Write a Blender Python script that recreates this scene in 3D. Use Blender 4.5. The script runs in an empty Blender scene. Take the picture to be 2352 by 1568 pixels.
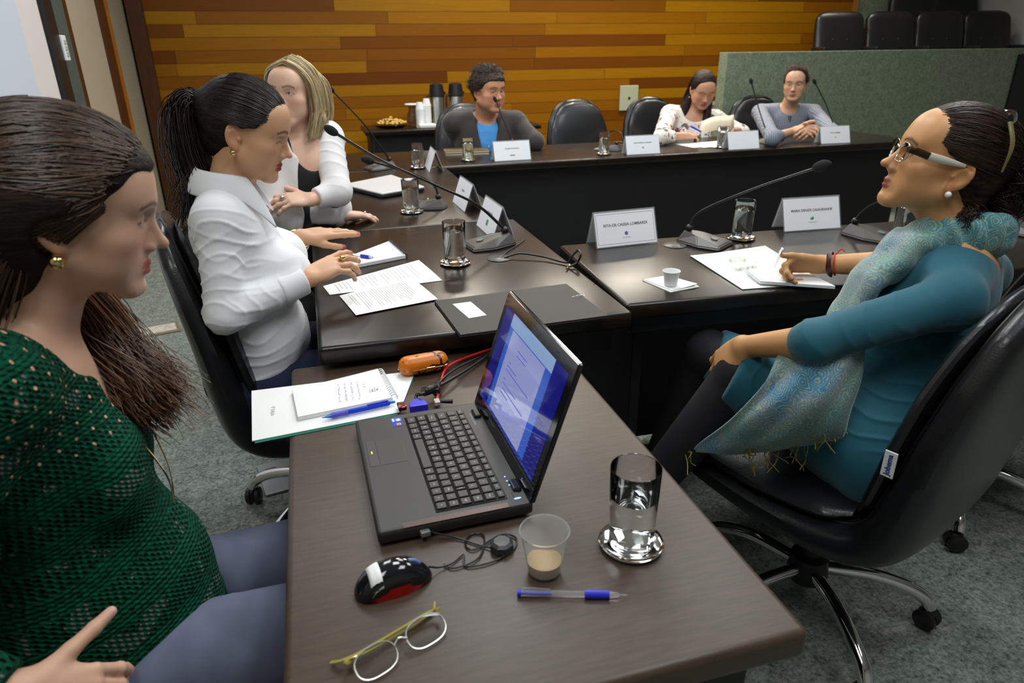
import bpy, bmesh, math, random
import numpy as np
from mathutils import Vector, Matrix
random.seed(7); rng = np.random.default_rng(7)
sc = bpy.context.scene
COL = sc.collection
PI = math.pi
# ---------------------------------------------------------------- camera
# table edges run along X and Y; the lens sits 1.35 m above the floor, 24 mm on a 36 mm sensor
F = 1568.0
def _cam():
    def ray(px, py):
        return np.array([(px - 1176) / F, -(py - 784) / F, -1.0])
    Yd = ray(690, 120); Yd /= np.linalg.norm(Yd)
    Xd = ray(7300, 39); Xd -= Xd.dot(Yd) * Yd; Xd /= np.linalg.norm(Xd)
    return np.array([Xd, Yd, np.cross(Xd, Yd)])
RC = _cam()
CAM = np.array([0.0, 0.0, 1.35])
cd = bpy.data.cameras.new('camera'); cam = bpy.data.objects.new('camera', cd); COL.objects.link(cam)
cam.matrix_world = Matrix.Translation(Vector(CAM)) @ Matrix([list(r) for r in RC]).to_4x4()
cd.lens = 24.0; cd.sensor_width = 36.0; cd.clip_start = 0.02; cd.clip_end = 60
cd.dof.use_dof = True; cd.dof.focus_distance = 1.6; cd.dof.aperture_fstop = 5.6
sc.camera = cam
# ---------------------------------------------------------------- light and exposure
w = bpy.data.worlds.new('world'); sc.world = w; w.use_nodes = True
w.node_tree.nodes['Background'].inputs[0].default_value = (0.80, 0.9, 1.0, 1)
w.node_tree.nodes['Background'].inputs[1].default_value = 0.0
sc.view_settings.view_transform = 'Standard'; sc.view_settings.look = 'None'
sc.view_settings.gamma = 1.0; sc.view_settings.exposure = 0.0
sc.view_settings.use_curve_mapping = False
def area(name, loc, size, size_y, power, col=(1, .95, .88), rot=(0, 0, 0), spread=PI):
    l = bpy.data.lights.new(name, 'AREA'); l.shape = 'RECTANGLE'; l.size = size; l.size_y = size_y
    l.energy = power; l.color = col; l.spread = spread
    o = bpy.data.objects.new(name, l); COL.objects.link(o); o.location = loc; o.rotation_euler = rot
    return o
CEIL = 3.0
# recessed fluorescent troffers of the room (all above the frame) and the row of warm wall washers
LAMPS = [(-0.5, 0.2), (1.3, 0.4), (0.6, 2.4), (2.4, 2.2), (-0.4, 3.9), (1.4, 4.3), (3.2, 4.0)]
POW = [22, 24, 33, 28, 24, 22, 20]
for (x, y), p in zip(LAMPS, POW):
    area('ceiling_light_glow', (x, y, CEIL - .03), .62, 1.2, p, (.93, .98, 1.0))
for x, p in [(-.2, 5), (1.2, 22), (2.5, 30), (3.8, 24), (5.1, 10)]:
    area('wall_washer_glow', (x, 5.75, CEIL - .04), .5, .25, p, (1, .90, .74), (math.radians(-18), 0, 0), 2.4)

def at(px, py, z):                       # where the sight line through a pixel meets the height z
    d = RC @ np.array([(px - 1176) / F, -(py - 784) / F, -1.0]); t = (z - 1.35) / d[2]
    return Vector(CAM + d * t)
def dep(px, py, dist):                   # point on the sight line at a depth
    return Vector(CAM + RC @ (np.array([(px - 1176) / F, -(py - 784) / F, -1.0]) * dist))
def aty(px, py, Y):
    d = RC @ np.array([(px - 1176) / F, -(py - 784) / F, -1.0]); return Vector(CAM + d * (Y / d[1]))
# ---------------------------------------------------------------- materials
MATS = {}
class NT:
    def __init__(s, name):
        s.m = bpy.data.materials.new(name); s.m.use_nodes = True; s.t = s.m.node_tree
        s.b = s.t.nodes['Principled BSDF']
    def n(s, typ, **kw):
        nd = s.t.nodes.new(typ)
        for k, v in kw.items():
            if k.startswith('i_'):
                nm = k[2:].replace('_', ' ')
                nd.inputs[int(nm) if nm.isdigit() else nm].default_value = v
            else: setattr(nd, k, v)
        return nd
    def l(s, a, b): s.t.links.new(a, b)
    def math(s, op, a, b=None, c=None):
        nd = s.t.nodes.new('ShaderNodeMath'); nd.operation = op
        for i, v in enumerate((a, b, c)):
            if v is None: continue
            if isinstance(v, (int, float)): nd.inputs[i].default_value = v
            else: s.l(v, nd.inputs[i])
        return nd.outputs[0]
    def mix(s, fac, a, b):
        nd = s.t.nodes.new('ShaderNodeMix'); nd.data_type = 'RGBA'
        for i, v in ((0, fac), (6, a), (7, b)):
            if isinstance(v, (int, float)): nd.inputs[i].default_value = v
            elif isinstance(v, tuple): nd.inputs[i].default_value = v if len(v) == 4 else (*v, 1)
            else: s.l(v, nd.inputs[i])
        return nd.outputs[2]
    def bump(s, h, strength, dist=.002):
        b = s.n('ShaderNodeBump', i_Strength=strength, i_Distance=dist); s.l(h, b.inputs['Height'])
        s.l(b.outputs[0], s.b.inputs['Normal']); return b
    def coord(s, which='Object', scale=(1, 1, 1)):
        c = s.n('ShaderNodeTexCoord'); mp = s.n('ShaderNodeMapping'); s.l(c.outputs[which], mp.inputs[0])
        mp.inputs['Scale'].default_value = scale; return mp.outputs[0]
    def noise(s, vec, scale, detail=4, rough=.5):
        nd = s.n('ShaderNodeTexNoise', i_Scale=scale, i_Detail=detail, i_Roughness=rough)
        if vec is not None: s.l(vec, nd.inputs['Vector'])
        return nd.outputs['Fac']
    def ramp(s, fac, stops):
        nd = s.n('ShaderNodeValToRGB'); e = nd.color_ramp.elements
        while len(e) < len(stops): e.new(.5)
        for el, (p, c) in zip(e, stops): el.position = p; el.color = (*c, 1)
        s.l(fac, nd.inputs[0]); return nd.outputs[0]
def S(h):                                 # sRGB hex -> linear
    h = h.lstrip('#'); return tuple(((int(h[i:i + 2], 16) / 255) ** 2.2) for i in (0, 2, 4))
def mat(name, col, rough=.5, metal=0, var=.0, vscale=30, bump=0, bscale=120, stretch=(1, 1, 1), spec=.5, coat=0, trans=0, ior=1.45, emit=None, es=0, sss=0, sheen=0, alpha=1):
    if name in MATS: return MATS[name]
    t = NT(name); b = t.b
    b.inputs['Base Color'].default_value = (*col, 1); b.inputs['Roughness'].default_value = rough
    b.inputs['Metallic'].default_value = metal; b.inputs['Specular IOR Level'].default_value = spec
    b.inputs['Coat Weight'].default_value = coat; b.inputs['Coat Roughness'].default_value = .1
    b.inputs['Transmission Weight'].default_value = trans; b.inputs['IOR'].default_value = ior
    b.inputs['Alpha'].default_value = alpha
    if sss: b.inputs['Subsurface Weight'].default_value = sss; b.inputs['Subsurface Radius'].default_value = (.012, .004, .002); b.inputs['Subsurface Scale'].default_value = .6
    if sheen: b.inputs['Sheen Weight'].default_value = sheen
    if emit: b.inputs['Emission Color'].default_value = (*emit, 1); b.inputs['Emission Strength'].default_value = es
    if var or bump:
        v = t.coord('Object', stretch)
        if var:
            f = t.noise(v, vscale); lo = tuple(c * (1 - var) for c in col); hi = tuple(min(1, c * (1 + var)) for c in col)
            t.l(t.ramp(f, [(.3, lo), (.7, hi)]), b.inputs['Base Color'])
        if bump: t.bump(t.noise(v, bscale), bump)
    MATS[name] = t.m; return t.m
def plank_mat():
    t = NT('wood planks'); c = t.n('ShaderNodeTexCoord'); sp = t.n('ShaderNodeSeparateXYZ'); t.l(c.outputs['Object'], sp.inputs[0])
    x, z = sp.outputs['X'], sp.outputs['Z']
    H = .098
    rowf = t.math('DIVIDE', z, H); row = t.math('FLOOR', rowf); fr = t.math('FRACT', rowf)
    wn = t.n('ShaderNodeTexWhiteNoise', noise_dimensions='1D'); t.l(row, wn.inputs['W'])
    xx = t.math('ADD', x, t.math('MULTIPLY', wn.outputs['Value'], 9.0))
    xf = t.math('DIVIDE', xx, 1.55); col = t.math('FLOOR', xf); fx = t.math('FRACT', xf)
    cb = t.n('ShaderNodeCombineXYZ'); t.l(row, cb.inputs[0]); t.l(col, cb.inputs[1])
    w2 = t.n('ShaderNodeTexWhiteNoise', noise_dimensions='2D'); t.l(cb.outputs[0], w2.inputs['Vector'])
    # every plank also has a softer second stop so that neighbours differ little or a lot
    base = t.ramp(w2.outputs['Value'], [(0, S('#6c3c08')), (.2, S('#845008')), (.42, S('#9a6208')), (.7, S('#a87008')), (1, S('#b4800c'))])
    mp = t.n('ShaderNodeMapping'); t.l(c.outputs['Object'], mp.inputs[0]); mp.inputs['Scale'].default_value = (1.2, 1, 38)
    av = t.n('ShaderNodeVectorMath', operation='ADD'); t.l(mp.outputs[0], av.inputs[0]); t.l(w2.outputs['Color'], av.inputs[1])
    g = t.noise(av.outputs[0], 3.0, 6, .6)
    c2 = t.mix(t.math('MULTIPLY', g, .55), base, S('#5a2c0a'))
    edge = t.math('MINIMUM', fr, t.math('SUBTRACT', 1, fr)); e2 = t.math('LESS_THAN', edge, .035)
    ed2 = t.math('LESS_THAN', t.math('MINIMUM', fx, t.math('SUBTRACT', 1, fx)), .0018)
    gr = t.math('MAXIMUM', e2, ed2)
    c3 = t.mix(t.math('MULTIPLY', gr, .5), c2, S('#3a1a04'))
    t.l(c3, t.b.inputs['Base Color']); t.b.inputs['Roughness'].default_value = .45; t.b.inputs['Specular IOR Level'].default_value = .2
    hh = t.math('SUBTRACT', t.math('MULTIPLY', g, .15), gr); t.bump(hh, .5, .004)
    return t.m
M_PLANK = plank_mat()
def carpet_mat(name, a, b_, sc_=1):
    t = NT(name); v = t.coord('Object', (1, 1, 1))
    n1 = t.noise(v, 160 * sc_, 3, .7); n2 = t.noise(v, 5, 3); n3 = t.noise(v, 45 * sc_, 4, .8)
    f = t.math('ADD', t.math('MULTIPLY', n1, .55), t.math('MULTIPLY', n3, .45))
    c = t.ramp(f, [(.36, a), (.5, tuple((p + q) / 2 for p, q in zip(a, b_))), (.64, b_)])
    t.l(c, t.b.inputs['Base Color']); t.b.inputs['Roughness'].default_value = .95
    t.b.inputs['Specular IOR Level'].default_value = .1; t.bump(f, .9, .006); return t.m
M_CARPET = carpet_mat('green grey carpet', S('#414d47'), S('#a0a59c'), .55)
M_PART = carpet_mat('green carpeted partition', S('#66735f'), S('#919c86'), .35)
def table_mat(name, a, b_, rough):
    t = NT(name); v = t.coord('Object', (3, 30, 30)); g = t.noise(v, 6, 5, .6)
    t.l(t.ramp(g, [(.3, a), (.7, b_)]), t.b.inputs['Base Color'])
    n = t.noise(t.coord('Object', (1, 1, 1)), 5, 3)
    t.l(t.math('ADD', t.math('MULTIPLY', n, .10), rough), t.b.inputs['Roughness'])
    t.b.inputs['Specular IOR Level'].default_value = .42
    t.bump(t.noise(v, 20, 3), .05, .001); return t.m
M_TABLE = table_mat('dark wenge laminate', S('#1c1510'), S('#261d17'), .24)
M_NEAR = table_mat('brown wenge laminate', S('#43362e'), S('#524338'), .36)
M_BLACK = mat('black panel', (.006, .006, .0065), .5, bump=.05)
M_BLACKP = mat('black plastic', (.012, .012, .013), .38)
M_LEATHER = mat('black leather', (.010, .010, .012), .33, bump=.25, bscale=260, coat=.15)
M_CHROME = mat('chrome', (.75, .75, .76), .09, 1)
M_STEEL = mat('brushed steel', (.62, .62, .60), .25, 1)
M_GOLD = mat('gold', (.85, .62, .25), .15, 1)
M_PAPER = mat('white paper', (.86, .86, .84), .75, bump=.02)
M_INK = mat('dark ink', (.03, .03, .035), .7)
M_GREYINK = mat('grey ink', (.42, .42, .42), .8)
M_GLASS = mat('clear glass', (1, 1, 1), .0, trans=1, ior=1.36)
M_WATER = mat('water', (.96, 1, .99), .0, trans=1, ior=1.33)
M_ACRYL = mat('clear acrylic', (.9, .92, .93), .05, alpha=.07, coat=.4)
M_PLAST = mat('translucent cup plastic', (.93, .95, .96), .12, trans=.86, ior=1.12)
M_WHITEP = mat('white plastic', (.83, .85, .86), .4)
M_BEIGE = mat('beige wall paint', S('#9c9480'), .8, var=.04, vscale=2)
M_CREAM = mat('cream door laminate', S('#b3a48f'), .6, var=.03, vscale=2)
M_BROWNW = mat('dark brown wood trim', S('#4d2c14'), .45, var=.2, vscale=6, stretch=(10, 10, 1))
M_OAK = mat('oak wood trim', S('#a86a2c'), .35, var=.15, vscale=6, stretch=(10, 10, 1), coat=.3)
M_CEIL = mat('ceiling paint', (.80, .79, .77), .9, var=.03)
M_DARKW = mat('grey side wall', (.42, .41, .39), .9, var=.05)
M_SCREEN = mat('projection screen fabric', (.8, .8, .82), .8)
M_BLUEP = mat('blue plastic', (.03, .03, .55), .3)
# ---------------------------------------------------------------- mesh helpers
def link(name, me, m, parent=None):
    o = bpy.data.objects.new(name, me); COL.objects.link(o)
    if m is not None and not me.materials: me.materials.append(m)
    if parent is not None: o.parent = parent
    return o
def tag(o, label=None, cat=None, group=None, kind=None):
    if label: o['label'] = label
    if cat: o['category'] = cat
    if group: o['group'] = group
    if kind: o['kind'] = kind
    return o
def empty(name, loc=(0, 0, 0), rz=0, label=None, cat=None, group=None):
    o = bpy.data.objects.new(name, None); COL.objects.link(o); o.location = loc; o.rotation_euler = (0, 0, rz)
    o.empty_display_size = .05
    return tag(o, label, cat, group)
def newbm(): return bmesh.new()
def fin(name, bm, m, parent=None, smooth=False, sub=0):
    bmesh.ops.recalc_face_normals(bm, faces=bm.faces)
    me = bpy.data.meshes.new(name); bm.to_mesh(me); bm.free()
    if smooth:
        me.polygons.foreach_set('use_smooth', [True] * len(me.polygons)); me.set_sharp_from_angle(angle=math.radians(38))
    ms = m if isinstance(m, (list, tuple)) else [m]
    for x in ms: me.materials.append(x)
    o = link(name, me, None, parent)
    if sub:
        md = o.modifiers.new('s', 'SUBSURF'); md.levels = sub; md.render_levels = sub
    return o
def box(bm, c, s, rot=None, bev=0, mi=0, seg=2):
    r = bmesh.ops.create_cube(bm, size=1); vs = r['verts']
    M = Matrix.Translation(Vector(c)) @ (rot.to_4x4() if rot is not None else Matrix.Identity(4)) @ Matrix.Diagonal((s[0], s[1], s[2], 1))
    bmesh.ops.transform(bm, matrix=M, verts=vs)
    fs = set(f for v in vs for f in v.link_faces)
    for f in fs: f.material_index = mi
    if bev:
        es = list(set(e for v in vs for e in v.link_edges))
        r2 = bmesh.ops.bevel(bm, geom=es, offset=bev, segments=seg, profile=.5, affect='EDGES')
        for f in r2['faces']: f.material_index = mi
def lathe(bm, prof, n=32, c=(0, 0, 0), mi=0, M=None):      # prof = [(r,z)...]
    rings = []
    for r, z in prof:
        if r < 1e-6: rings.append([bm.verts.new((c[0], c[1], c[2] + z))])
        else: rings.append([bm.verts.new((c[0] + r * math.cos(2 * PI * i / n), c[1] + r * math.sin(2 * PI * i / n), c[2] + z)) for i in range(n)])
    for a, b in zip(rings[:-1], rings[1:]):
        if len(a) == 1 and len(b) == 1: continue
        for i in range(n):
            j = (i + 1) % n
            q = [a[0], b[i], b[j]] if len(a) == 1 else ([a[i], a[j], b[0]] if len(b) == 1 else [a[i], a[j], b[j], b[i]])
            f = bm.faces.new(q); f.material_index = mi
    if M is not None: bmesh.ops.transform(bm, matrix=M, verts=[v for r in rings for v in r])
def catmull(pts, n=8):
    P = [Vector(p) for p in pts]; P = [2 * P[0] - P[1]] + P + [2 * P[-1] - P[-2]]; out = []
    for i in range(1, len(P) - 2):
        for k in range(n):
            t = k / n; a, b, c, d = P[i - 1], P[i], P[i + 1], P[i + 2]
            out.append(.5 * ((2 * b) + (c - a) * t + (2 * a - 5 * b + 4 * c - d) * t * t + (3 * b - a - 3 * c + d) * t ** 3))
    out.append(P[-2]); return out
def tube(bm, pts, r, n=8, smooth=6, mi=0, rads=None, flat=1.0):
    P = catmull(pts, smooth) if smooth else [Vector(p) for p in pts]
    m = len(P); rr = [r] * m
    if rads: rr = list(np.interp(np.linspace(0, 1, m), np.linspace(0, 1, len(rads)), rads))
    up = Vector((0, 0, 1)); rings = []; prev = None
    for i, p in enumerate(P):
        tn = (P[min(i + 1, m - 1)] - P[max(i - 1, 0)]).normalized()
        if prev is None:
            a = tn.cross(up); a = a if a.length > .05 else tn.cross(Vector((1, 0, 0)))
        else: a = prev - tn * prev.dot(tn)
        a.normalize(); prev = a; b = tn.cross(a)
        rings.append([bm.verts.new(p + (a * math.cos(2 * PI * k / n) + b * flat * math.sin(2 * PI * k / n)) * max(rr[i], 1e-5)) for k in range(n)])
    for a, b in zip(rings[:-1], rings[1:]):
        for k in range(n):
            f = bm.faces.new([a[k], a[(k + 1) % n], b[(k + 1) % n], b[k]]); f.material_index = mi; f.smooth = True
    for rg in (rings[0], rings[-1]):
        f = bm.faces.new(rg); f.material_index = mi
def ball(bm, c, r, M=None, u=16, v=10, mi=0):
    rr = (r, r, r) if isinstance(r, (int, float)) else r
    res = bmesh.ops.create_uvsphere(bm, u_segments=u, v_segments=v, radius=1)
    T = Matrix.Translation(Vector(c)) @ (M.to_4x4() if M is not None else Matrix.Identity(4)) @ Matrix.Diagonal((*rr, 1))
    bmesh.ops.transform(bm, matrix=T, verts=res['verts'])
    for f in set(f for x in res['verts'] for f in x.link_faces): f.smooth = True; f.material_index = mi
def prism(bm, poly, z0, z1, mi=0, bev=0):
    a = [bm.verts.new((p[0], p[1], z0)) for p in poly]; b = [bm.verts.new((p[0], p[1], z1)) for p in poly]
    fs = [bm.faces.new(a[::-1]), bm.faces.new(b)]
    n = len(poly)
    for i in range(n): fs.append(bm.faces.new([a[i], a[(i + 1) % n], b[(i + 1) % n], b[i]]))
    for f in fs: f.material_index = mi
    if bev:
        es = list(set(e for v in b for e in v.link_edges if e.other_vert(v) in b))
        bmesh.ops.bevel(bm, geom=es, offset=bev, segments=3, profile=.5, affect='EDGES')
def text(name, s, size, M, m, parent=None, align='CENTER', ext=.0002, bold=False, sx=1.0):
    cu = bpy.data.curves.new(name, 'FONT'); cu.body = s; cu.size = size; cu.align_x = align; cu.align_y = 'CENTER'; cu.extrude = ext
    if bold: cu.offset = size * .02
    cu.resolution_u = 3
    to = bpy.data.objects.new('tmp', cu); COL.objects.link(to)
    dg = bpy.context.evaluated_depsgraph_get(); me = bpy.data.meshes.new_from_object(to.evaluated_get(dg))
    bpy.data.objects.remove(to); me.name = name
    me.transform(Matrix.Diagonal((sx, 1, 1, 1))); me.materials.clear(); me.materials.append(m)
    o = link(name, me, None, parent); o.matrix_local = M; return o
def copy_tree(o, parent=None):
    c = o.copy(); COL.objects.link(c)
    if parent is not None: c.parent = parent
    for ch in [x for x in COL.objects if x.parent == o]: copy_tree(ch, c)
    return c
# ================================================================= the room
def struct(name, bm, m, smooth=False):
    o = fin(name, bm, m, None, smooth); o['kind'] = 'structure'; return o
YW = 6.6; XL = -1.3; XR = 7.0; YF = -2.2
b = newbm(); box(b, ((XL + XR) / 2, (YW + YF) / 2 + .3, -.05), (XR - XL + 2, YW - YF + 2.5, .1)); struct('floor', b, M_CARPET)
b = newbm(); box(b, ((-1.17 + 5.56) / 2, YW + .06, 1.5), (5.56 + 1.17, .12, 3.0))
wb = struct('wall_back', b, M_PLANK)
b = newbm(); box(b, ((5.56 + XR) / 2 + .5, YW + .09, 1.5), (XR - 5.56 + 1, .1, 3.0)); struct('wall_back_right', b, M_PART)
b = newbm(); box(b, (5.59, YW + .02, 1.5), (.06, .06, 3.0)); struct('trim_1', b, M_OAK)
b = newbm(); box(b, (6.22, YW + .02, 1.6), (.16, .06, 3.2)); struct('trim_2', b, M_BROWNW)
b = newbm(); box(b, (6.62, YW + .02, 1.6), (.62, .05, 3.2)); struct('trim_3', b, M_BEIGE)
b = newbm(); box(b, (-1.22, YW + .03, 1.5), (.12, .16, 3.0)); struct('trim_4', b, M_BROWNW)
b = newbm(); box(b, (XL - .05, (YW + YF) / 2, 1.5), (.1, YW - YF, 3.0)); struct('wall_left', b, M_BEIGE)
b = newbm(); box(b, (XR + .05, (YW + YF) / 2, 1.7), (.1, YW - YF, 3.4)); struct('wall_right', b, M_DARKW)
b = newbm(); box(b, ((XL + XR) / 2, YF - .05, 1.5), (XR - XL, .1, 3.0)); struct('wall_front', b, M_DARKW)
b = newbm(); box(b, ((XL + XR) / 2, (YW + YF) / 2, CEIL + .05), (XR - XL + .2, YW - YF + .3, .1)); struct('ceiling', b, M_CEIL)
# left wall: door leaf with frames, green-grey post, dark edge and projection screen
b = newbm(); box(b, (XL + .02, 5.83, 1.5), (.05, .10, 3.0)); struct('trim_5', b, M_OAK)
b = newbm(); box(b, (XL + .022, 5.66, 1.5), (.06, .16, 3.0)); struct('trim_6', b, M_BROWNW)
b = newbm(); box(b, (XL + .012, 5.22, 1.4), (.04, .74, 2.8), bev=.004); struct('door_1', b, M_CREAM)
b = newbm(); box(b, (XL + .022, 4.78, 1.5), (.06, .14, 3.0)); struct('trim_7', b, M_BROWNW)
b = newbm(); box(b, (XL + .03, 4.57, 1.5), (.08, .27, 3.0)); struct('trim_8', b, mat('green grey post', S('#4a524c'), .8, var=.1, vscale=40))
b = newbm(); box(b, (XL + .04, 4.37, 1.5), (.10, .14, 3.0)); struct('trim_9', b, M_BLACKP)
# projection screen (a lit picture is thrown on it)
ps = empty('projection_screen', (XL, 3.2, .5), 0, 'wide projection screen on the left wall glowing pale pink and blue', 'projection screen')
b = newbm(); box(b, (.05, 0, 1.15), (.03, 2.2, 2.3), bev=.004); fin('screen_fabric', b, M_SCREEN, ps)
b = newbm(); box(b, (.067, .93, 1.0), (.004, .30, 2.2)); fin('pink_projected_area', b, mat('pink projected light', (.45, .42, .40), .8, emit=(.78, .66, .62), es=.28), ps)
b = newbm(); box(b, (.067, -.12, 1.0), (.004, 1.80, 2.2)); fin('blue_projected_area', b, mat('blue projected light', (.40, .42, .46), .8, emit=(.56, .63, .72), es=.28), ps)
# switch on the post
sw = empty('light_switch', (XL + .085, 4.47, 1.385), 0, 'small white switch box on the green post left of the cream door', 'switch')
b = newbm(); box(b, (0, 0, 0), (.03, .07, .125), bev=.004); fin('switch_box', b, M_WHITEP, sw)
b = newbm()
for k in range(3): box(b, (.017, 0, -.03 + .03 * k), (.006, .035, .02), bev=.001)
fin('rocker', b, mat('grey plastic', (.45, .45, .44), .5), sw)
# wall plates on the planks
wp = empty('wall_plate', tuple(aty(1444, 225, YW - .012)), 0, 'large square pale metal plate on the wood wall, above the small socket', 'wall plate')
b = newbm(); box(b, (0, 0, 0), (.195, .02, .235), bev=.005); fin('plate', b, mat('pale green metal plate', S('#b9bca0'), .4), wp)
b = newbm(); lathe(b, [(0, 0), (.012, 0), (.012, .004), (0, .005)], 16, M=Matrix.Translation((0, -.011, 0)) @ Matrix.Rotation(PI / 2, 4, 'X')); fin('key_lock', b, M_BLACKP, wp)
sp = empty('wall_socket', tuple(aty(1473, 264, YW - .012)), 0, 'small white wall socket low on the wood wall under the large plate', 'wall socket')
b = newbm(); box(b, (0, 0, 0), (.115, .02, .125), bev=.004); fin('plate', b, mat('pale plate', S('#c9ccb4'), .4), sp)
b = newbm(); box(b, (0, -.012, 0), (.05, .006, .035), bev=.004); fin('socket_insert', b, mat('grey plastic', (.45, .45, .44), .5), sp)
# floor outlets
fo = empty('floor_outlet', tuple(at(348, 762, 0)), .25, 'scuffed pale metal outlet cover set in the carpet left of the black chair', 'floor outlet')
b = newbm(); box(b, (0, 0, .004), (.27, .15, .008), bev=.003); fin('cover', b, mat('brown metal rim', S('#8a7a66'), .5, .3), fo)
b = newbm(); box(b, (.01, 0, .0085), (.22, .11, .005), bev=.002); fin('lid', b, mat('scuffed pale lid', S('#c0b8ac'), .5, var=.25, vscale=60), fo)
fo = empty('floor_box', tuple(at(655, 1092, 0)), .2, 'grey floor box with a dark socket under the black chair legs', 'floor outlet')
b = newbm(); box(b, (0, 0, .004), (.16, .2, .01), bev=.003); fin('cover', b, mat('grey steel lid', S('#8f9497'), .4, .5), fo)
b = newbm(); box(b, (-.04, .03, .0105), (.035, .045, .006), bev=.001); fin('socket', b, M_BLACKP, fo)
# carpet-covered partition in front of the raised seats, platform behind it
PX0 = 3.27; PY0 = 5.2
b = newbm(); box(b, ((PX0 + XR) / 2, PY0 + .06, .655), (XR - PX0, .12, 1.31), bev=.004); struct('wall_partition', b, M_PART)
b = newbm(); box(b, ((PX0 + .5 + XR) / 2, (PY0 + .12 + YW) / 2, .42), (XR - PX0 - .5, YW - PY0 - .14, .84)); struct('floor_platform', b, M_CARPET)
b = newbm(); box(b, (6.62, PY0 - .01, .86), (.72, .025, .80)); struct('trim_10', b, M_BLACK)
# ================================================================= tables
def table(label, x0, x1, y0, y1, z, front='-y', m=None, panels=(), rot=0, piv=None, th=.045, name='conference_table', group=None):
    """one table unit: a rounded-edge top and its modesty and end panels"""
    cx, cy = (piv if piv else ((x0 + x1) / 2, (y0 + y1) / 2))
    r = empty(name, (cx, cy, 0), rot, label, 'table', group)
    b = newbm(); box(b, ((x0 + x1) / 2 - cx, (y0 + y1) / 2 - cy, z - th / 2), (x1 - x0, y1 - y0, th), bev=.011, seg=4)
    fin('tabletop', b, m or M_TABLE, r, True)
    for nm, (px0, px1, py0, py1, pz0, pz1) in panels:
        b = newbm(); box(b, ((px0 + px1) / 2 - cx, (py0 + py1) / 2 - cy, (pz0 + pz1) / 2), (px1 - px0, py1 - py0, pz1 - pz0), bev=.003)
        fin(nm, b, M_BLACK, r)
    return r
TZ = .75; NZ = .69; U = TZ - .045
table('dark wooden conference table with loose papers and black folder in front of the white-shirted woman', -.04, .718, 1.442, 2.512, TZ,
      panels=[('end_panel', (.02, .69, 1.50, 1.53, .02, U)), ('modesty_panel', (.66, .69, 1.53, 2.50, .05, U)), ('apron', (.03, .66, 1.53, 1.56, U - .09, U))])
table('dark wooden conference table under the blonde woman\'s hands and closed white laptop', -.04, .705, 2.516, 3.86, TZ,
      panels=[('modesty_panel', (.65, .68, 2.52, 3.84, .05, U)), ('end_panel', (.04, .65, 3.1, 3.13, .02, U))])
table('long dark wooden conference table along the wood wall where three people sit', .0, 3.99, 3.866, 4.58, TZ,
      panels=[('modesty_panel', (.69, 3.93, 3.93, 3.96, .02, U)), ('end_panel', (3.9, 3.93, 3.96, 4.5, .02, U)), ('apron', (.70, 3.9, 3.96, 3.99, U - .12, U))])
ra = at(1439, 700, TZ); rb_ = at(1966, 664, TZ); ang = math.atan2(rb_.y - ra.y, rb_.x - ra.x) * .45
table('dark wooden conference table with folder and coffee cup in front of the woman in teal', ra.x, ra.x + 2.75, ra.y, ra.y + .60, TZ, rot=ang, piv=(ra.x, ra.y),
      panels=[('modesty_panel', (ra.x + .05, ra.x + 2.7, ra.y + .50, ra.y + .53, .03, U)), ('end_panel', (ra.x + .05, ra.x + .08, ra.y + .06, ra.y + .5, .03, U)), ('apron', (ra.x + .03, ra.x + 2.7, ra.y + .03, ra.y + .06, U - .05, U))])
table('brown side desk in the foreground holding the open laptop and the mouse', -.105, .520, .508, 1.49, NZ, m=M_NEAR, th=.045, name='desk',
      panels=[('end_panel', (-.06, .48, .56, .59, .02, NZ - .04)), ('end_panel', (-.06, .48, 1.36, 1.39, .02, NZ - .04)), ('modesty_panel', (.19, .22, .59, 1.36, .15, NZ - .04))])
# black side table against the wood wall
sdt = empty('side_table', (.56, 5.92, 0), 0, 'low black side table with thermoses and snacks against the wood wall', 'table')
b = newbm(); box(b, (.62, .2, .735), (1.5, .52, .035), bev=.006, seg=3); fin('tabletop', b, M_TABLE, sdt, True)
b = newbm(); box(b, (.62, .02, .36), (1.42, .03, .70)); fin('front_panel', b, M_BLACK, sdt)
for sx in (-.07, 1.31):
    b = newbm(); box(b, (sx, .2, .36), (.03, .46, .715)); fin('side_panel', b, M_BLACK, sdt)
# ================================================================= chairs
def loft(bm, st, ring=28, p=3.0, mi=0):      # st: [(y,z,halfwidth,thick,ny,nz)]
    rings = []
    for (y, z, w, t, ny, nz) in st:
        rg = []
        for k in range(ring):
            a = 2 * PI * k / ring; ca, sa = math.cos(a), math.sin(a)
            x = w * math.copysign(abs(ca) ** (2 / p), ca); h = t / 2 * math.copysign(abs(sa) ** (2 / p), sa)
            rg.append(bm.verts.new((x, y + ny * h, z + nz * h)))
        rings.append(rg)
    for a, b_ in zip(rings[:-1], rings[1:]):
        for k in range(ring): f = bm.faces.new([a[k], a[(k + 1) % ring], b_[(k + 1) % ring], b_[k]]); f.smooth = True; f.material_index = mi
    bm.faces.new(rings[0][::-1]); bm.faces.new(rings[-1])
def prof(keys, n=7):
    P = catmull([(k[0], k[1], 0) for k in keys], n); m = len(P); u = np.linspace(0, len(keys) - 1, m)
    w = np.interp(u, range(len(keys)), [k[2] for k in keys]); t = np.interp(u, range(len(keys)), [k[3] for k in keys])
    out = []
    for i, p in enumerate(P):
        d = P[min(i + 1, m - 1)] - P[max(i - 1, 0)]; d.normalize()
        out.append((p.x, p.y, w[i], t[i], -d.y, d.x) if False else (p.x, p.y, w[i], t[i], d.y, -d.x))
    return out
def smooth_w(st):
    return st
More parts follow.
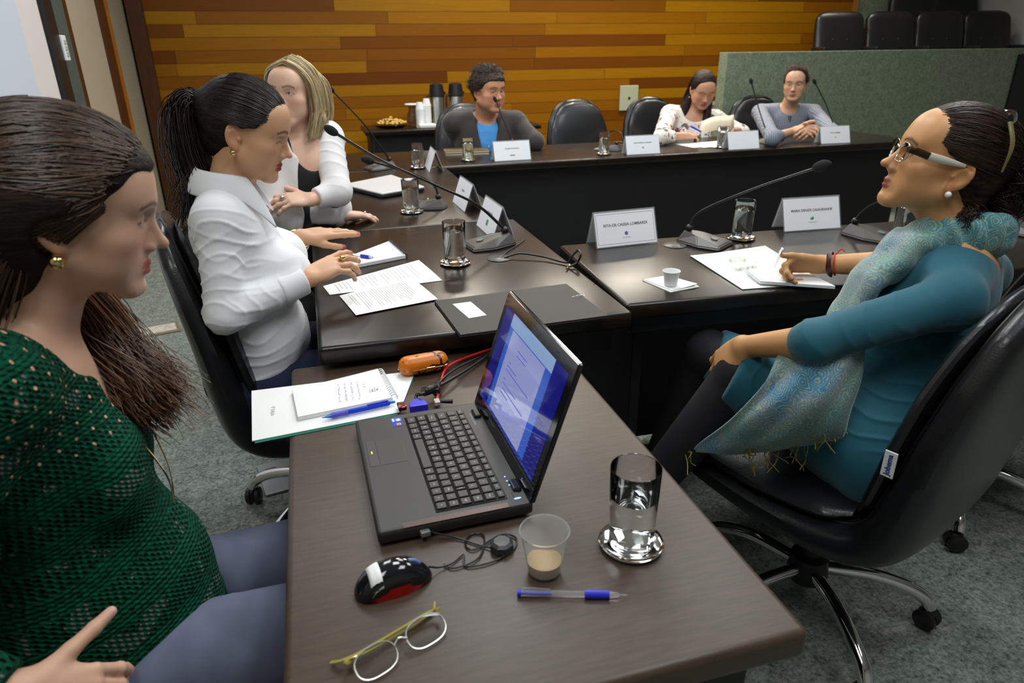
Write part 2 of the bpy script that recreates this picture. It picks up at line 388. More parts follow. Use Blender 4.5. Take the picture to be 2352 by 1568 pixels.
def make_chair(label, x, y, rz, group='black leather swivel chairs', tagged=False):
    t = empty('office_chair', (x, y, 0), rz, label, 'chair', group)
    b = newbm()
    keys = [(.265, .435, .17, .03), (.255, .43, .215, .055), (.20, .42, .245, .075), (.05, .405, .255, .09), (-.12, .405, .255, .11), (-.215, .45, .255, .12), (-.25, .56, .26, .11), (-.275, .70, .255, .09), (-.30, .82, .235, .075), (-.32, .91, .195, .06), (-.332, .965, .13, .045), (-.337, .985, .05, .02)]
    loft(b, prof(keys)); fin('shell', b, M_LEATHER, t, True)
    b = newbm(); k2 = [(.262, .452, .16, .02), (.25, .462, .22, .04), (.18, .468, .245, .05), (.04, .462, .25, .05), (-.10, .465, .235, .05), (-.155, .475, .20, .03)]
    loft(b, prof(k2), p=2.6); sc_ = fin('seat_cushion', b, M_LEATHER, t, True)
    b = newbm(); k3 = [(-.165, .49, .20, .03), (-.185, .54, .235, .05), (-.21, .66, .245, .055), (-.235, .78, .23, .05), (-.262, .875, .195, .045), (-.285, .94, .13, .035), (-.295, .965, .05, .015)]
    loft(b, prof(k3), p=2.6); bc = fin('backrest_cushion', b, M_LEATHER, t, True)
    b = newbm()
    pts = []
    for (yy, zz, ww, tt, ny, nz) in prof(keys, 4)[2:]:
        ca, sa = math.cos(.75) ** .667, math.sin(.75) ** .667; pts.append((ww * ca, yy + ny * tt / 2 * sa, zz + nz * tt / 2 * sa))
    L = pts; Rr = [(-q[0], q[1], q[2]) for q in L][::-1]
    tube(b, L + Rr, .0035, 6, 2); fin('piping', b, M_BLACKP, t, True)
    b = newbm(); lathe(b, [(.0, .10), (.045, .10), (.05, .12), (.045, .17), (.028, .18), (.026, .30), (.045, .31), (.05, .36), (0, .36)], 20)
    fin('gas_lift', b, M_BLACKP, t, True)
    b = newbm(); box(b, (0, 0, .37), (.22, .26, .03), bev=.008); fin('tilt_mechanism', b, M_BLACKP, t)
    for k in range(5):
        a = 2 * PI * k / 5 + .35; ca, sa = math.cos(a), math.sin(a)
        b = newbm(); tube(b, [(.03 * ca, .03 * sa, .135), (.14 * ca, .14 * sa, .135), (.22 * ca, .22 * sa, .118), (.275 * ca, .275 * sa, .09), (.295 * ca, .295 * sa, .062)], .017, 10, 5)
        lg = fin('leg', b, M_CHROME, t, True)
        b = newbm(); Mw = Matrix.Rotation(a + .6 * k, 4, 'Z')
        for s in (-1, 1):
            lathe(b, [(0, 0), (.022, 0), (.027, .005), (.027, .015), (.02, .019), (0, .019)], 18, M=Matrix.Translation((.295 * ca, .295 * sa, .028)) @ Mw @ Matrix.Translation((0, s * .004, 0)) @ Matrix.Rotation(-s * PI / 2, 4, 'X'))
        ball(b, (.295 * ca, .295 * sa, .045), (.02, .012, .014), Mw.to_3x3(), 12, 8)
        fin('caster', b, M_BLACKP, lg, True)
    return t
ch7 = make_chair('black leather swivel chair under the woman in teal', 1.09, 1.12, math.radians(112 - 90))
tg = empty('maker_tag', (0, 0, 0)); bpy.data.objects.remove(tg)
ch2 = copy_tree(ch7); ch2.location = (-.05, 1.88, 0); ch2.rotation_euler.z = math.radians(8 - 90); ch2['label'] = 'black leather swivel chair under the woman in the white shirt'
ch3 = copy_tree(ch7); ch3.location = (.03, 2.80, 0); ch3.rotation_euler.z = math.radians(0 - 90); ch3['label'] = 'black leather swivel chair under the blonde woman in the white blazer'
ch8 = copy_tree(ch7); ch8.location = (1.83, 1.42, 0); ch8.rotation_euler.z = math.radians(88 - 90); ch8['label'] = 'empty black swivel chair cut by the right photo edge, behind the woman in teal'
che = copy_tree(ch7); che.location = (2.03, 4.98, 0); che.rotation_euler.z = math.radians(180); che['label'] = 'empty black leather chair facing us at the far table beside the suited man'
ch5 = copy_tree(ch7); ch5.location = (2.70, 5.0, 0); ch5.rotation_euler.z = math.radians(186); ch5['label'] = 'black leather chair behind the woman in the floral blouse'
ch6 = copy_tree(ch7); ch6.location = (3.48, 4.78, 0); ch6.rotation_euler.z = math.radians(176); ch6['label'] = 'black leather chair behind the man in the grey shirt'
ch4 = copy_tree(ch7); ch4.location = (1.13, 4.93, 0); ch4.rotation_euler.z = math.radians(180); ch4['label'] = 'black leather chair under the man in the dark suit'
ch1 = copy_tree(ch7); ch1.location = (-.52, .78, 0); ch1.rotation_euler.z = math.radians(12 - 90); ch1['label'] = 'black leather chair under the woman in the green sweater'
def cloth_tag():
    b = newbm(); box(b, (-.266, -.222, .66), (.003, .022, .052), bev=.0008); o = fin('maker_tag', b, mat('white woven tag', (.8, .8, .82), .8), ch7)
    text('lettering', 'Jobema', .014, Matrix.Translation((-.2682, -.222, .66)) @ Matrix.Rotation(-PI / 2, 4, 'Y') @ Matrix.Rotation(PI, 4, 'X') @ Matrix.Rotation(PI, 4, 'Z') if False else
         Matrix.Translation((-.2685, -.222, .66)) @ Matrix(((0, 0, -1, 0), (0, 1, 0, 0), (1, 0, 0, 0), (0, 0, 0, 1))) @ Matrix.Rotation(0, 4, 'Z'), mat('navy ink', (.02, .03, .25), .6), o, bold=True)
cloth_tag()
# raised audience seats behind the partition
def seat_row(zz, yy, xs, group, lab):
    first = None
    for i, (x, yy) in enumerate(xs):
        if first is None:
            t = empty('auditorium_seat', (x, yy, zz), PI - .30, None, 'seat', group)
            b = newbm()
            keys = [(.02, .34, .22, .09), (-.02, .46, .235, .10), (-.06, .60, .235, .10), (-.10, .74, .225, .09), (-.118, .79, .19, .06), (-.123, .81, .13, .03)]
            loft(b, prof(keys), p=4); fin('backrest', b, M_LEATHER, t, True)
            b = newbm(); loft(b, prof([(.36, .35, .16, .05), (.32, .35, .20, .1), (.1, .33, .20, .12), (.03, .33, .19, .1)]), p=4); fin('seat', b, M_LEATHER, t, True)
            for s in (-1, 1):
                b = newbm(); box(b, (s * .242, .12, .25), (.03, .30, .50), bev=.012); fin('arm_panel', b, M_BLACKP, t)
            for s in (-1, 1):
                b = newbm(); ball(b, (s * .07, .0, .56), (.012, .006, .012)); fin('tuft_button', b, M_BLACKP, t)
            first = t
        else:
            t = copy_tree(first); t.location.x = x; t.location.y = yy
        t['label'] = lab[i]
s1 = [(4.98 + .53 * i, 6.0 - .06 * i) for i in range(4)]
seat_row(.84, 5.80, s1, 'front row of auditorium seats', ['black tufted seat above the green partition, front row, %s' % q for q in ('nearest the wood wall', 'second from the wood wall', 'third from the wood wall', 'at the right edge of the photo')])
s2 = [(6.12 + .53 * i, 6.36 - .02 * i) for i in range(2)]
seat_row(1.10, 6.36, s2, 'back row of auditorium seats', ['black seat back at the top photo edge beside the brown frame, back row', 'black seat back at the top right photo corner, back row'])
b = newbm(); box(b, (6.3, 6.38, .97), (1.4, .42, .26)); struct('floor_tier', b, M_CARPET)
# ================================================================= things on the tables
M_KEY = mat('dark key plastic', S('#38302e'), .42, bump=.05)
M_DECK = mat('charcoal laptop deck', S('#2e2b2a'), .42, bump=.08, bscale=400)
M_GLOSSB = mat('glossy black plastic', (.006, .007, .009), .08, coat=.5)
M_KEYTXT = mat('key legend white', (.75, .75, .75), .6)
def RZ(a): return Matrix.Rotation(a, 4, 'Z')
def T(x, y, z): return Matrix.Translation((x, y, z))
# ---- the open laptop
lap = empty('laptop', (.1385, .9875, NZ), math.radians(-88.6), 'open black laptop with a blue screen on the brown foreground desk', 'laptop')
b = newbm(); box(b, (0, 0, .0155), (.343, .236, .021), bev=.006, seg=3)
for sx in (-1, 1):
    for sy in (-1, 1): lathe(b, [(0, 0), (.007, 0), (.007, .006), (0, .006)], 12, c=(sx * .14, sy * .09, 0))
base = fin('base', b, M_DECK, lap, True)
for p in base.data.polygons: p.use_smooth = abs(p.normal.z) < .9
b = newbm(); box(b, (0, .0275, .0262), (.300, .112, .0012), bev=.0005); kb = fin('keyboard', b, M_GLOSSB, lap)
def key(x, y, w, d, s, sz=.0052, sx=1):
    bb = newbm(); box(bb, (x, y, .0279), (w - .0036, d - .0036, .0026), bev=.0008, seg=1)
    k = fin('key', bb, M_KEY, kb)
    if s: text('legend', s, sz, T(x, y + .0006, .0293), M_KEYTXT, None) if False else legs.append((s, x, y, sz))
    return k
legs = []
x0 = -.146; U_ = .0194
rows = [
 (.0755, .0135, [('Esc', 1)] + [('F%d' % i, 1) for i in range(1, 13)] + [('Prt', 1), ('Scr', 1)]),
 (.0585, .0185, [("'", 1)] + [(c, 1) for c in '1234567890-='] + [('<-', 1.05), ('Hom', .95)]),
 (.0395, .0185, [('Tab', 1.35)] + [(c, 1) for c in 'QWERTYUIOP'] + [("´", 1), ('[', .9), ('', .8), ('PgU', .95)]),
 (.0205, .0185, [('Caps', 1.6)] + [(c, 1) for c in 'ASDFGHJKLÇ'] + [('~', 1), (']', .45), ('', 1.0), ('PgD', .95)]),
 (.0015, .0185, [('Shift', 1.1), ('\\', .9)] + [(c, 1) for c in 'ZXCVBNM,.;'] + [('/', 1), ('Shift', 1.05), ('^', 1), ('End', .95)]),
 (-.0175, .0185, [('Ctrl', 1.2), ('Fn', 1), ('Win', 1), ('Alt', 1), ('', 4.9), ('AltG', 1), ('=', 1), ('Ctrl', 1), ('<', .97), ('v', .97), ('>', .95)])]
for y, d, ks in rows:
    tot = sum(k[1] for k in ks); u = .2925 / tot; x = x0
    for s, w_ in ks:
        key(x + w_ * u / 2, y, w_ * u, d, s, .0052 if len(s) < 2 else .0034); x += w_ * u
bmL = newbm()
for s, x, y, sz in legs:
    o = text('tmp', s, sz, Matrix.Identity(4), M_KEYTXT); me = o.data; me.transform(T(x, y, .0293)); bmL.from_mesh(me); bpy.data.objects.remove(o); bpy.data.meshes.remove(me)
fin('key_legends', bmL, M_KEYTXT, kb)
b = newbm(); box(b, (-.045, -.068, .0258), (.082, .046, .0012), bev=.0005); fin('touchpad', b, mat('touchpad plastic', S('#3b3432'), .35), lap)
b = newbm(); box(b, (-.045, -.1005, .0258), (.082, .014, .0014), bev=.0005); tb = fin('touchpad_button', b, mat('touchpad plastic', S('#3b3432'), .35), lap)
b = newbm(); box(b, (-.047, -.1005, .0267), (.008, .0022, .0004)); fin('yellow_mark', b, mat('yellow light', (.8, .6, .05), .5, emit=(1, .75, .1), es=.5), tb)
b = newbm()
for k, px in enumerate((.112, .124, .136)): ball(b, (px - .02, .096 - .0, .0262), (.0013, .0013, .0006), u=8, v=6)
fin('status_light', b, mat('blue led', (.1, .2, 1), .5, emit=(.15, .3, 1), es=4), lap)
b = newbm(); box(b, (.144, .098, .0262), (.016, .010, .0012), bev=.0004); pb = fin('power_button', b, M_KEY, lap)
b = newbm(); ball(b, (.1535, .098, .0265), (.0018, .0062, .0006), u=10, v=6); fin('power_light', b, mat('blue led', (.1, .2, 1), .5), pb)
for sx in (-.122, .122):
    b = newbm(); box(b, (sx, .104, .0275), (.03, .014, .008), bev=.003); fin('hinge', b, M_GLOSSB, lap)
b = newbm(); box(b, (.1645, 0.0, .0262), (.012, .16, .0008)); fin('side_trim', b, mat('brushed dark strip', S('#5c4c48'), .3, .6), lap)
text('lettering', 'POSITIVO MASTER', .0055, lap.matrix_world.inverted() @ lap.matrix_world @ T(-.105, .0925, .0262), M_GREYINK, lap, bold=True)
for k, (c1, c2, nm) in enumerate((('#3b6fd0', '#dfe8f5', 'sticker'), ('#2a3fb0', '#e0a030', 'sticker'))):
    b = newbm(); box(b, (-.1475 + .0175 * 0, -.042 - .0, .0262), (.0001, .0001, .0001)); b.free()
    b = newbm(); box(b, (-.148 + k * .0165, -.0435, .0263), (.015, .019, .0004), bev=.0001)
    st = fin(nm, b, mat('sticker ' + c1, S(c1), .3, coat=.5), lap)
    b = newbm()
    if k == 0: lathe(b, [(0, 0), (.0042, 0), (.0042, .0003), (0, .0003)], 16, c=(-.147, -.0405, .0264)); box(b, (-.148, -.0495, .0265), (.011, .003, .0003))
    else:
        for q, (dx, dy) in enumerate(((-.002, .002), (.0022, .002), (-.002, -.0022), (.0022, -.0022))): box(b, (-.1315 + dx, -.041 + dy, .0265), (.0036, .0036, .0003))
    fin('printed_mark', b, mat('sticker mark ' + c2, S(c2), .4), st)
# lid
LA = math.atan2(.225, .075); LM = T(0, .112, .024) @ Matrix.Rotation(LA, 4, 'X')
def lidbox(c, s, **k):
    bb = newbm(); box(bb, c, s, **k); bb.transform(LM); return bb
lid = fin('lid', lidbox((0, .119, -.005), (.343, .236, .008), bev=.004, seg=3), M_GLOSSB, lap)
fin('bezel', lidbox((0, .119, -.0003), (.339, .231, .0016), bev=.0006), M_GLOSSB, lid)
t = NT('laptop picture'); c = t.n('ShaderNodeTexCoord'); mp = t.n('ShaderNodeMapping'); t.l(c.outputs['UV'], mp.inputs[0]); sp_ = t.n('ShaderNodeSeparateXYZ'); t.l(mp.outputs[0], sp_.inputs[0])
x, y = sp_.outputs[0], sp_.outputs[1]
def inr(v, a, b_): return t.math('MULTIPLY', t.math('GREATER_THAN', v, a), t.math('LESS_THAN', v, b_))
win = inr(x, .14, .83); page = t.math('MULTIPLY', inr(x, .20, .745), inr(y, .03, .86))
col = t.mix(win, S('#1b1c86'), S('#3b68d8')); col = t.mix(t.math('MULTIPLY', inr(x, .14, .83), inr(y, .87, 1.0)), col, S('#9fc0f2'))
col = t.mix(page, col, S('#a9b2ee'))
b_ = t.math('MULTIPLY', inr(y, 0, .035), inr(x, .0, 1.0)); col = t.mix(b_, col, S('#243a9a'))
t.l(col, t.b.inputs['Emission Color']); t.b.inputs['Emission Strength'].default_value = .62
t.b.inputs['Base Color'].default_value = (.01, .01, .02, 1); t.b.inputs['Roughness'].default_value = .06; t.b.inputs['Coat Weight'].default_value = .6; t.b.inputs['Coat Roughness'].default_value = .02
M_SCR = t.m
bb = newbm(); uvl = bb.loops.layers.uv.new('UVMap'); vs = [bb.verts.new(q) for q in ((-.153, .028, .0008), (.153, .028, .0008), (.153, .212, .0008), (-.153, .212, .0008))]
f = bb.faces.new(vs)
for l_, uv in zip(f.loops, ((0, 0), (1, 0), (1, 1), (0, 1))): l_[uvl].uv = uv
bb.transform(LM); me = bpy.data.meshes.new('screen'); bb.to_mesh(me); bb.free(); scr = link('screen', me, M_SCR, lid)
bb = newbm()
for (xx, yy, ww) in ((-.02, .165, .05), (-.02, .157, .045), (-.062, .135, .012), (-.045, .128, .05), (-.01, .120, .12), (-.062, .104, .012), (-.03, .096, .07), (-.005, .087, .11), (-.045, .079, .04)):
    box(bb, (xx, yy, .0010), (ww, .0014, .0002))
bb.transform(LM); fin('document_text', bb, mat('screen text', S('#4b52a8'), .6, emit=S('#4b52a8'), es=.5), lid)
bb = newbm(); box(bb, (0, .222, .0008), (.04, .003, .0006), bev=.0002); ball(bb, (0, .2225, .001), (.002, .002, .0006), u=8, v=6)
for xx in (-.09, .09): box(bb, (xx, .224, .0008), (.02, .002, .0006))
bb.transform(LM); fin('webcam', bb, mat('grey webcam', (.05, .05, .055), .3), lid)
# ---- plugs and cables
usbs = empty('usb_stick', tuple(at(925, 940, NZ + .012)), math.radians(2), 'tiny black and red memory stick plugged into the far side of the laptop', 'memory stick')
b = newbm(); box(b, (0, .012, .001), (.016, .026, .008), bev=.002); fin('body', b, M_BLACKP, usbs)
b = newbm(); lathe(b, [(0, 0), (.0085, 0), (.0085, .003), (.0065, .0035), (0, .003)], 18, c=(0, .002, .005)); fin('red_cap', b, mat('red enamel', (.25, .01, .015), .2), usbs)
vg = empty('video_cable', tuple(at(962, 937, NZ + .012)), 0, 'black cable with blue video plug running from laptop to under the table', 'cable')
b = newbm(); prism(b, [(-.018, -.004), (.018, -.004), (.018, .008), (.010, .018), (.006, .028), (-.006, .028), (-.010, .018), (-.018, .008)], -.006, .008, bev=.002); fin('plug', b, M_BLUEP, vg)
def rel(o, p): return Vector(p) - Vector(o.location)
vp = [(0, .024, .001), (.002, .045, .006)] + [tuple(rel(vg, at(*q))) for q in ((968, 905, .715), (985, 897, .71), (1020, 880, .705), (1070, 850, .70), (1120, 815, .70), (1135, 800, .698))]
b = newbm(); tube(b, vp, .0035, 8, 6); fin('cable', b, M_BLACKP, vg)
b = newbm(); p1 = rel(vg, at(972, 900, .712)); p2 = rel(vg, at(1002, 890, .71)); tube(b, [p1, p2], .0095, 12, 0); fin('ferrite_core', b, M_BLACKP, vg)
pw = empty('power_cable', tuple(at(1040, 921, NZ + .012)), 0, 'black power cord plugged in near the laptop hinge, ending under the table', 'cable')
b = newbm(); tube(b, [(0, 0, 0), (-.012, .003, 0), (-.03, .008, 0)], .004, 8, 4, rads=[.005, .0045, .003]); fin('plug', b, M_BLACKP, pw)
pts = [(-.025, .006, 0)] + [tuple(rel(pw, at(*q))) for q in ((1008, 915, .70), (1003, 898, .706), (1012, 875, .705), (1045, 848, .70), (1090, 825, .70), (1132, 806, .698))]
b = newbm(); tube(b, pts, .0028, 8, 6); fin('cable', b, M_BLACKP, pw)
b = newbm(); tube(b, [rel(pw, at(1002, 902, .706)), rel(pw, at(1006, 882, .706))], .008, 12, 0); fin('ferrite_core', b, M_BLACKP, pw)
rc = empty('network_cable', tuple(at(1005, 926, NZ + .012)), 0, 'red cable plugged in beside the blue plug behind the laptop', 'cable')
b = newbm(); box(b, (0, .006, 0), (.011, .018, .008), bev=.001); fin('plug', b, mat('clear connector', (.7, .6, .58), .15, trans=.4), rc)
pts = [(0, .012, 0)] + [tuple(rel(rc, at(*q))) for q in ((1010, 895, .702), (1022, 850, .70), (1060, 825, .699), (1140, 797, .698))]
b = newbm(); tube(b, pts, .0032, 8, 6); fin('cable', b, mat('red cable rubber', S('#c31f1c'), .4), rc)
# ---- big white sheet folder with the spiral notepad and blue pen on it
def quad_slab(name, pts, z0, th, m, parent=None, o=(0, 0), curl=None, n=1, bev=0):
    """thin sheet between four corner points (world xy), thickness th"""
    bb = newbm(); N = max(n, 1); g = {}
    P = [Vector((p[0], p[1])) for p in pts]
    for k, zz in enumerate((z0, z0 + th)):
        for i in range(N + 1):
            for j in range(N + 1):
                u, v = i / N, j / N; q = (P[0] * (1 - u) + P[1] * u) * (1 - v) + (P[3] * (1 - u) + P[2] * u) * v
                h = curl(u, v) if curl else 0
                g[k, i, j] = bb.verts.new((q.x - o[0], q.y - o[1], zz + h))
    for i in range(N):
        for j in range(N):
            bb.faces.new([g[1, i, j], g[1, i + 1, j], g[1, i + 1, j + 1], g[1, i, j + 1]]); bb.faces.new([g[0, i, j], g[0, i, j + 1], g[0, i + 1, j + 1], g[0, i + 1, j]])
    for i in range(N):
        for (a, b1) in (((i, 0), (i + 1, 0)), ((i + 1, N), (i, N)), ((0, i + 1), (0, i)), ((N, i), (N, i + 1))):
            bb.faces.new([g[0, a[0], a[1]], g[0, b1[0], b1[1]], g[1, b1[0], b1[1]], g[1, a[0], a[1]]])
    if bev: bmesh.ops.bevel(bb, geom=bb.edges[:], offset=bev, segments=1, affect='EDGES')
    ob = fin(name, bb, m, parent, N > 1); return ob
z = NZ + .001
A_, B_, C_, D_ = at(576, 888, z + .012), at(577, 1002, z + .012), at(905, 940, z + .002), at(950, 868, z + .002)
fo_ = empty('paper_folder', (A_.x, A_.y, 0), 0, 'large white paper folder with green underside overhanging the far left corner of the brown desk', 'folder')
oo = (A_.x, A_.y)
D2 = Vector((.163, 1.385, 0))
quad_slab('cover', [(A_.x, A_.y), (B_.x, B_.y), (.105, 1.205), (D2.x, D2.y)], z + .001, .0016, M_PAPER, fo_, oo, n=8)
quad_slab('green_back', [(A_.x + .004, A_.y - .004), (B_.x + .005, B_.y - .006), (.10, 1.20), (D2.x, D2.y - .01)], z - .0008, .0012, mat('green card', S('#0d7a62'), .5), fo_, oo)
text('lettering', '4ª Edição', .011, T(-.137 - oo[0], 1.283 - oo[1], z + .0028) @ RZ(-PI / 2 + .03), M_GREYINK, fo_)
nbq = [(-.1, 1.352), (-.088, 1.226), (.098, 1.253), (.082, 1.392)]
nb = empty('spiral_notepad', (0, 1.3, z + .003), 0, 'white spiral notepad with handwriting lying on the large folder', 'notepad')
quad_slab('pages', nbq, .0, .008, mat('page stack', (.82, .82, .8), .7, var=.05, vscale=200, stretch=(1, 1, 60)), nb, (0, 1.3), bev=.0008)
quad_slab('top_page', [(q[0] * .995, q[1]) for q in nbq], .0083, .0006, M_PAPER, nb, (0, 1.3), curl=lambda u, v: .004 * v * v * (1 - u), n=8)
b = newbm()
for k in range(15):
    p = Vector(nbq[2]) * (k + .5) / 15 + Vector(nbq[3]) * (1 - (k + .5) / 15)
    tube(b, [(p.x + .004 + .007 * math.cos(a), p.y - 1.3, .006 + .0075 * math.sin(a)) for a in np.linspace(-.6, PI + .6, 9)], .0012, 6, 2)
fin('spiral_binding', b, M_WHITEP, nb)
b = newbm(); rr = random.Random(3)
for ln in range(5):
    xx = .046 - ln * .013; pts = []; y = .045 if ln else .03
    while y > -.04 and not (ln == 0 and y < .01):
        pts.append((xx + rr.uniform(-.0022, .0022), y, .0098 + .0012)); y -= .0026
        if rr.random() < .14 and len(pts) > 2: tube(b, pts, .00035, 4, 0); pts = []; y -= .003
    if len(pts) > 1: tube(b, pts, .00035, 4, 0)
fin('handwriting', b, mat('violet pen ink', S('#8f86cf'), .6), nb)
b = newbm()
for (dx, dy, sx, sy) in ((.066, -.004, .0015, .016), (.061, -.006, .0035, .010), (.056, -.006, .001, .016), (.071, -.004, .004, .006)): box(b, (dx, dy, .0112), (sx, sy, .0003))
fin('printed_header', b, M_GREYINK, nb)
def pen(label, p0, p1, style, name='pen', group=None):
    p0, p1 = Vector(p0), Vector(p1); L = (p1 - p0).length; d = (p1 - p0).normalized()
    q = d.to_track_quat('X', 'Z').to_matrix().to_4x4()
    r = empty(name, tuple(p0), 0, label, 'pen', group); r.rotation_euler = q.to_euler()
    Mx = Matrix.Rotation(PI / 2, 4, 'Y')
    def seg(nm, pr, m, par=r):
        bb = newbm(); lathe(bb, [(rr_, zz) for rr_, zz in pr], 20, M=Mx); return fin(nm, bb, m, par, True)
    if style == 'blue':
        seg('barrel', [(0, .05), (.0052, .05), (.0054, .08), (.0052, L - .012), (.003, L - .010), (0, L - .010)], mat('translucent blue plastic', (.02, .08, .75), .15, trans=.4, ior=1.3))
        seg('grip', [(.0054, .018), (.0062, .022), (.0055, .036), (.006, .05), (0, .051)], mat('violet rubber grip', S('#5b58c9'), .5))
        seg('tip', [(0, 0), (.0008, .0), (.0012, .004), (.0048, .018), (0, .019)], mat('clear blue tip', (.02, .25, .8), .1, trans=.3))
        seg('push_button', [(0, L - .011), (.0028, L - .011), (.0028, L), (0, L)], mat('clear blue tip', (.02, .25, .8), .1))
        bb = newbm(); box(bb, (L - .035, 0, .0065), (.042, .004, .0016), bev=.0005); fin('clip', bb, M_BLUEP, r)
    elif style == 'clear':
        seg('barrel', [(0, .004), (.0042, .004), (.0044, .09), (0, .09)], mat('clear pen plastic', (.95, .95, 1), .05, trans=.9, ior=1.25))
        seg('ink_tube', [(0, .001), (.002, .002), (.002, .045), (0, .045)], M_BLUEP)
        seg('grip', [(0, .088), (.0055, .088), (.0057, .104), (.0053, .12), (0, .12)], M_BLUEP)
        seg('tip', [(0, .12), (.0048, .12), (.0032, .131), (.0012, .134), (.0008, L), (0, L)], mat('clear pen plastic', (.95, .95, 1), .05))
        seg('cap_end', [(0, 0), (.0045, 0), (.0046, .005), (0, .005)], M_BLUEP)
        bb = newbm(); tube(bb, [(.004, 0, .004), (.008, 0, .0078), (.03, 0, .0075), (.044, 0, .006)], .0012, 6, 4); fin('clip', bb, mat('clear pen plastic', (.95, .95, 1), .05), r)
    elif style == 'silver':
        seg('barrel', [(0, .016), (.0034, .016), (.0045, .05), (.0046, L - .006), (.003, L), (0, L)], mat('silver pen metal', (.75, .75, .78), .2, .9))
        seg('tip', [(0, 0), (.0006, 0), (.0009, .003), (.0034, .016), (0, .016)], mat('silver pen metal', (.75, .75, .78), .2, .9))
        bb = newbm(); box(bb, (L - .028, 0, .0062), (.04, .0035, .0013), bev=.0004); fin('clip', bb, M_CHROME, r)
    return r
pen('blue retractable pen with violet grip lying along the notepad edge', (-.043, 1.211, NZ + .0115), (.1, 1.236, NZ + .0115), 'blue')
pen('clear ballpoint pen with blue grip in front of the near water glass', (at(1188, 1361, NZ + .006)), (at(1442, 1366, NZ + .006)), 'clear')
# ---- orange glasses case
gc = empty('glasses_case', tuple(at(974, 856, NZ)), math.radians(7), 'orange flower-printed glasses case with a gold rim on the far end of the brown desk', 'glasses case')
def capsule(bb, L, r, zs, cz, half=None):
    n = 24; mseg = 20; rings = []
    for i in range(mseg + 1):
        s = i / mseg * 2 - 1; x = s * (L / 2); e = max(0, abs(x) - (L / 2 - r)) / r; rad = math.sqrt(max(0, 1 - e * e)); rad = max(rad, .02)
        rings.append([bb.verts.new((x, r * .95 * rad * math.cos(2 * PI * k / n), cz + zs * rad * math.sin(2 * PI * k / n))) for k in range(n)])
    for a, b1 in zip(rings[:-1], rings[1:]):
        for k in range(n): bb.faces.new([a[k], a[(k + 1) % n], b1[(k + 1) % n], b1[k]]).smooth = True
    bb.faces.new(rings[0]); bb.faces.new(rings[-1])
t = NT('orange printed case'); v = t.coord('Object', (1, 1, 1)); vo = t.n('ShaderNodeTexVoronoi', feature='DISTANCE_TO_EDGE', i_Scale=42.0); t.l(v, vo.inputs['Vector'])
ns = t.noise(v, 22, 2); k = t.math('MULTIPLY', t.math('LESS_THAN', vo.outputs['Distance'], .10), t.math('GREATER_THAN', ns, .53))
t.l(t.mix(k, S('#d5730f'), S('#3a2310')), t.b.inputs['Base Color']); t.b.inputs['Roughness'].default_value = .35; M_ORC = t.m
b = newbm(); capsule(b, .115, .024, .022, .024); fin('shell', b, M_ORC, gc, True)
b = newbm(); capsule(b, .117, .0256, .0025, .020); fin('gold_rim', b, M_GOLD, gc, True)
b = newbm(); box(b, (.01, -.0245, .020), (.02, .004, .007), bev=.001); fin('clasp', b, M_GOLD, gc)
# ---- mouse
ms = empty('computer_mouse', tuple(at(905, 1345, NZ)), math.radians(8), 'glossy black computer mouse with red underglow and a paper sticker', 'mouse')
def mouse_mesh(bb, s=1.0, z0=.009, cut=None):
    nu, nv = 36, 14; rings = []
    for j in range(nv + 1):
        t_ = j / nv * PI / 2; zz = math.sin(t_); rr_ = math.cos(t_)
        rg = []
        for i in range(nu):
            a = 2 * PI * i / nu; ca, sa = math.cos(a), math.sin(a)
            wd = .029 + .003 * math.cos(2 * a) - .003 * ca
            x = .053 * ca * rr_; y = wd * sa * (rr_ ** .8) * (1 - .13 * math.exp(-((x) / .022) ** 2))
            h = .032 * zz * (1 - .35 * max(0, x / .053) ** 2 - .12 * max(0, -x / .053)) * s
            rg.append(bb.verts.new((x, y, z0 + h + (.006 * (1 - zz) * math.cos(x / .053 * PI)))))
        rings.append(rg)
    for a, b1 in zip(rings[:-1], rings[1:]):
        for k in range(nu): bb.faces.new([a[k], a[(k + 1) % nu], b1[(k + 1) % nu], b1[k]]).smooth = True
    bb.faces.new(rings[0][::-1])
b = newbm(); mouse_mesh(b); bmesh.ops.remove_doubles(b, verts=b.verts, dist=1e-5); bmesh.ops.recalc_face_normals(b, faces=b.faces)
from mathutils.bvhtree import BVHTree
mbv = BVHTree.FromBMesh(b)
def mz(x_, y_):
    h_ = mbv.ray_cast(Vector((x_, y_, .2)), Vector((0, 0, -1))); return h_[0].z if h_[0] else .012
fin('body', b, M_GLOSSB, ms, True)
b = newbm(); lathe(b, [(0, .001), (.93, .001), (.97, .5), (.93, 1), (0, 1)], 32); b.transform(Matrix.Diagonal((.050, .026, .016, 1)))
fin('red_glowing_base', b, mat('red glowing plastic', (.06, .002, .002), .15, coat=.5, emit=(.9, .0, .0), es=.07), ms, True)
b = newbm(); tube(b, [(.022, 0, mz(.022, 0) - .001), (.030, 0, mz(.030, 0) + .0005), (.038, 0, mz(.038, 0) - .001)], .0030, 10, 4, flat=.9); fin('scroll_wheel', b, mat('blue grey rubber', (.15, .2, .4), .3), ms)
b = newbm()
for i in range(9):
    pass
vsr = []
for i in range(9):
    y = -.023 + .046 * i / 8
    vsr.append([b.verts.new((x_, y, mz(x_, y) + .0006)) for x_ in (-.033, -.028, -.022, -.017)])
for a, c_ in zip(vsr[:-1], vsr[1:]):
    for q_ in range(3): b.faces.new([a[q_], a[q_ + 1], c_[q_ + 1], c_[q_]]).smooth = True
so_ = fin('paper_sticker', b, M_PAPER, ms, True); md = so_.modifiers.new('s', 'SOLIDIFY'); md.thickness = .0005; md.offset = 0
b = newbm(); pts = [(.050, 0, .014), (.065, .002, .006), (.085, .006, .003), (.105, .016, .003)]
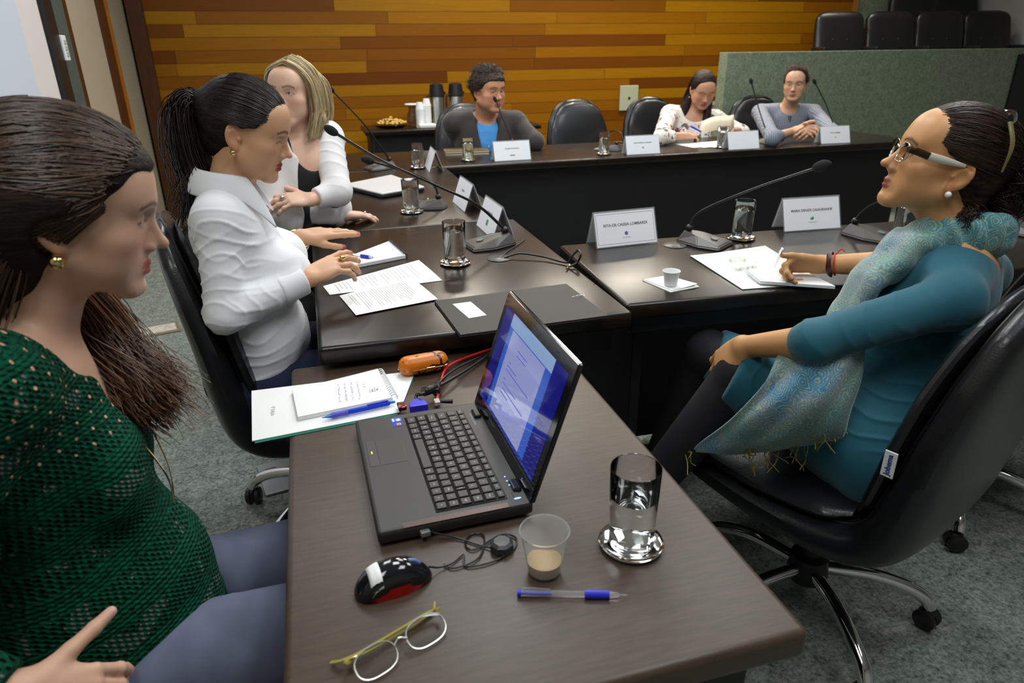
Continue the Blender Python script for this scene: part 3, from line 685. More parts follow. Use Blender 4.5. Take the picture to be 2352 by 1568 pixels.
m0 = Vector(ms.location); inv = ms.matrix_basis.inverted() if False else (Matrix.Translation(m0) @ RZ(math.radians(8))).inverted()
for q in ((1070, 1300), (1130, 1290), (1178, 1262), (1185, 1235), (1150, 1228), (1090, 1262), (1068, 1248), (1085, 1225), (1112, 1232), (1100, 1280), (1045, 1304), (1020, 1296)):
    pts.append(tuple(inv @ at(q[0], q[1], NZ + .003)))
tube(b, pts, .0014, 6, 6); fin('cable', b, M_BLACKP, ms, True)
b = newbm(); pts = [inv @ at(q[0], q[1], zz) for q, zz in (((1150, 1258), NZ + .008), ((1110, 1254), NZ + .003), ((1050, 1235), NZ + .004), ((1000, 1224), NZ + .012), ((975, 1216), NZ + .014))]
tube(b, pts, .0014, 6, 6); fin('cable', b, M_BLACKP, ms, True)
b = newbm(); rl = inv @ at(1153, 1262, NZ); lathe(b, [(0, 0), (.017, 0), (.018, .004), (.017, .013), (.012, .016), (0, .0165)], 8, c=tuple(rl)); fin('cable_reel', b, mat('grey black reel', (.03, .03, .032), .35), ms)
b = newbm(); up_ = inv @ at(972, 1214, NZ + .014); box(b, tuple(up_), (.014, .03, .008), bev=.001); fin('usb_plug', b, mat('grey connector', (.16, .16, .165), .4), ms)
# ---- folded eyeglasses lying on the desk
eg = empty('eyeglasses', tuple(at(905, 1500, NZ)), 0, 'folded eyeglasses with yellow temples at the bottom edge of the photo', 'eyeglasses')
ge = (Matrix.Translation(Vector(eg.location))).inverted()
pA = at(1008, 1425, NZ + .003); pB = at(808, 1545, NZ + .003)
ax = (pA - pB); ax.z = 0; Lg = ax.length; ax.normalize(); ay = Vector((ax.y, -ax.x, 0))   # ay points to the camera side
o0 = ge @ ((pA + pB) / 2)
def G(u, v, h): return Vector((o0.x, o0.y, 0)) + ax * u + ay * v + Vector((0, 0, h))
M_RIM = mat('pale silver rim', (.7, .7, .62), .25, .8); M_YEL = mat('yellow clear temple', (.55, .47, .10), .1, trans=.5, ior=1.4)
for s in (-1, 1):
    cu_ = .034; pts = []
    for k in range(25):
        a = 2 * PI * k / 24; ca, sa = math.cos(a), math.sin(a)
        u = cu_ * s + .026 * math.copysign(abs(ca) ** .75, ca); v = .018 * math.copysign(abs(sa) ** .85, sa)
        pts.append(G(u, .012 + v * .75, .014 - v * .55))
    b = newbm(); tube(b, pts, .0011, 6, 2); fin('rim', b, M_RIM, eg, True)
    b = newbm(); f = b.faces.new([b.verts.new(p) for p in pts[:-1]])
    ln_ = fin('lens', b, M_GLASS, eg); md = ln_.modifiers.new('s', 'SOLIDIFY'); md.thickness = .0012
b = newbm(); tube(b, [G(-.009, .010, .017), G(0, .006, .020), G(.009, .010, .017)], .0012, 6, 5); fin('bridge', b, M_RIM, eg, True)
b = newbm()
for s in (-1, 1): ball(b, G(s * .008, .008, .010), (.002, .0035, .004), u=8, v=6)
fin('nose_pad', b, M_GLASS, eg)
for s, hh in ((-1, .004), (1, .009)):
    b = newbm(); tube(b, [G(s * .062, .000, .02), G(s * .060, -.010, .014), G(s * .03, -.010 - hh * .3, hh + .003), G(-s * .035, -.012 - hh * .3, hh), G(-s * .062, -.018, hh), G(-s * .072, -.028, .004)], .0032, 6, 5, flat=.5)
    fin('temple', b, M_YEL, eg, True)
# ---- glasses of water with steel coasters
def glass(label, x, y, z, s=1.0, fill=.62, cup_group='water glasses on steel coasters', hi=False):
    n = 40 if hi else 24
    g = empty('water_glass', (x, y, z + .004), 0, label, 'glass', cup_group)
    h = .128 * s; r = .0355 * s
    b = newbm(); lathe(b, [(0, 0), (r * .86, 0), (r * .90, .003), (r, h - .001), (r - .0006, h), (r - .0013, h - .0005), (r * .90 - .0015, .016), (r * .8, .013), (0, .013)], n)
    fin('tumbler', b, M_GLASS, g, True)
    b = newbm(); hf = .013 + (h - .013) * fill; k = (hf - .016) / (h - .016); rw = (r * .90 - .0014) * (1 - k) + (r - .0013) * k
    lathe(b, [(0, .0132), (r * .8, .0132), (r * .90 - .0014, .0162), (rw, hf), (0, hf - .0004)], n); fin('water', b, M_WATER, g, True)
    c_ = empty('coaster', (x, y, z), 0, label.replace('glass of water', 'round steel coaster').replace('water glass', 'round steel coaster').replace('tumbler', 'round steel coaster'), 'coaster', 'round steel coasters')
    rc_ = .047 * s
    b = newbm(); lathe(b, [(0, 0), (rc_ * .7, 0), (rc_ * .97, .004), (rc_, .0075), (rc_ * .975, .008), (rc_ * .90, .0048), (rc_ * .62, .0035), (0, .0034)], n); d = fin('dish', b, M_CHROME, c_, True)
    return g
gp = at(1449, 1250, NZ); glass('glass of water on the brown desk, nearest to the camera', gp.x, gp.y, NZ, 1.0, .60, hi=True)
gp = at(1046, 606, TZ); glass('glass of water behind the loose papers of the woman in white', gp.x, gp.y, TZ, 1.0, .76)
gp = at(946, 488, TZ); glass('glass of water in front of the closed white laptop', gp.x, gp.y, TZ, 1.0, .68)
gp = at(961, 386, TZ); glass('water glass beside the far end name card in the table corner', gp.x, gp.y, TZ, 1.0, .7)
gp = at(1076, 369, TZ); glass('water glass in front of the man in the dark suit', gp.x, gp.y, TZ, 1.0, .72)
gp = at(1387, 355, TZ); glass('water glass in front of the empty chair at the far table', gp.x, gp.y, TZ, 1.0, .7)
gp = at(1657, 339, TZ); glass('water glass in front of the woman in the floral blouse', gp.x, gp.y, TZ, 1.0, .7)
gp = at(1702, 549, TZ); glass('glass of water between the two large name cards and the microphone base', gp.x, gp.y, TZ, 1.0, .74)
gp = at(2072, 540, TZ); glass('glass of water half hidden behind the chin of the woman in teal', gp.x, gp.y, TZ, 1.0, .7)
# ---- coffee cups
cc = empty('plastic_cup', tuple(at(1250, 1312, NZ)), 0, 'clear plastic cup with a little milky coffee on the brown desk', 'cup')
b = newbm(); pr = [(0, 0), (.0205, 0), (.022, .002)] + [(.022 + .0105 * k / 8, .002 + .066 * k / 8) for k in range(1, 9)] + [(.0345, .070), (.0338, .0712), (.0325, .0703)] + [(.0318 - .0105 * k / 8, .068 - .064 * k / 8) for k in range(9)] + [(0, .0035)]
lathe(b, pr, 40); fin('cup', b, M_PLAST, cc, True)
b = newbm(); lathe(b, [(0, .0036), (.0208, .0038), (.0238, .022), (0, .0215)], 32); fin('coffee', b, mat('milky coffee', S('#c9a878'), .15), cc, True)
nk = [at(1476, 645, TZ), at(1540, 672, TZ), at(1606, 660, TZ), at(1535, 634, TZ)]
npk = empty('napkin', (nk[0].x, nk[0].y, TZ), 0, 'folded white paper napkin under the small coffee cup', 'napkin')
q_ = [(p.x, p.y) for p in nk]
quad_slab('lower_fold', q_, .0, .0022, M_PAPER, npk, (nk[0].x, nk[0].y), curl=lambda u, v: .003 * abs(math.sin(6 * u)) * u * v, n=8)
quad_slab('upper_fold', [(q_[0][0] + .004, q_[0][1] + .001), (q_[1][0] + .006, q_[1][1] + .006), (q_[2][0] - .004, q_[2][1] + .004), (q_[3][0], q_[3][1] - .003)], .003, .0015, M_PAPER, npk, (nk[0].x, nk[0].y), curl=lambda u, v: .006 * (u * v) ** 2, n=8)
sc_p = at(1540, 654, TZ + .006)
sc2 = empty('coffee_cup', (sc_p.x, sc_p.y, TZ + .006), 0, 'small white ribbed plastic coffee cup on the napkin', 'cup')
b = newbm(); nn = 48; prs = [(0, 0), (.0165, 0), (.0175, .002), (.0215, .034), (.0225, .037), (.0245, .040), (.0235, .041), (.021, .038), (.0165, .004), (0, .003)]
lathe(b, prs, nn)
for v in b.verts:
    if .003 < v.co.z < .033 and (v.co.x ** 2 + v.co.y ** 2) ** .5 > .0165:
        a = math.atan2(v.co.y, v.co.x); s_ = 1 + .02 * math.cos(24 * a); v.co.x *= s_; v.co.y *= s_
fin('cup', b, M_WHITEP, sc2, True)
b = newbm(); lathe(b, [(0, .025), (.0185, .025), (.0187, .026), (0, .0262)], 24); fin('coffee', b, mat('milky coffee', S('#c9a878'), .15), sc2, True)
# ---- name cards
CARDS = empty_cards = []
def name_card(label, cx, cy, rz, z=TZ, wd=.228, txt='', logo=None, logotxt='', back=True, ts=.0115, border=False):
    c_ = empty('name_card', (cx, cy, z), rz, label, 'name card', 'acrylic name cards')
    H = .112; dp_ = .040; th = math.atan2(dp_, H); L = math.hypot(H, dp_)
    for s in (-1, 1):       # s=-1 : face towards local -y
        Mp = T(0, s * dp_ / 2, H / 2) @ (Matrix.Rotation(-s * 0, 4, 'Z')) @ Matrix.Rotation(s * th, 4, 'X')
        for k, off in enumerate((-.0016, .0016)):
            bb = newbm(); box(bb, (0, off, 0), (wd, .0014, L), bev=.0004, seg=1); bb.transform(Mp); fin('acrylic_pane', bb, M_ACRYL, c_)
        bb = newbm(); box(bb, (0, 0, -.001), (wd - .008, .0007, L - .009)); bb.transform(Mp); pp_ = fin('paper_insert', bb, mat('card paper', (.93, .93, .97), .7), c_)
        Mt = Mp @ Matrix.Rotation(PI / 2, 4, 'X') if s < 0 else Mp @ RZ(PI) @ Matrix.Rotation(PI / 2, 4, 'X')
        off = T(0, 0, .0006)
        if border:
            bb = newbm(); w2, h2 = wd / 2 - .009, L / 2 - .011
            for (x_, y_, sx, sy) in ((0, h2, 2 * w2, .0009), (0, -h2, 2 * w2, .0009), (w2, 0, .0009, 2 * h2), (-w2, 0, .0009, 2 * h2)): box(bb, (x_, y_, .0005), (sx, sy, .0002))
            bb.transform(Mt); fin('printed_border', bb, mat('navy ink', (.02, .03, .25), .6), pp_)
        if txt: text('lettering', txt, ts, Mt @ T(0, .012, .0005), M_INK, pp_, bold=True, sx=1.05)
        if logo:
            bb = newbm(); lm = mat('logo ' + logo, S(logo), .6)
            if logo == '#2c8a3a': ball(bb, (-.002, -.018, .0004), (.0048, .0055, .0003), u=12, v=6); ball(bb, (.003, -.0165, .0004), (.0042, .005, .0003), u=12, v=6); box(bb, (.004, -.011, .0004), (.002, .004, .0003))
            elif logo in ('#2a7a5a', '#7c7c84'): box(bb, (0, -.022, .0004), (.022, .020, .0003)) if logo == '#2a7a5a' else box(bb, (0, -.027, .0004), (.03, .007, .0003))
            else: ball(bb, (0, -.017, .0004), (.0065, .0065, .0003), u=16, v=6)
            bb.transform(Mt); fin('printed_logo', bb, lm, pp_)
        if logotxt: text('lettering', logotxt, .006, Mt @ T(0, -.030, .0005), M_GREYINK, pp_)
    return c_
name_card('clear name card with a thin border and purple logo on the right table', .962, 2.03 + .02, .06, txt='RITA DE CASSIA LOMBARDI', logo='#3d36a0', logotxt='MUNICIPAL', border=True, ts=.0125)
name_card('clear name card with a green logo near the writing hand', 1.672, 2.035, -.06, txt='MARIA DENIZE CASAGRANDE', logo='#2c8a3a', logotxt='Observatório', ts=.0115)
name_card('clear name card seen at an angle beside the nearest table microphone', .595, 2.335, PI / 2 * 3 + .02, txt='ARLEN SILVA', logo='#2a7a5a')
name_card('clear name card seen at an angle beside the middle microphone of the left table', .595, 2.785, PI / 2 * 3 + .02, txt='HELLEN')
name_card('clear name card in the corner of the tables, seen nearly edge on', .632, 3.80, PI / 2 * 3 - .05)
name_card('white name card in front of the man in the dark suit', 1.125, 3.985, .02, txt='VALDIR SANTANA', logo='#7c7c84', ts=.010)
name_card('white name card between the empty chair and the woman in the floral blouse', 1.95, 3.955, .0, txt='GISELA FERREIRA CORDEIRO', logo='#8fa39b', ts=.009)
name_card('white name card in front of the woman in the floral blouse, catching the light', 2.64, 3.935, .0, txt='')
name_card('white name card with a yellow logo in front of the man in the grey shirt', 3.36, 3.97, -.04, txt='VITOR GABRIEL', logo='#d8cf2c', ts=.011)
name_card('clear name card behind the bun of the woman in teal', 2.45, 1.98, -.05, txt='', logotxt='')
# ---- microphones
def mic(label, bx, by, rz, pts, z=TZ, led=None, head_r=.012, group='gooseneck table microphones'):
    """wedge base whose high end carries the ball; pts = gooseneck way points in the world, last one the head"""
    r = empty('table_microphone', (bx, by, z), rz, label, 'microphone', group)
    inv_ = (Matrix.Translation((bx, by, z)) @ RZ(rz)).inverted()
    b = newbm()
    # local: high end at y=0, low front end at y=.15
    V = [(-.030, -.030, 0), (.030, -.030, 0), (.062, .06, 0), (.058, .135, 0), (-.058, .135, 0), (-.062, .06, 0)]
    Tp = [(-.014, -.012, .040), (.014, -.012, .040), (.030, .04, .036), (.050, .128, .014), (-.050, .128, .014), (-.030, .04, .036)]
    a = [b.verts.new(v) for v in V]; c_ = [b.verts.new(v) for v in Tp]
    m_ = [b.verts.new((v[0], v[1], .008)) for v in V]
    b.faces.new(a[::-1]); b.faces.new(c_)
    for i in range(6):
        j = (i + 1) % 6; b.faces.new([a[i], a[j], m_[j], m_[i]]); b.faces.new([m_[i], m_[j], c_[j], c_[i]])
    bmesh.ops.bevel(b, geom=b.edges[:], offset=.003, segments=2, affect='EDGES')
    fin('base', b, mat('graphite mic plastic', S('#4d4845'), .36), r)
    b = newbm(); lathe(b, [(0, 0), (.012, 0), (.012, .004), (0, .004)], 18); b.transform(T(0, .09, .0225) @ Matrix.Rotation(-.22, 4, 'X')); fin('talk_button', b, mat('grey connector', (.16, .16, .165), .4), r, True)
    if led: b = newbm(); ball(b, (.02, .055, .034), .0022, u=8, v=6); fin('indicator_light', b, mat('led ' + led, S(led), .4, emit=S(led), es=3), r)
    b = newbm(); ball(b, (0, 0, .048), (.013, .013, .012)); fin('ball_joint', b, M_BLACKP, r)
    P = [Vector((0, 0, .05))] + [inv_ @ Vector(p) for p in pts]
    b = newbm(); tube(b, P, .0042, 8, 8, rads=[.0052, .0045, .0036, .0036, .0042]); fin('gooseneck', b, mat('dark neck metal', (.03, .03, .032), .35, .5), r, True)
    d = (P[-1] - P[-2]).normalized(); q = d.to_track_quat('Z', 'Y').to_matrix()
    b = newbm(); ball(b, P[-1] + d * .010, (head_r, head_r, head_r * 1.8), q, 16, 12); fin('foam_windscreen', b, mat('black foam', (.012, .012, .013), .95, bump=.6, bscale=900), r, True)
    return r
def cyl_grommet(label, px, py):
    p = at(px, py, TZ); g = empty('cable_grommet', (p.x, p.y, TZ), 0, label, 'cable grommet')
    b = newbm(); lathe(b, [(0, 0), (.037, 0), (.038, .002), (.036, .0035), (0, .004)], 28); fin('cover', b, mat('graphite mic plastic', S('#4d4845'), .36), g, True)
    return g
m = mic('gooseneck microphone nearest on the left table, its long neck reaching towards the woman in white', .585, 2.16, math.radians(98), [dep(1095, 470, 2.2), dep(1000, 425, 2.05), dep(880, 370, 1.93), dep(768, 304, 1.83)])
b = newbm(); inv_ = (Matrix.Translation(m.location) @ RZ(m.rotation_euler.z)).inverted()
tube(b, [inv_ @ p for p in (at(1206, 550, .756), at(1190, 562, .754), at(1165, 578, .754), at(1152, 592, .753))], .0022, 6, 5); fin('cable', b, M_BLACKP, m, True)
mic('gooseneck microphone in the middle of the left table behind the closed white laptop', .475, 2.79, math.radians(58), [dep(1000, 430, 2.78), dep(975, 410, 2.72), dep(930, 393, 2.6), dep(850, 369, 2.5)], led='#7dff3a', head_r=.015)
mic('gooseneck microphone at the far end of the left table, leaning up to the left', .405, 3.93, math.radians(110), [dep(880, 345, 3.72), dep(840, 290, 3.6), dep(800, 246, 3.5), dep(763, 208, 3.42)], head_r=.013)
mic('gooseneck microphone on the right table between the two large name cards', 1.178, 1.995, math.radians(215), [dep(1598, 495, 2.25), dep(1640, 470, 2.2), dep(1740, 430, 2.05), dep(1830, 400, 1.93), dep(1880, 384, 1.87)], head_r=.016)
mic('gooseneck microphone on the right table, neck passing behind the chin of the woman in teal', 1.758, 1.90, math.radians(205), [dep(1980, 488, 2.3), dep(2010, 467, 2.25), dep(2090, 440, 2.1), dep(2180, 410, 2.0)])
mic('gooseneck microphone at the right edge of the photo behind the woman in teal', 2.29, 1.80, math.radians(200), [dep(2325, 485, 2.3), dep(2350, 455, 2.25), dep(2420, 420, 2.1)])
mic('gooseneck microphone of the man in the dark suit, held up to his mouth', 1.165, 4.085, 0, [aty(1172, 315, 4.10), aty(1158, 280, 4.12), aty(1145, 245, 4.15), aty(1139, 232, 4.16)], head_r=.011)
mic('low gooseneck microphone in front of the empty chair at the far table', 1.86, 4.12, math.radians(40), [aty(1432, 325, 4.14), aty(1425, 305, 4.18), aty(1410, 300, 4.25), aty(1395, 305, 4.3)], head_r=.009)
mic('gooseneck microphone beside the man in the grey shirt, on his right hand side', 2.95, 4.07, 0, [aty(1758, 295, 4.12), aty(1740, 240, 4.18), aty(1726, 190, 4.2)], head_r=.012)
mic('gooseneck microphone behind the name card with the yellow logo', 3.53, 4.10, 0, [aty(1915, 285, 4.14), aty(1895, 235, 4.18), aty(1872, 190, 4.2)], head_r=.012)
cyl_grommet('flat round cable cover on the left table beside the nearest microphone', 1147, 594)
cyl_grommet('flat round cable cover on the right table left of the microphone', 1550, 564)
b = newbm(); tube(b, [at(1158, 592, .754), at(1195, 582, .765), at(1250, 590, .76), at(1300, 603, .757), at(1312, 590, .775), at(1328, 575, .795), at(1334, 585, .79), at(1326, 602, .765), at(1310, 612, .756)], .0032, 8, 6)
b2 = tag(fin('audio_cable', b, M_BLACKP, None, True), 'short loose black audio cable with a bent end between the tables', 'cable')
b = newbm(); pq = [at(1308, 608, .758), at(1302, 617, .756)]; tube(b, pq, .003, 8, 0); fin('jack_plug', b, M_GOLD, b2, True)
# ---- papers, pads and the black folder on the left table
def sheet_text(parent, rows, o, m=M_GREYINK, z=0.0):
    bb = newbm()
    for (x0_, y0_, x1_, y1_, w_) in rows:
        dx, dy = x1_ - x0_, y1_ - y0_; L_ = math.hypot(dx, dy)
        box(bb, ((x0_ + x1_) / 2 - o[0], (y0_ + y1_) / 2 - o[1], z), (L_, w_, .0002), rot=Matrix.Rotation(math.atan2(dy, dx), 3, 'Z'))
    fin('printed_text', bb, m, parent)
def lerp4(q, u, v):
    a = (q[0][0] * (1 - u) + q[1][0] * u, q[0][1] * (1 - u) + q[1][1] * u); c_ = (q[3][0] * (1 - u) + q[2][0] * u, q[3][1] * (1 - u) + q[2][1] * u)
    return (a[0] * (1 - v) + c_[0] * v, a[1] * (1 - v) + c_[1] * v)
def paper(label, px, z_, name='paper_sheet', lines=26, group='loose printed papers', seed=1):
    q = [tuple(at(*p, TZ))[:2] for p in px]
    e = empty(name, (q[0][0], q[0][1], z_), 0, label, 'paper', group)
    quad_slab('sheet', q, 0, .0006, M_PAPER, e, q[0], curl=lambda u, v: .0015 * math.sin(3 * u) * math.sin(5 * v) ** 2, n=10)
    rr = random.Random(seed); rows_ = []
    for k in range(lines):
        v = .10 + .8 * k / lines
        if rr.random() < .12: continue
        a = lerp4(q, .10, v); b1 = lerp4(q, rr.uniform(.6, .9), v); rows_.append((*a, *b1, .0012))
    sheet_text(e, rows_, q[0], mat('pale print', (.55, .54, .53), .8), .0024); return e
paper('printed sheet lying under another one, beside the spiral pad', [(742, 658), (758, 678), (1016, 645), (962, 598)], TZ + .001, lines=22)
paper('printed sheet on top of another, nearest to the table edge', [(780, 682), (818, 727), (1006, 690), (945, 640)], TZ + .0035, lines=26, seed=4)
npq = [(763, 612), (790, 622), (932, 594), (895, 561)]; q = [tuple(at(*p, TZ))[:2] for p in npq]
e = empty('notepad', (q[0][0], q[0][1], TZ), 0, 'thick white top-bound pad under the hand of the woman in the white shirt', 'notepad')
quad_slab('pages', q, .0005, .012, mat('page stack', (.82, .82, .8), .7), e, q[0], bev=.001)
b = newbm()
for k in range(16):
    p = lerp4(q, 0, 0); pa = (q[2][0] * (k + .5) / 16 + q[3][0] * (1 - (k + .5) / 16) - q[0][0], q[2][1] * (k + .5) / 16 + q[3][1] * (1 - (k + .5) / 16) - q[0][1])
    tube(b, [(pa[0] + .008 * math.cos(a), pa[1], .007 + .009 * math.sin(a)) for a in np.linspace(-.8, PI + .6, 8)], .0012, 5, 2)
fin('spiral_binding', b, mat('navy binding', (.04, .04, .09), .4), e)
pen('clear pen with a blue end on the white pad of the left table', at(778, 580, TZ + .018), at(862, 592, TZ + .018), 'clear')
fq = [(998, 697), (1057, 776), (1397, 731), (1300, 657)]; q = [tuple(at(*p, TZ))[:2] for p in fq]
e = empty('black_folder', (q[0][0], q[0][1], TZ), 0, 'black folder with a white label overhanging the near end of the left table', 'folder')
mfo = mat('black leatherette', S('#2b2827'), .55, bump=.2, bscale=500)
quad_slab('back_cover', q, .0008, .003, mfo, e, q[0], bev=.0006); quad_slab('front_cover', [(p[0] + .001, p[1] + .001) for p in q], .0045, .003, mfo, e, q[0], bev=.0006)
lq = [lerp4(q, .17, .10), lerp4(q, .62, .13), lerp4(q, .60, .255), lerp4(q, .17, .23)]
quad_slab('white_label', lq, .0077, .0004, M_PAPER, e, q[0])
b = newbm(); cpx = lerp4(q, .42, .97); c0 = (cpx[0] - q[0][0], cpx[1] - q[0][1])
tube(b, [(c0[0] + dx, c0[1] + dy, .0085) for dx, dy in ((.012, .004), (-.014, .003), (-.014, -.004), (.016, -.003), (.018, .002), (.014, .006), (-.008, .006))], .0006, 5, 3); fin('paper_clip', b, M_STEEL, e)
# closed white laptop
wq = [(790, 425), (877, 446), (975, 430), (899, 403)]; q = [tuple(at(*p, TZ + .02))[:2] for p in wq]
e = empty('closed_laptop', (q[0][0], q[0][1], TZ), 0, 'closed white laptop lying on the left table in front of the blonde woman', 'laptop')
quad_slab('base', q, .003, .012, mat('dark laptop base', (.02, .02, .022), .4), e, q[0], bev=.002); quad_slab('lid', q, .0155, .010, mat('pearl white lid', (.80, .78, .78), .25, coat=.4), e, q[0], bev=.003)
pc = lerp4(q, .45, .55); text('lettering', 'POSITIVO', .022, T(pc[0] - q[0][0], pc[1] - q[0][1], .0257) @ RZ(-.2), mat('light grey print', (.6, .58, .6), .4), e)
# ---- folder, pad on the right table
fq = [(1585, 590), (1705, 666), (1895, 652), (1757, 569)]; q = [tuple(at(*p, TZ))[:2] for p in fq]
e = empty('presentation_folder', (q[0][0], q[0][1], TZ), 0, 'white printed folder with green lettering lying in front of the woman in teal', 'folder')
quad_slab('green_inside', q, .0004, .001, mat('dark green card', (.01, .05, .04), .5), e, q[0]); quad_slab('cover', q, .0016, .0014, M_PAPER, e, q[0], curl=lambda u, v: .006 * (1 - u) * abs(v - .3), n=8)
pc = lerp4(q, .53, .38)
text('lettering', 'SOCIAL', .024, T(pc[0] - q[0][0] - .005, pc[1] - q[0][1], .0075) @ RZ(PI + .18), mat('olive print', S('#8a9a78'), .7), e, bold=True)
b = newbm(); pd = lerp4(q, .30, .42)
for k in range(14):
    a = 2 * PI * k / 14; ball(b, (pd[0] - q[0][0] + .024 * math.cos(a), pd[1] - q[0][1] + .017 * math.sin(a), .0085), (.0045, .0032, .0004), u=8, v=4)
fin('printed_ring', b, mat('green print', S('#8fc070'), .7), e)
nq = [(1737, 638), (1745, 652), (1918, 664), (1890, 640)]; q = [tuple(at(*p, TZ + .008))[:2] for p in nq]
q = [q[0], q[1], q[2], (q[3][0] - .02, q[3][1] + .05)]; q[0] = (q[0][0] + .0, q[0][1] + .05)
e = empty('writing_pad', (q[0][0], q[0][1], TZ + .008), 0, 'small white notepad under the writing hand of the woman in teal', 'notepad')
quad_slab('pages', q, 0, .009, mat('page stack', (.82, .82, .8), .7), e, q[0], bev=.0008)
b = newbm()
for k in range(12):
    pa = (q[0][0] * (1 - (k + .5) / 12) + q[1][0] * (k + .5) / 12 - q[0][0], q[0][1] * (1 - (k + .5) / 12) + q[1][1] * (k + .5) / 12 - q[0][1])
    tube(b, [(pa[0] - .002 + .005 * math.cos(a), pa[1], .005 + .006 * math.sin(a)) for a in np.linspace(-.5, PI + .8, 7)], .0009, 5, 2)
fin('spiral_binding', b, M_WHITEP, e)
# ---- far table: tan notebooks, papers
pq = at(1078, 352, TZ)
for k, (dz, lab) in enumerate(((0, 'tan covered notebook under another one beside the man in the suit'), (.013, 'tan covered notebook on top of another one beside the man in the suit'))):
    e = empty('notebook', (pq.x - .02, pq.y, TZ + dz), -.12 + .03 * k, lab, 'notebook', 'tan notebooks')
    b = newbm(); box(b, (0, 0, .006), (.27, .15, .009)); fin('pages', b, mat('cream pages', S('#d8ceb4'), .7), e)
    for zz in (.0008, .0112):
        b = newbm(); box(b, (0, 0, zz), (.275, .155, .0014), bev=.0004); fin('cover', b, mat('dark tan cover', S('#6c5c40'), .5), e)
e = empty('paper_sheet', (2.52, 4.19, TZ + .001), .1, 'white papers spread flat in front of the woman in the floral blouse', 'paper')
for k in range(3):
    b = newbm(); box(b, (.04 * k, -.02 * k, .0006 + .0016 * k), (.30, .21, .0012), rot=Matrix.Rotation(.12 * k, 3, 'Z')); fin('sheet', b, M_PAPER, e)
e = empty('document_case', (3.02, 4.28, TZ), .05, 'flat black document case left of the man in the grey shirt', 'folder')
b = newbm(); box(b, (0, 0, .008), (.24, .2, .015), bev=.003); fin('case_body', b, M_BLACKP, e)
b = newbm(); box(b, (-.10, -.102, .012), (.04, .004, .008)); fin('clasp', b, M_STEEL, e)
# ---- side table refreshments
def sd(x, y): return (x, y, .7525)
def thermos(label, x, y):
    e = empty('thermos_jug', sd(x, y), .4, label, 'thermos', 'steel thermos jugs')
    b = newbm(); lathe(b, [(0, 0), (.062, 0), (.065, .012), (.063, .02), (.063, .235), (.060, .245), (0, .245)], 28); fin('body', b, M_STEEL, e, True)
    b = newbm(); lathe(b, [(.064, .235), (.067, .24), (.064, .262), (.058, .31), (.054, .335), (.03, .342), (0, .343)], 28); fin('lid', b, M_BLACKP, e, True)
    b = newbm(); tube(b, [(-.064, 0, .25), (-.095, 0, .235), (-.098, 0, .12), (-.066, 0, .07)], .009, 8, 5); fin('handle', b, M_BLACKP, e, True)
    b = newbm(); box(b, (.07, 0, .262), (.03, .026, .022), bev=.005); fin('spout', b, M_BLACKP, e); return e
thermos('steel thermos jug with a black lid, farther left of the two', 1.075, 6.12); thermos('steel thermos jug with a black lid, nearer to the man in the suit', 1.24, 6.12)
e = empty('snack_platter', sd(.665, 6.08), 0, 'glass platter heaped with light brown pastries on the side table', 'platter')
b = newbm(); lathe(b, [(0, 0), (.10, 0), (.125, .012), (.165, .03), (.163, .033), (.12, .018), (0, .012)], 30); fin('dish', b, M_GLASS, e, True)
b = newbm(); rr = random.Random(5)
for k in range(70):
    a = rr.uniform(0, 2 * PI); q_ = rr.random() ** .6 * .125; ball(b, (q_ * math.cos(a), q_ * math.sin(a), .03 + (.05 * (1 - q_ / .135)) * rr.random() + .012), (.017, .012, .010), Matrix.Rotation(rr.uniform(0, PI), 3, 'Z') @ Matrix.Rotation(rr.uniform(-.6, .6), 3, 'X'), 10, 6)
tag(fin('pastries', b, mat('pastry', S('#d0a858'), .7, var=.35, vscale=60), e, True), kind='stuff')
e = empty('glass_bowl', sd(.87, 6.17), 0, 'dark glass jar with a pale flat lid between snacks and cups', 'jar')
b = newbm(); lathe(b, [(0, 0), (.05, 0), (.055, .01), (.052, .09), (.035, .13), (.04, .17), (0, .17)], 24); fin('jar', b, mat('smoky glass', (.35, .28, .2), .05, trans=.85), e, True)
b = newbm(); lathe(b, [(0, .17), (.066, .172), (.07, .178), (.064, .183), (0, .183)], 28); fin('lid', b, M_WHITEP, e, True)
def cupstack(label, x, y, n, r=.028):
    e = empty('cup_stack', sd(x, y), 0, label, 'cups', 'stacked white plastic cups')
    b = newbm()
    for k in range(n):
        z0 = k * .013
        lathe(b, [(r * 1.15, z0), (r * 1.2, z0 + .002), (r * .80, z0 + .058), (r * .78, z0 + .06), (0, z0 + .06)], 20)
    tag(fin('cups', b, M_WHITEP, e, True), kind='stuff'); return e
cupstack('leaning stack of white plastic cups left of the thermos jugs, the shorter one', .905, 6.01, 12, .030); cupstack('tall stack of white plastic cups beside the nearer thermos', .968, 6.03, 14, .031)
e = empty('napkin_pack', sd(.95, 5.94), 0, 'pack of white napkins at the front of the side table', 'napkins')
b = newbm(); box(b, (0, 0, .018), (.14, .07, .034), bev=.010, seg=3); fin('pack', b, M_PAPER, e, True)
for x_, lab in ((1.10, 'single white plastic cup on the side table beside the napkin pack'), (1.175, 'single white plastic cup on the side table beside the sleeve of the suit')):
    e = empty('side_cup', (x_, 5.98, .7525), 0, lab, 'cup', 'single white cups'); b = newbm(); lathe(b, [(0, 0), (.022, 0), (.032, .078), (.033, .08), (.030, .078), (.02, .003), (0, .003)], 22); fin('cup', b, M_WHITEP, e, True)
e = empty('sweetener_bottle', (1.152, 6.03, .7525), 0, 'small white sweetener bottle with a red cap by the thermos jugs', 'bottle')
b = newbm(); lathe(b, [(0, 0), (.018, 0), (.02, .01), (.02, .08), (.014, .10), (0, .10)], 18); fin('bottle', b, M_WHITEP, e, True)
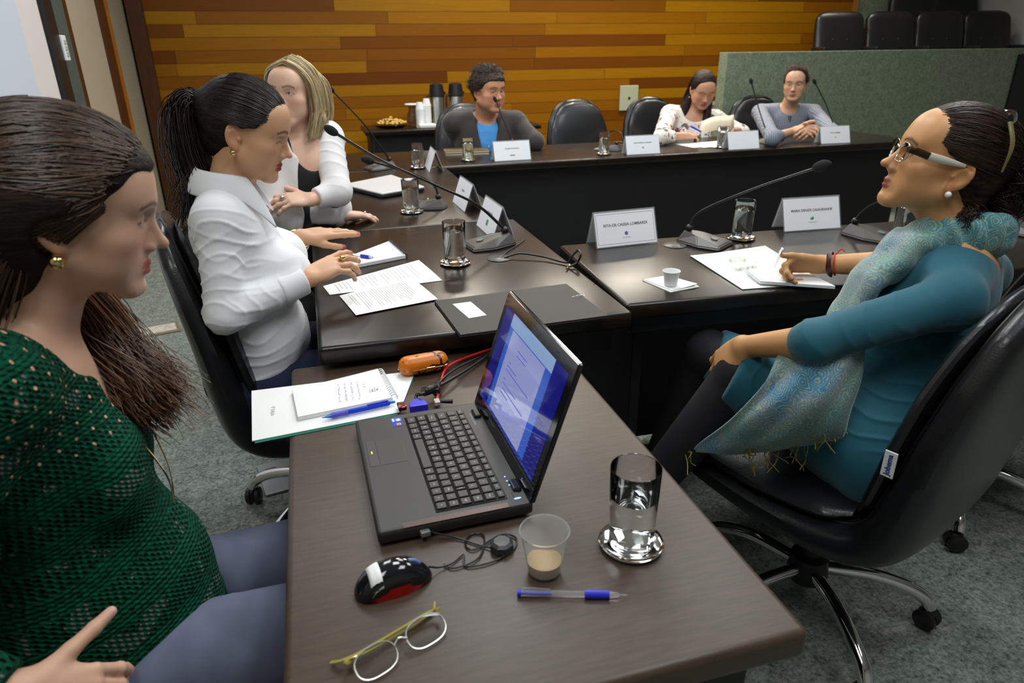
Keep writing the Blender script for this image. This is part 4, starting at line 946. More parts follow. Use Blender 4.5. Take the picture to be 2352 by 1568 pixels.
b = newbm(); lathe(b, [(0, .10), (.011, .10), (.010, .118), (.004, .128), (0, .128)], 16); fin('cap', b, mat('red plastic', S('#d02a18'), .4), e, True)
# ================================================================= signed-distance modelling for people and cloth
V3 = lambda *a: np.array(a[0] if len(a) == 1 else a, dtype=float)
def nrm(v): v = np.asarray(v, float); return v / (np.linalg.norm(v) + 1e-12)
def frame(yaw, pitch=0, roll=0):
    """columns: right, forward, up. yaw in degrees from +X, pitch down positive, roll to the right positive"""
    y, p, r = map(math.radians, (yaw, pitch, roll))
    f = V3(math.cos(y) * math.cos(p), math.sin(y) * math.cos(p), -math.sin(p)); rt = V3(math.sin(y), -math.cos(y), 0); u = np.cross(rt, f)
    rt2 = rt * math.cos(r) - u * math.sin(r); u2 = rt * math.sin(r) + u * math.cos(r)
    return np.stack([rt2, f, u2], 1)
class SD:
    def __init__(s): s.p = []
    def cone(s, a, b, ra, rb, k=.01, op='u', cap=False, flat=None):
        s.p.append(('c', V3(a), V3(b), ra, rb, k, op, cap, flat)); return s
    def ell(s, c, r, M=None, k=.01, op='u'):
        r = (r, r, r) if isinstance(r, (int, float)) else r
        s.p.append(('e', V3(c), V3(r), np.eye(3) if M is None else np.asarray(M), k, op)); return s
    def bx(s, c, r, M=None, rd=.01, k=.01, op='u'):
        s.p.append(('b', V3(c), V3(r), np.eye(3) if M is None else np.asarray(M), rd, k, op)); return s
    def plane(s, o, n, k=.004):         # removes everything on the side n points to
        s.p.append(('p', V3(o), nrm(n), k)); return s
    def bounds(s, q):
        if q[0] == 'c':
            r = max(q[3], q[4]); return np.minimum(q[1], q[2]) - r, np.maximum(q[1], q[2]) + r
        if q[0] in 'eb':
            e = np.abs(q[3]) @ q[2]; return q[1] - e, q[1] + e
    def mesh(s, h, fine=(), pad=.012, smooth=0):
        un = [q for q in s.p if q[0] != 'p' and q[-2 if q[0] in 'eb' and False else (6 if q[0] == 'c' else (5 if q[0] == 'e' else 6))] == 'u']
        lo = np.min([s.bounds(q)[0] for q in un], 0) - pad; hi = np.max([s.bounds(q)[1] for q in un], 0) + pad
        axs = []
        for d in range(3):
            pts = [lo[d]]
            while pts[-1] < hi[d]:
                x = pts[-1]; st = h
                for (a, b, hf) in fine:
                    if a[d] - hf <= x <= b[d]: st = min(st, hf)
                pts.append(x + st)
            axs.append(np.array(pts, dtype=np.float32))
        xs, ys, zs = axs
        G = np.full((len(xs), len(ys), len(zs)), .5, dtype=np.float32)
        for q in s.p:
            if q[0] == 'p':
                o, n, k = q[1:]
                d = ((xs[:, None, None] - o[0]) * n[0] + (ys[None, :, None] - o[1]) * n[1] + (zs[None, None, :] - o[2]) * n[2]).astype(np.float32)
                hh = np.clip(.5 + .5 * (d - G) / k, 0, 1); G = G * (1 - hh) + d * hh + k * hh * (1 - hh); continue
            a, b = s.bounds(q); k = q[5] if q[0] == 'c' else (q[4] if q[0] == 'e' else q[5]); op = q[6] if q[0] != 'e' else q[5]
            m = k + 2.5 * h
            i0, i1 = np.searchsorted(xs, (a[0] - m, b[0] + m)); j0, j1 = np.searchsorted(ys, (a[1] - m, b[1] + m)); k0, k1 = np.searchsorted(zs, (a[2] - m, b[2] + m))
            if i1 <= i0 or j1 <= j0 or k1 <= k0: continue
            X = xs[i0:i1][:, None, None]; Y = ys[j0:j1][None, :, None]; Z = zs[k0:k1][None, None, :]
            if q[0] == 'c':
                A, B, ra, rb = q[1:5]; ba = B - A; L2 = ba @ ba + 1e-12
                x, y, z = X - A[0], Y - A[1], Z - A[2]
                t0 = (x * ba[0] + y * ba[1] + z * ba[2]) / L2; t = np.clip(t0, 0, 1)
                if q[8] is not None:
                    n = q[8][0]; fl = q[8][1]; ex, ey, ez = x - t * ba[0], y - t * ba[1], z - t * ba[2]; dn = ex * n[0] + ey * n[1] + ez * n[2]
                    d = np.sqrt(ex ** 2 + ey ** 2 + ez ** 2 + (fl * fl - 1) * dn ** 2)
                else: d = np.sqrt((x - t * ba[0]) ** 2 + (y - t * ba[1]) ** 2 + (z - t * ba[2]) ** 2)
                d = d - (ra + (rb - ra) * t)
                if q[7]: d = np.maximum(d, (t0 - 1) * math.sqrt(L2))
            else:
                c, r, M = q[1:4]; x, y, z = X - c[0], Y - c[1], Z - c[2]
                u = x * M[0, 0] + y * M[1, 0] + z * M[2, 0]; v = x * M[0, 1] + y * M[1, 1] + z * M[2, 1]; w_ = x * M[0, 2] + y * M[1, 2] + z * M[2, 2]
                if q[0] == 'e':
                    k0_ = np.sqrt((u / r[0]) ** 2 + (v / r[1]) ** 2 + (w_ / r[2]) ** 2); k1_ = np.sqrt((u / r[0] ** 2) ** 2 + (v / r[1] ** 2) ** 2 + (w_ / r[2] ** 2) ** 2) + 1e-6
                    d = np.where(k0_ < .6, (k0_ - 1) * float(r.min()), k0_ * (k0_ - 1) / k1_).astype(np.float32)
                else:
                    rd = q[4]; a_, b_, c_ = np.abs(u) - r[0] + rd, np.abs(v) - r[1] + rd, np.abs(w_) - r[2] + rd
                    d = np.sqrt(np.maximum(a_, 0) ** 2 + np.maximum(b_, 0) ** 2 + np.maximum(c_, 0) ** 2) + np.minimum(np.maximum(a_, np.maximum(b_, c_)), 0) - rd
            g = G[i0:i1, j0:j1, k0:k1]
            if op == 'u': hh = np.clip(.5 + .5 * (g - d) / k, 0, 1); g[...] = g * (1 - hh) + d * hh - k * hh * (1 - hh)
            else: hh = np.clip(.5 - .5 * (g + d) / k, 0, 1); g[...] = g * (1 - hh) - d * hh + k * hh * (1 - hh)
        G[0] = G[-1] = .5; G[:, 0] = .5; G[:, -1] = .5; G[:, :, 0] = .5; G[:, :, -1] = .5
        return surfnet(G, xs, ys, zs)
def surfnet(G, xs, ys, zs):
    Sg = G < 0; c = np.zeros((G.shape[0] - 1, G.shape[1] - 1, G.shape[2] - 1), np.int8)
    sl = (slice(None, -1), slice(1, None))
    for i in (0, 1):
        for j in (0, 1):
            for k in (0, 1): c += Sg[sl[i], sl[j], sl[k]]
    I, J, K = np.nonzero((c > 0) & (c < 8)); n = len(I); idx = np.full(c.shape, -1, np.int32); idx[I, J, K] = np.arange(n)
    cor = {(a, b, d): G[I + a, J + b, K + d] for a in (0, 1) for b in (0, 1) for d in (0, 1)}
    acc = np.zeros((n, 3)); cnt = np.zeros(n)
    for ax in range(3):
        o = [q for q in range(3) if q != ax]
        for p in (0, 1):
            for r in (0, 1):
                a = [0, 0, 0]; a[o[0]] = p; a[o[1]] = r; b = list(a); b[ax] = 1
                va, vb = cor[tuple(a)], cor[tuple(b)]; mk = (va < 0) != (vb < 0); t = np.where(mk, va / (va - vb + 1e-12 * (va == vb)), 0)
                P = np.zeros((n, 3)); P[:, o[0]] = p; P[:, o[1]] = r; P[:, ax] = t; acc += P * mk[:, None]; cnt += mk
    L = acc / cnt[:, None]
    V = np.stack([xs[I] + L[:, 0] * (xs[I + 1] - xs[I]), ys[J] + L[:, 1] * (ys[J + 1] - ys[J]), zs[K] + L[:, 2] * (zs[K + 1] - zs[K])], 1)
    Fs = []
    for ax in range(3):
        o = [(1, 2), (2, 0), (0, 1)][ax]
        a = [slice(None)] * 3; b = [slice(None)] * 3; a[ax] = slice(None, -1); b[ax] = slice(1, None)
        A, B = Sg[tuple(a)], Sg[tuple(b)]
        E = np.nonzero(A != B); E = [np.asarray(e) for e in E]
        ins = A[tuple(E)]
        def cell(d0, d1):
            q = [E[0].copy(), E[1].copy(), E[2].copy()]; q[o[0]] -= d0; q[o[1]] -= d1; return idx[q[0], q[1], q[2]]
        Q = np.stack([cell(1, 1), cell(0, 1), cell(0, 0), cell(1, 0)], 1); Q[~ins] = Q[~ins][:, ::-1]
        Fs.append(Q)
    return V, np.concatenate(Fs)
def vnormals(V, Fq):
    a = V[Fq[:, 2]] - V[Fq[:, 0]]; b = V[Fq[:, 3]] - V[Fq[:, 1]]; n = np.cross(a, b); N = np.zeros_like(V)
    for k in range(4):
        for d in range(3): N[:, d] += np.bincount(Fq[:, k], n[:, d], len(V))
    return N / (np.linalg.norm(N, axis=1)[:, None] + 1e-12)
def relax(V, Fq, it=1, f=.5):
    for _ in range(it):
        S_ = np.zeros_like(V); c = np.zeros(len(V))
        for k in range(4):
            for m in (1, 3):
                j = Fq[:, (k + m) % 4]; c += np.bincount(Fq[:, k], minlength=len(V))
                for d in range(3): S_[:, d] += np.bincount(Fq[:, k], V[j, d], len(V))
        V = V * (1 - f) + f * S_ / c[:, None]
    return V
def to_obj(name, V, Fq, m, parent=None, col=None, loc=None):
    me = bpy.data.meshes.new(name); n = len(V); me.vertices.add(n)
    if loc is not None: V = V - np.asarray(loc)
    me.vertices.foreach_set('co', np.ascontiguousarray(V, dtype=np.float32).ravel())
    k = Fq.shape[1]; me.loops.add(len(Fq) * k); me.loops.foreach_set('vertex_index', np.ascontiguousarray(Fq, dtype=np.int32).ravel())
    me.polygons.add(len(Fq)); me.polygons.foreach_set('loop_start', np.arange(0, len(Fq) * k, k, dtype=np.int32)); me.polygons.foreach_set('loop_total', np.full(len(Fq), k, dtype=np.int32))
    me.polygons.foreach_set('use_smooth', np.ones(len(Fq), dtype=bool)); me.update(calc_edges=True)
    if col is not None:
        at_ = me.color_attributes.new('Col', 'FLOAT_COLOR', 'POINT'); c4 = np.ones((n, 4), np.float32); c4[:, :3] = col; at_.data.foreach_set('color', c4.ravel())
    me.materials.append(m); return link(name, me, None, parent)
def snoise(P, sc, seed=0):
    r = np.random.default_rng(seed); o = np.zeros(len(P))
    for k in range(5):
        d = r.normal(size=3) * sc * (1 + .5 * k); o += np.sin(P @ d + r.uniform(0, 6.3) + 1.3 * np.sin(P @ (r.normal(size=3) * sc * .7))) / (1 + .5 * k)
    return o / 2.5
def folds(V, N, segs, noise=0, nsc=30, seed=0):
    """cross folds along limb segments: (a, b, reach, amp, wavelength, phase)"""
    D = noise * snoise(V, nsc, seed) if noise else np.zeros(len(V))
    for (a, b, rc, amp, lam, ph) in segs:
        a, b = V3(a), V3(b); ba = b - a; L = np.linalg.norm(ba); x = V - a; t = (x @ ba) / L; e = x - np.outer(t / L, ba); r = np.linalg.norm(e, axis=1)
        w = np.clip(1 - np.maximum(0, np.maximum(-t, t - L)) / .04, 0, 1) * np.clip((rc - r) / .03, 0, 1)
        q = nrm(np.cross(ba, (.3, .4, .87))); sd = e @ q / (r + 1e-6)
        ns_ = snoise(V, 14, seed + 1); s = np.sin(PI * t / lam + ph + 1.1 * sd + 1.7 * ns_); D += w * amp * .62 * ((1 - np.abs(s)) ** 2.6 - .15) * np.clip(.45 + .7 * snoise(V, 8, seed + 5), 0, 1.2)
    return V + N * D[:, None]
def skin_mat(name, base, rough=.45, sss=.18):
    t = NT(name); a = t.n('ShaderNodeVertexColor', layer_name='Col'); v = t.coord('Object', (1, 1, 1))
    n = t.noise(v, 55, 4); m = t.mix(t.math('MULTIPLY', n, .16), a.outputs[0], tuple(c * .55 for c in base)); t.l(m, t.b.inputs['Base Color'])
    t.b.inputs['Roughness'].default_value = rough; t.b.inputs['Subsurface Weight'].default_value = sss; t.b.inputs['Subsurface Radius'].default_value = (.010, .004, .002); t.b.inputs['Subsurface Scale'].default_value = .5
    t.b.inputs['Specular IOR Level'].default_value = .4; t.bump(t.noise(v, 420, 2), .12, .0006); return t.m
# ---- heads
class Head:
    def __init__(s, C, M, sc=1.0, male=False, jaw=1.0, nose=1.0, lip=1.0, closed=.0, fat=0.0):
        s.C, s.M, s.s, s.male, s.jaw, s.nose, s.lip, s.closed, s.fat = V3(C), M, sc, male, jaw, nose, lip, closed, fat
    def w(s, *p): return s.C + s.M @ (V3(*p) * s.s)
    def loc(s, V): return (V - s.C) @ s.M / s.s
    def add(s, sd):
        w, M, k = s.w, s.M, s.s; S3 = lambda a, b, c: (a * k, b * k, c * k)
        fx = s.fat
        sd.ell(w(0, -.014, .030), S3(.076, .099, .088), M, k=.01)
        sd.ell(w(0, .030, -.020), S3(.064 + fx, .060, .085), M, k=.02 * k)
        jw = .050 * s.jaw + fx
        for x in (-1, 1):
            sd.cone(w(x * jw, .006, -.055), w(x * .022, .066, -.098), .022 * k, .017 * k, k=.02 * k)
            sd.ell(w(x * .043, .052, -.028), S3(.024 + fx, .026, .024), M, k=.022 * k)      # cheek
            sd.ell(w(x * (.036 + fx), .045, -.062), S3(.026 + fx, .030, .030), M, k=.02 * k)
            sd.cone(w(x * .040, .070, .022), w(x * .012, .084, .017), .0085 * k, .0085 * k, k=.014 * k)   # brow
        sd.ell(w(0, .056, .044), S3(.056, .034, .042), M, k=.04 * k)
        sd.ell(w(0, .073, -.070), S3(.026, .019, .026), M, k=.014 * k)              # muzzle
        sd.ell(w(0, .072, -.103), S3(.022, .018, .016), M, k=.014 * k)              # chin
        for x in (-1, 1): sd.ell(w(x * .033, .098, .001), S3(.0165, .019, .0125), M, k=.010 * k, op='s')   # sockets
        n = s.nose
        sd.cone(w(0, .082, .010), w(0, .100 + .004 * n, -.030), .0062 * k, .0078 * k, k=.012 * k)
        sd.ell(w(0, .1035 + .005 * n, -.036), S3(.0092, .0090, .0080), M, k=.006 * k)
        for x in (-1, 1): sd.ell(w(x * .0115, .092, -.0415), S3(.0068, .0100, .0068), M, k=.006 * k)
        for x in (-1, 1): sd.ell(w(x * .0055, .0905, -.0330), S3(.0066, .0095, .0095), M, k=.008 * k)
        sd.cone(w(0, .096, -.043), w(0, .090, -.050), .0055 * k, .0045 * k, k=.006 * k)
        l = s.lip
        for x in (-1, 1):
            sd.cone(w(x * .004, .0912, -.0655), w(x * .020, .082, -.0690), .0052 * k * l, .0028 * k, k=.004 * k)
            sd.cone(w(x * .003, .0895, -.0775), w(x * .019, .0815, -.0735), .0060 * k * l, .0026 * k, k=.004 * k)
            sd.cone(w(0, .0985, -.0712), w(x * .024, .0865, -.0710), .0018 * k, .0014 * k, k=.003 * k, op='s')
        sd.ell(w(0, .096, -.089), S3(.016, .008, .005), M, k=.008 * k, op='s')
        # lids with a slit
        for x in (-1, 1):
            sd.ell(w(x * .031, .0735, .0), S3(.0150, .0140, .0132), M, k=.004 * k)
            o = max(.0, 1 - s.closed)
            if o > .05: sd.ell(w(x * .0315, .0885, -.0008 - .003 * s.closed), S3(.0128, .0075, .0052 * o), M, k=.0015 * k, op='s')
            else: sd.cone(w(x * .022, .0875, -.0065), w(x * .042, .083, -.0065), .0012 * k, .0010 * k, k=.002 * k, op='s')
        # ears
        for x in (-1, 1):
            E = M @ np.stack([V3(1, 0, 0), V3(0, 1, 0), V3(0, 0, 1)], 1)
            a = math.radians(22) * x; b = math.radians(-12)
            Rz = np.array([[math.cos(a), -math.sin(a), 0], [math.sin(a), math.cos(a), 0], [0, 0, 1]]); Rx = np.array([[1, 0, 0], [0, math.cos(-b), -math.sin(-b)], [0, math.sin(-b), math.cos(-b)]])
            E = M @ Rz @ Rx; cx = .0745 + fx * .5
            sd.ell(w(x * cx, -.016, -.012), S3(.0058, .0185, .0310), E, k=.004 * k)
            sd.ell(w(x * (cx - .004), -.006, -.038), S3(.0055, .0085, .0100), E, k=.006 * k)
            sd.ell(w(x * (cx + .0065), -.013, -.014), S3(.0060, .0105, .0160), E, k=.003 * k, op='s')
            sd.cone(w(x * (cx + .007), -.024, .004), w(x * (cx + .007), -.010, .012), .0028 * k, .0024 * k, k=.003 * k, op='s')
            sd.ell(w(x * (cx - .002), .000, -.016), S3(.0045, .004, .006), E, k=.003 * k)
    def eyes(s, parent, iris, off, gaze=(0, 0)):
        for x in (-1, 1):
            bm = newbm(); bmesh.ops.create_uvsphere(bm, u_segments=32, v_segments=20, radius=.0134 * s.s)
            me = bpy.data.meshes.new('eye'); bm.to_mesh(me); bm.free(); me.polygons.foreach_set('use_smooth', [True] * len(me.polygons))
            g = nrm(s.M @ V3(gaze[0], 1, gaze[1])); me.materials.append(MATS.setdefault('eye', _eye_mat()))
            Vv = np.array([v.co[:] for v in me.vertices]) / (.0134 * s.s); d = Vv @ g; c = np.full((len(Vv), 4), .72); c[:, 3] = 1
            c[:, :3] = np.where((d > .90)[:, None], iris, (.70, .68, .66)); c[:, :3] = np.where((d > .975)[:, None], (.005, .005, .005), c[:, :3])
            a_ = me.color_attributes.new('Col', 'FLOAT_COLOR', 'POINT'); a_.data.foreach_set('color', c.astype(np.float32).ravel())
            o = link('eye', me, None, parent); o.location = Vector(s.w(x * .031, .0722, -.0003) - V3(off))
    def paint(s, V, skin, lips=(.45, .12, .10), brow=(.03, .02, .015), blush=.25, shadow=None, browk=1.0, col=None):
        p = s.loc(V); n = len(V); c = np.tile(np.array(skin, float), (n, 1)) if col is None else col
        x = np.abs(p[:, 0]); y = p[:, 1]; z = p[:, 2]
        def mixc(mk, t): nonlocal c; mk = np.clip(mk, 0, 1)[:, None]; c = c * (1 - mk) + np.array(t) * mk
        inh = (np.abs(z) < .13) & (y > -.12) & (x < .1)
        g = np.exp(-(((x - .043) / .022) ** 2 + ((z + .035) / .020) ** 2)) * (y > .02) * inh; mixc(g * blush, (skin[0] * 1.0, skin[1] * .55, skin[2] * .5))
        zc = np.where(z > -.0711, -.0655, -.0770); wz = np.where(z > -.0711, .0055, .0060) * (1 - (x / .030) ** 2).clip(.2, 1)
        lm = (1 - (np.abs(z - zc) / (wz * 1.25)) ** 4).clip(0, 1) * (1 - (x / .0245) ** 4).clip(0, 1) * (y > .078) * inh
        mixc(lm * 1.4, lips)
        ml = np.exp(-(((z + .0711) / .0012) ** 2)) * (x < .024) * (y > .078) * inh; mixc(ml * .6, tuple(q * .25 for q in lips))
        bz = .0205 + .004 * np.sin((x - .014) / .034 * PI).clip(0, 1) - .10 * (x - .036).clip(0, 1)
        bm = np.exp(-((z - bz) / (.0035)) ** 4) * (x > .011) * (x < .052) * (y > .05) * inh; mixc(bm * .8 * browk, brow)
        ez = .0052 * (1 - s.closed) - .0065 * s.closed; d = ((x - .0315) / .0140) ** 2
        lash = np.exp(-((z - (ez - .0035 * d)) / .0014) ** 2) * (d < 1.15) * (y > .06) * inh; mixc(lash * .85, (.02, .012, .01))
        low = np.exp(-((z - (-.0060 + .003 * d)) / .0012) ** 2) * (d < 1) * (y > .06) * inh * (1 - s.closed); mixc(low * .45, (.05, .03, .025))
        if shadow is not None:
            sh = np.exp(-(((x - .0315) / .016) ** 2 + ((z - .008) / .006) ** 2)) * (y > .06) * inh; mixc(sh * .7, shadow)
        ns = np.exp(-(((x - .0068) / .0030) ** 2 + ((z + .0480) / .0024) ** 2)) * (y > .088) * inh; mixc(ns * .8, tuple(q * .12 for q in skin))  # nostrils: shade of the openings painted into the skin colour, no holes cut
        er = (x > .072) & (np.abs(z + .012) < .035) & (y > -.05) & (y < .02); mixc(er * .25, (skin[0], skin[1] * .6, skin[2] * .5))
        return c
def _eye_mat():
    t = NT('eye'); a = t.n('ShaderNodeVertexColor', layer_name='Col'); t.l(a.outputs[0], t.b.inputs['Base Color']); t.b.inputs['Roughness'].default_value = .12; t.b.inputs['Coat Weight'].default_value = .5; return t.m
# ---- hands
def add_hand(sd, W, Fd, B, right, sc=1.0, curl=(.25, .25, .3, .35), spread=.06, thumb=(.5, .55, -.35), tcurl=.25, nails=None, k=.003, curls=None):
    """W wrist, Fd finger direction, B out of the back of the hand; palm radii taper, five separate fingers"""
    W = V3(W); Fd = nrm(Fd); B = nrm(V3(B) - Fd * np.dot(V3(B), Fd)); Tn = np.cross(B, Fd) * (1 if right else -1)
    if True:
        offs = (.027, .009, -.0095, -.027); fl = ((.042, .025, .020), (.046, .029, .021), (.043, .027, .021), (.034, .020, .018)); mc = (.086, .088, .083, .076)
    M = np.stack([Tn, Fd, B], 1)
    sd.ell(W + Fd * .046 * sc, (.038 * sc, .047 * sc, .0145 * sc), M, k=.012)
    tips = []
    for i in range(4):
        m = W + (Fd * mc[i] + Tn * offs[i] + B * (.003 - .002 * abs(i - 1.3))) * sc
        sd.cone(W + Tn * offs[i] * .55 * sc + Fd * .012 * sc, m, .0135 * sc, .0098 * sc, k=.010)
    for i in range(4):
        m = W + (Fd * mc[i] + Tn * offs[i] + B * (.003 - .002 * abs(i - 1.3))) * sc
        ang = 0; base = nrm(Fd + Tn * spread * (1.5 - i)); r0 = (.0096, .0098, .0094, .0084)[i] * sc
        p = m; cs = curls[i] if curls else (curl[i], curl[i] * 1.1, curl[i] * .7)
        for j in range(3):
            ang += cs[j]; d = base * math.cos(ang) - B * math.sin(ang); q = p + d * fl[i][j] * sc
            sd.cone(p, q, r0 * (1 - .08 * j), r0 * (.90 - .09 * j), k=k)
            if j < 2: sd.ell(q, r0 * (.98 - .08 * j), None, k=k)
            p = q
        if nails is not None:
            bn = base * math.sin(ang) + B * math.cos(ang); nails.append((p + bn * r0 * .62 - d * .002, d, r0))
    b = W + (Fd * .022 + Tn * .020 - B * .004) * sc; td = nrm(Fd * thumb[0] + Tn * thumb[1] + B * thumb[2])
    p = b; tl = (.044, .034, .027); rr = (.0135, .0108, .0096, .0078)
    ax = nrm(np.cross(td, nrm(Fd * .9 - B * .2))); ang = 0
    for j in range(3):
        c, s_ = math.cos(ang), math.sin(ang); d = td * c + np.cross(ax, td) * s_; q = p + d * tl[j] * sc
        sd.cone(p, q, rr[j] * sc, rr[j + 1] * sc, k=.010 if j == 0 else .004); p = q; ang += tcurl
    if nails is not None: nails.append((p + nrm(np.cross(ax, d)) * -.006 * sc, d, .009 * sc)); nails.append((p + B * .006 * sc, d, .009 * sc))
    return W
def paint_nails(V, c, nails, colr, r=.0066):
    for (p, d, r0) in nails:
        m = np.exp(-(np.linalg.norm(V - p, axis=1) / r) ** 4)[:, None]; c = c * (1 - m) + np.array(colr) * m
    return c
# ---- torso, arms, legs shared by skin and cloth
class Body:
    def __init__(s, P, N, yaw, w=1.0, d=1.0, bust=0.0, shw=.175, belly=0.0, shR=None, shL=None):
        s.P, s.N = V3(P), V3(N); u = nrm(s.N - s.P); f0 = V3(math.cos(math.radians(yaw)), math.sin(math.radians(yaw)), 0)
        r = nrm(np.cross(f0, u)); f = np.cross(u, r); s.M = np.stack([r, f, u], 1); s.L = np.linalg.norm(s.N - s.P) / .5
        s.wd, s.dp, s.bust, s.belly = w, d, bust, belly
        s.shR = V3(shR) if shR is not None else s.w(shw, -.01, .44); s.shL = V3(shL) if shL is not None else s.w(-shw, -.01, .44)
    def w(s, x, y, z): return s.P + s.M @ V3(x, y, z * s.L)
    def torso(s, sd, t=0.0, k=.03):
        w, M, a, b, L = s.w, s.M, s.wd, s.dp, s.L
        sd.ell(w(0, -.01, .0), (.168 * a + t, .118 * b + t, .105 * L + t), M, k=k)
        sd.ell(w(0, .005 + s.belly * .5, .13), (.138 * a + t, .102 * b + t + s.belly, .14 * L + t), M, k=.05)
        sd.ell(w(0, -.005, .30), (.150 * a + t, .108 * b + t, .155 * L + t), M, k=.05)
        sd.ell(w(0, -.012, .41), (.150 * a + t, .078 * b + t, .080 * L + t), M, k=.04)
        if s.bust:
            for x in (-1, 1): sd.ell(w(x * .068, .070 + .02 * s.bust, .285), (.062 + t, .050 * s.bust + .012 + t, .062 + t), M, k=.035)
        for sh in (s.shR, s.shL):
            sd.cone(w(0, -.02, .475) * .75 + sh * .25, sh, .036 + t, .046 + t, k=.03)
    def arm(s, sd, sh, el, wr, t=0.0, r=1.0, upto=None, cap=False, k=.02, wrist=.0235):
        el, wr = V3(el), V3(wr)
        if upto is None or upto > 1:
            sd.cone(sh, el, .046 * r + t, .037 * r + t, k=k)
            e = wr if upto is None else el + (wr - el) * (upto - 1)
            re = .037 * r + (wrist * r - .037 * r) * (1 if upto is None else upto - 1)
            sd.cone(el, e, .0385 * r + t, re + t, k=k, cap=cap)
        else: sd.cone(sh, sh + (el - sh) * upto, .046 * r + t, .038 * r + t, k=k, cap=cap)
def wneck(sd, bd, hd, r=.050, t=0):
    sd.cone(bd.w(0, -.015, .44), hd.w(0, -.022, -.065), r * 1.10 + t, r * .98 * hd.s + t, k=.035)
def strands(name, paths, r0, r1, m, parent, K=3, off=(0, 0, 0), wob=0.0):
    """paths: array (S,N,3) -> one mesh of thin tapered tubes"""
    P = np.asarray(paths, float) - V3(off); S_, N, _ = P.shape
    if wob:
        ph = rng.uniform(0, 6.28, (S_, 1)); tt = np.linspace(0, 1, N)[None]
        P[:, :, 0] += wob * tt * np.sin(9 * tt + ph); P[:, :, 1] += wob * tt * np.cos(7 * tt + ph * 1.7)
    Tn = np.gradient(P, axis=1); Tn /= np.linalg.norm(Tn, axis=2)[..., None] + 1e-9
    ref = np.where(np.abs(Tn[..., 2:3]) > .9, V3(1, 0, 0), V3(0, 0, 1)); A = np.cross(Tn, ref); A /= np.linalg.norm(A, axis=2)[..., None] + 1e-9; B = np.cross(Tn, A)
    rad = (np.linspace(r0, r1, N)[None] * rng.uniform(.7, 1.3, (S_, 1)))[..., None]
    rings = [P + rad * (A * math.cos(2 * PI * q / K) + B * math.sin(2 * PI * q / K)) for q in range(K)]
    V = np.stack(rings, 2).reshape(-1, 3); base = (np.arange(S_)[:, None] * N + np.arange(N - 1)[None])[..., None] * K; q = np.arange(K); q2 = (q + 1) % K
    Fq = np.stack([base + q, base + q2, base + K + q2, base + K + q], -1).reshape(-1, 4)
    cv = np.repeat(np.clip(rng.normal(.5, .22, S_), 0, 1), N * K); col = np.stack([cv, cv, cv], 1)
    return to_obj(name, V, Fq, m, parent, col)
def hair_mat(name, dark, light, rough=.38):
    t = NT(name); a = t.n('ShaderNodeVertexColor', layer_name='Col'); t.l(t.ramp(a.outputs[0], [(.1, dark), (.9, light)]), t.b.inputs['Base Color'])
    t.b.inputs['Roughness'].default_value = rough; t.b.inputs['Specular IOR Level'].default_value = .45; return t.m
def slerp_paths(hd, cen, rad, starts, end, N=14, lift=0.0, jit=.004, endspread=.02):
    """hair pulled over the scalp ellipsoid from starts to one gathering point (head-local)"""
    cen, rad = V3(cen), V3(rad); out = []
    e0 = (V3(end) - cen) / rad; el = np.linalg.norm(e0); 
    for s_ in starts:
        a = (V3(s_) - cen) / rad; a = a / np.linalg.norm(a); e = nrm(e0 / el + rng.normal(0, endspread, 3)); om = math.acos(np.clip(a @ e, -1, 1)); t = np.linspace(0, 1, N)
        q = (np.sin((1 - t) * om)[:, None] * a + np.sin(t * om)[:, None] * e) / (math.sin(om) + 1e-6)
        q = q * (1 + rng.normal(0, jit) + lift * np.sin(t * PI)[:, None] + (el - 1) * t[:, None] ** 3); out.append(hd.C + (hd.M @ ((cen + q * rad) * hd.s).T).T)
    return np.array(out)
# ================================================================= people
def person(label, P, group=None):
    return empty('person', (P[0], P[1], 0), 0, label, 'person')
def off(e): return tuple(e.location)
def leg(sd, hip, knee, ankle, t=0, r=1.0, k=.03):
    sd.cone(hip, knee, .082 * r + t, .056 * r + t, k=k); sd.cone(knee, ankle, .056 * r + t, .036 * r + t, k=.02)
def shoe(sd, ankle, d, t=0):
    a = V3(ankle); d = nrm(d); sd.cone(a + V3(0, 0, -.03), a + d * .14 + V3(0, 0, -.055), .035, .027, k=.02)
def garment(name, sd, h, m, e, segs=(), noise=.0012, nsc=26, seed=1, fine=(), rel=1, col=None):
    V, Fq = sd.mesh(h, fine); V = relax(V, Fq, rel, .5); N = vnormals(V, Fq); V = folds(V, N, segs, noise, nsc, seed)
    return to_obj(name, V, Fq, m, e, None if col is None else col(V), off(e))
def skin(sd, hd, e, base, h, fine, nails=None, nailcol=None, **kw):
    V, Fq = sd.mesh(h, fine); V = relax(V, Fq, 1, .35); c = hd.paint(V, base, **kw)
    if nails: c = paint_nails(V, c, nails, nailcol or tuple(min(1, q * 1.15) for q in base))
    return to_obj('body', V, Fq, skin_mat('skin', base), e, c, off(e))
def earring(e, hd, side, m, r=.006, dz=0):
    p = hd.w(side * .082, -.008, -.050 + dz) - V3(off(e)); b = newbm(); ball(b, tuple(p), r, u=16, v=12); return fin('earring', b, m, e, True)
def fabric(name, col, rough=.8, bump=.25, bs=300, var=.08, sheen=.2): return mat(name, col, rough, bump=bump, bscale=bs, var=var, vscale=14, sheen=sheen)
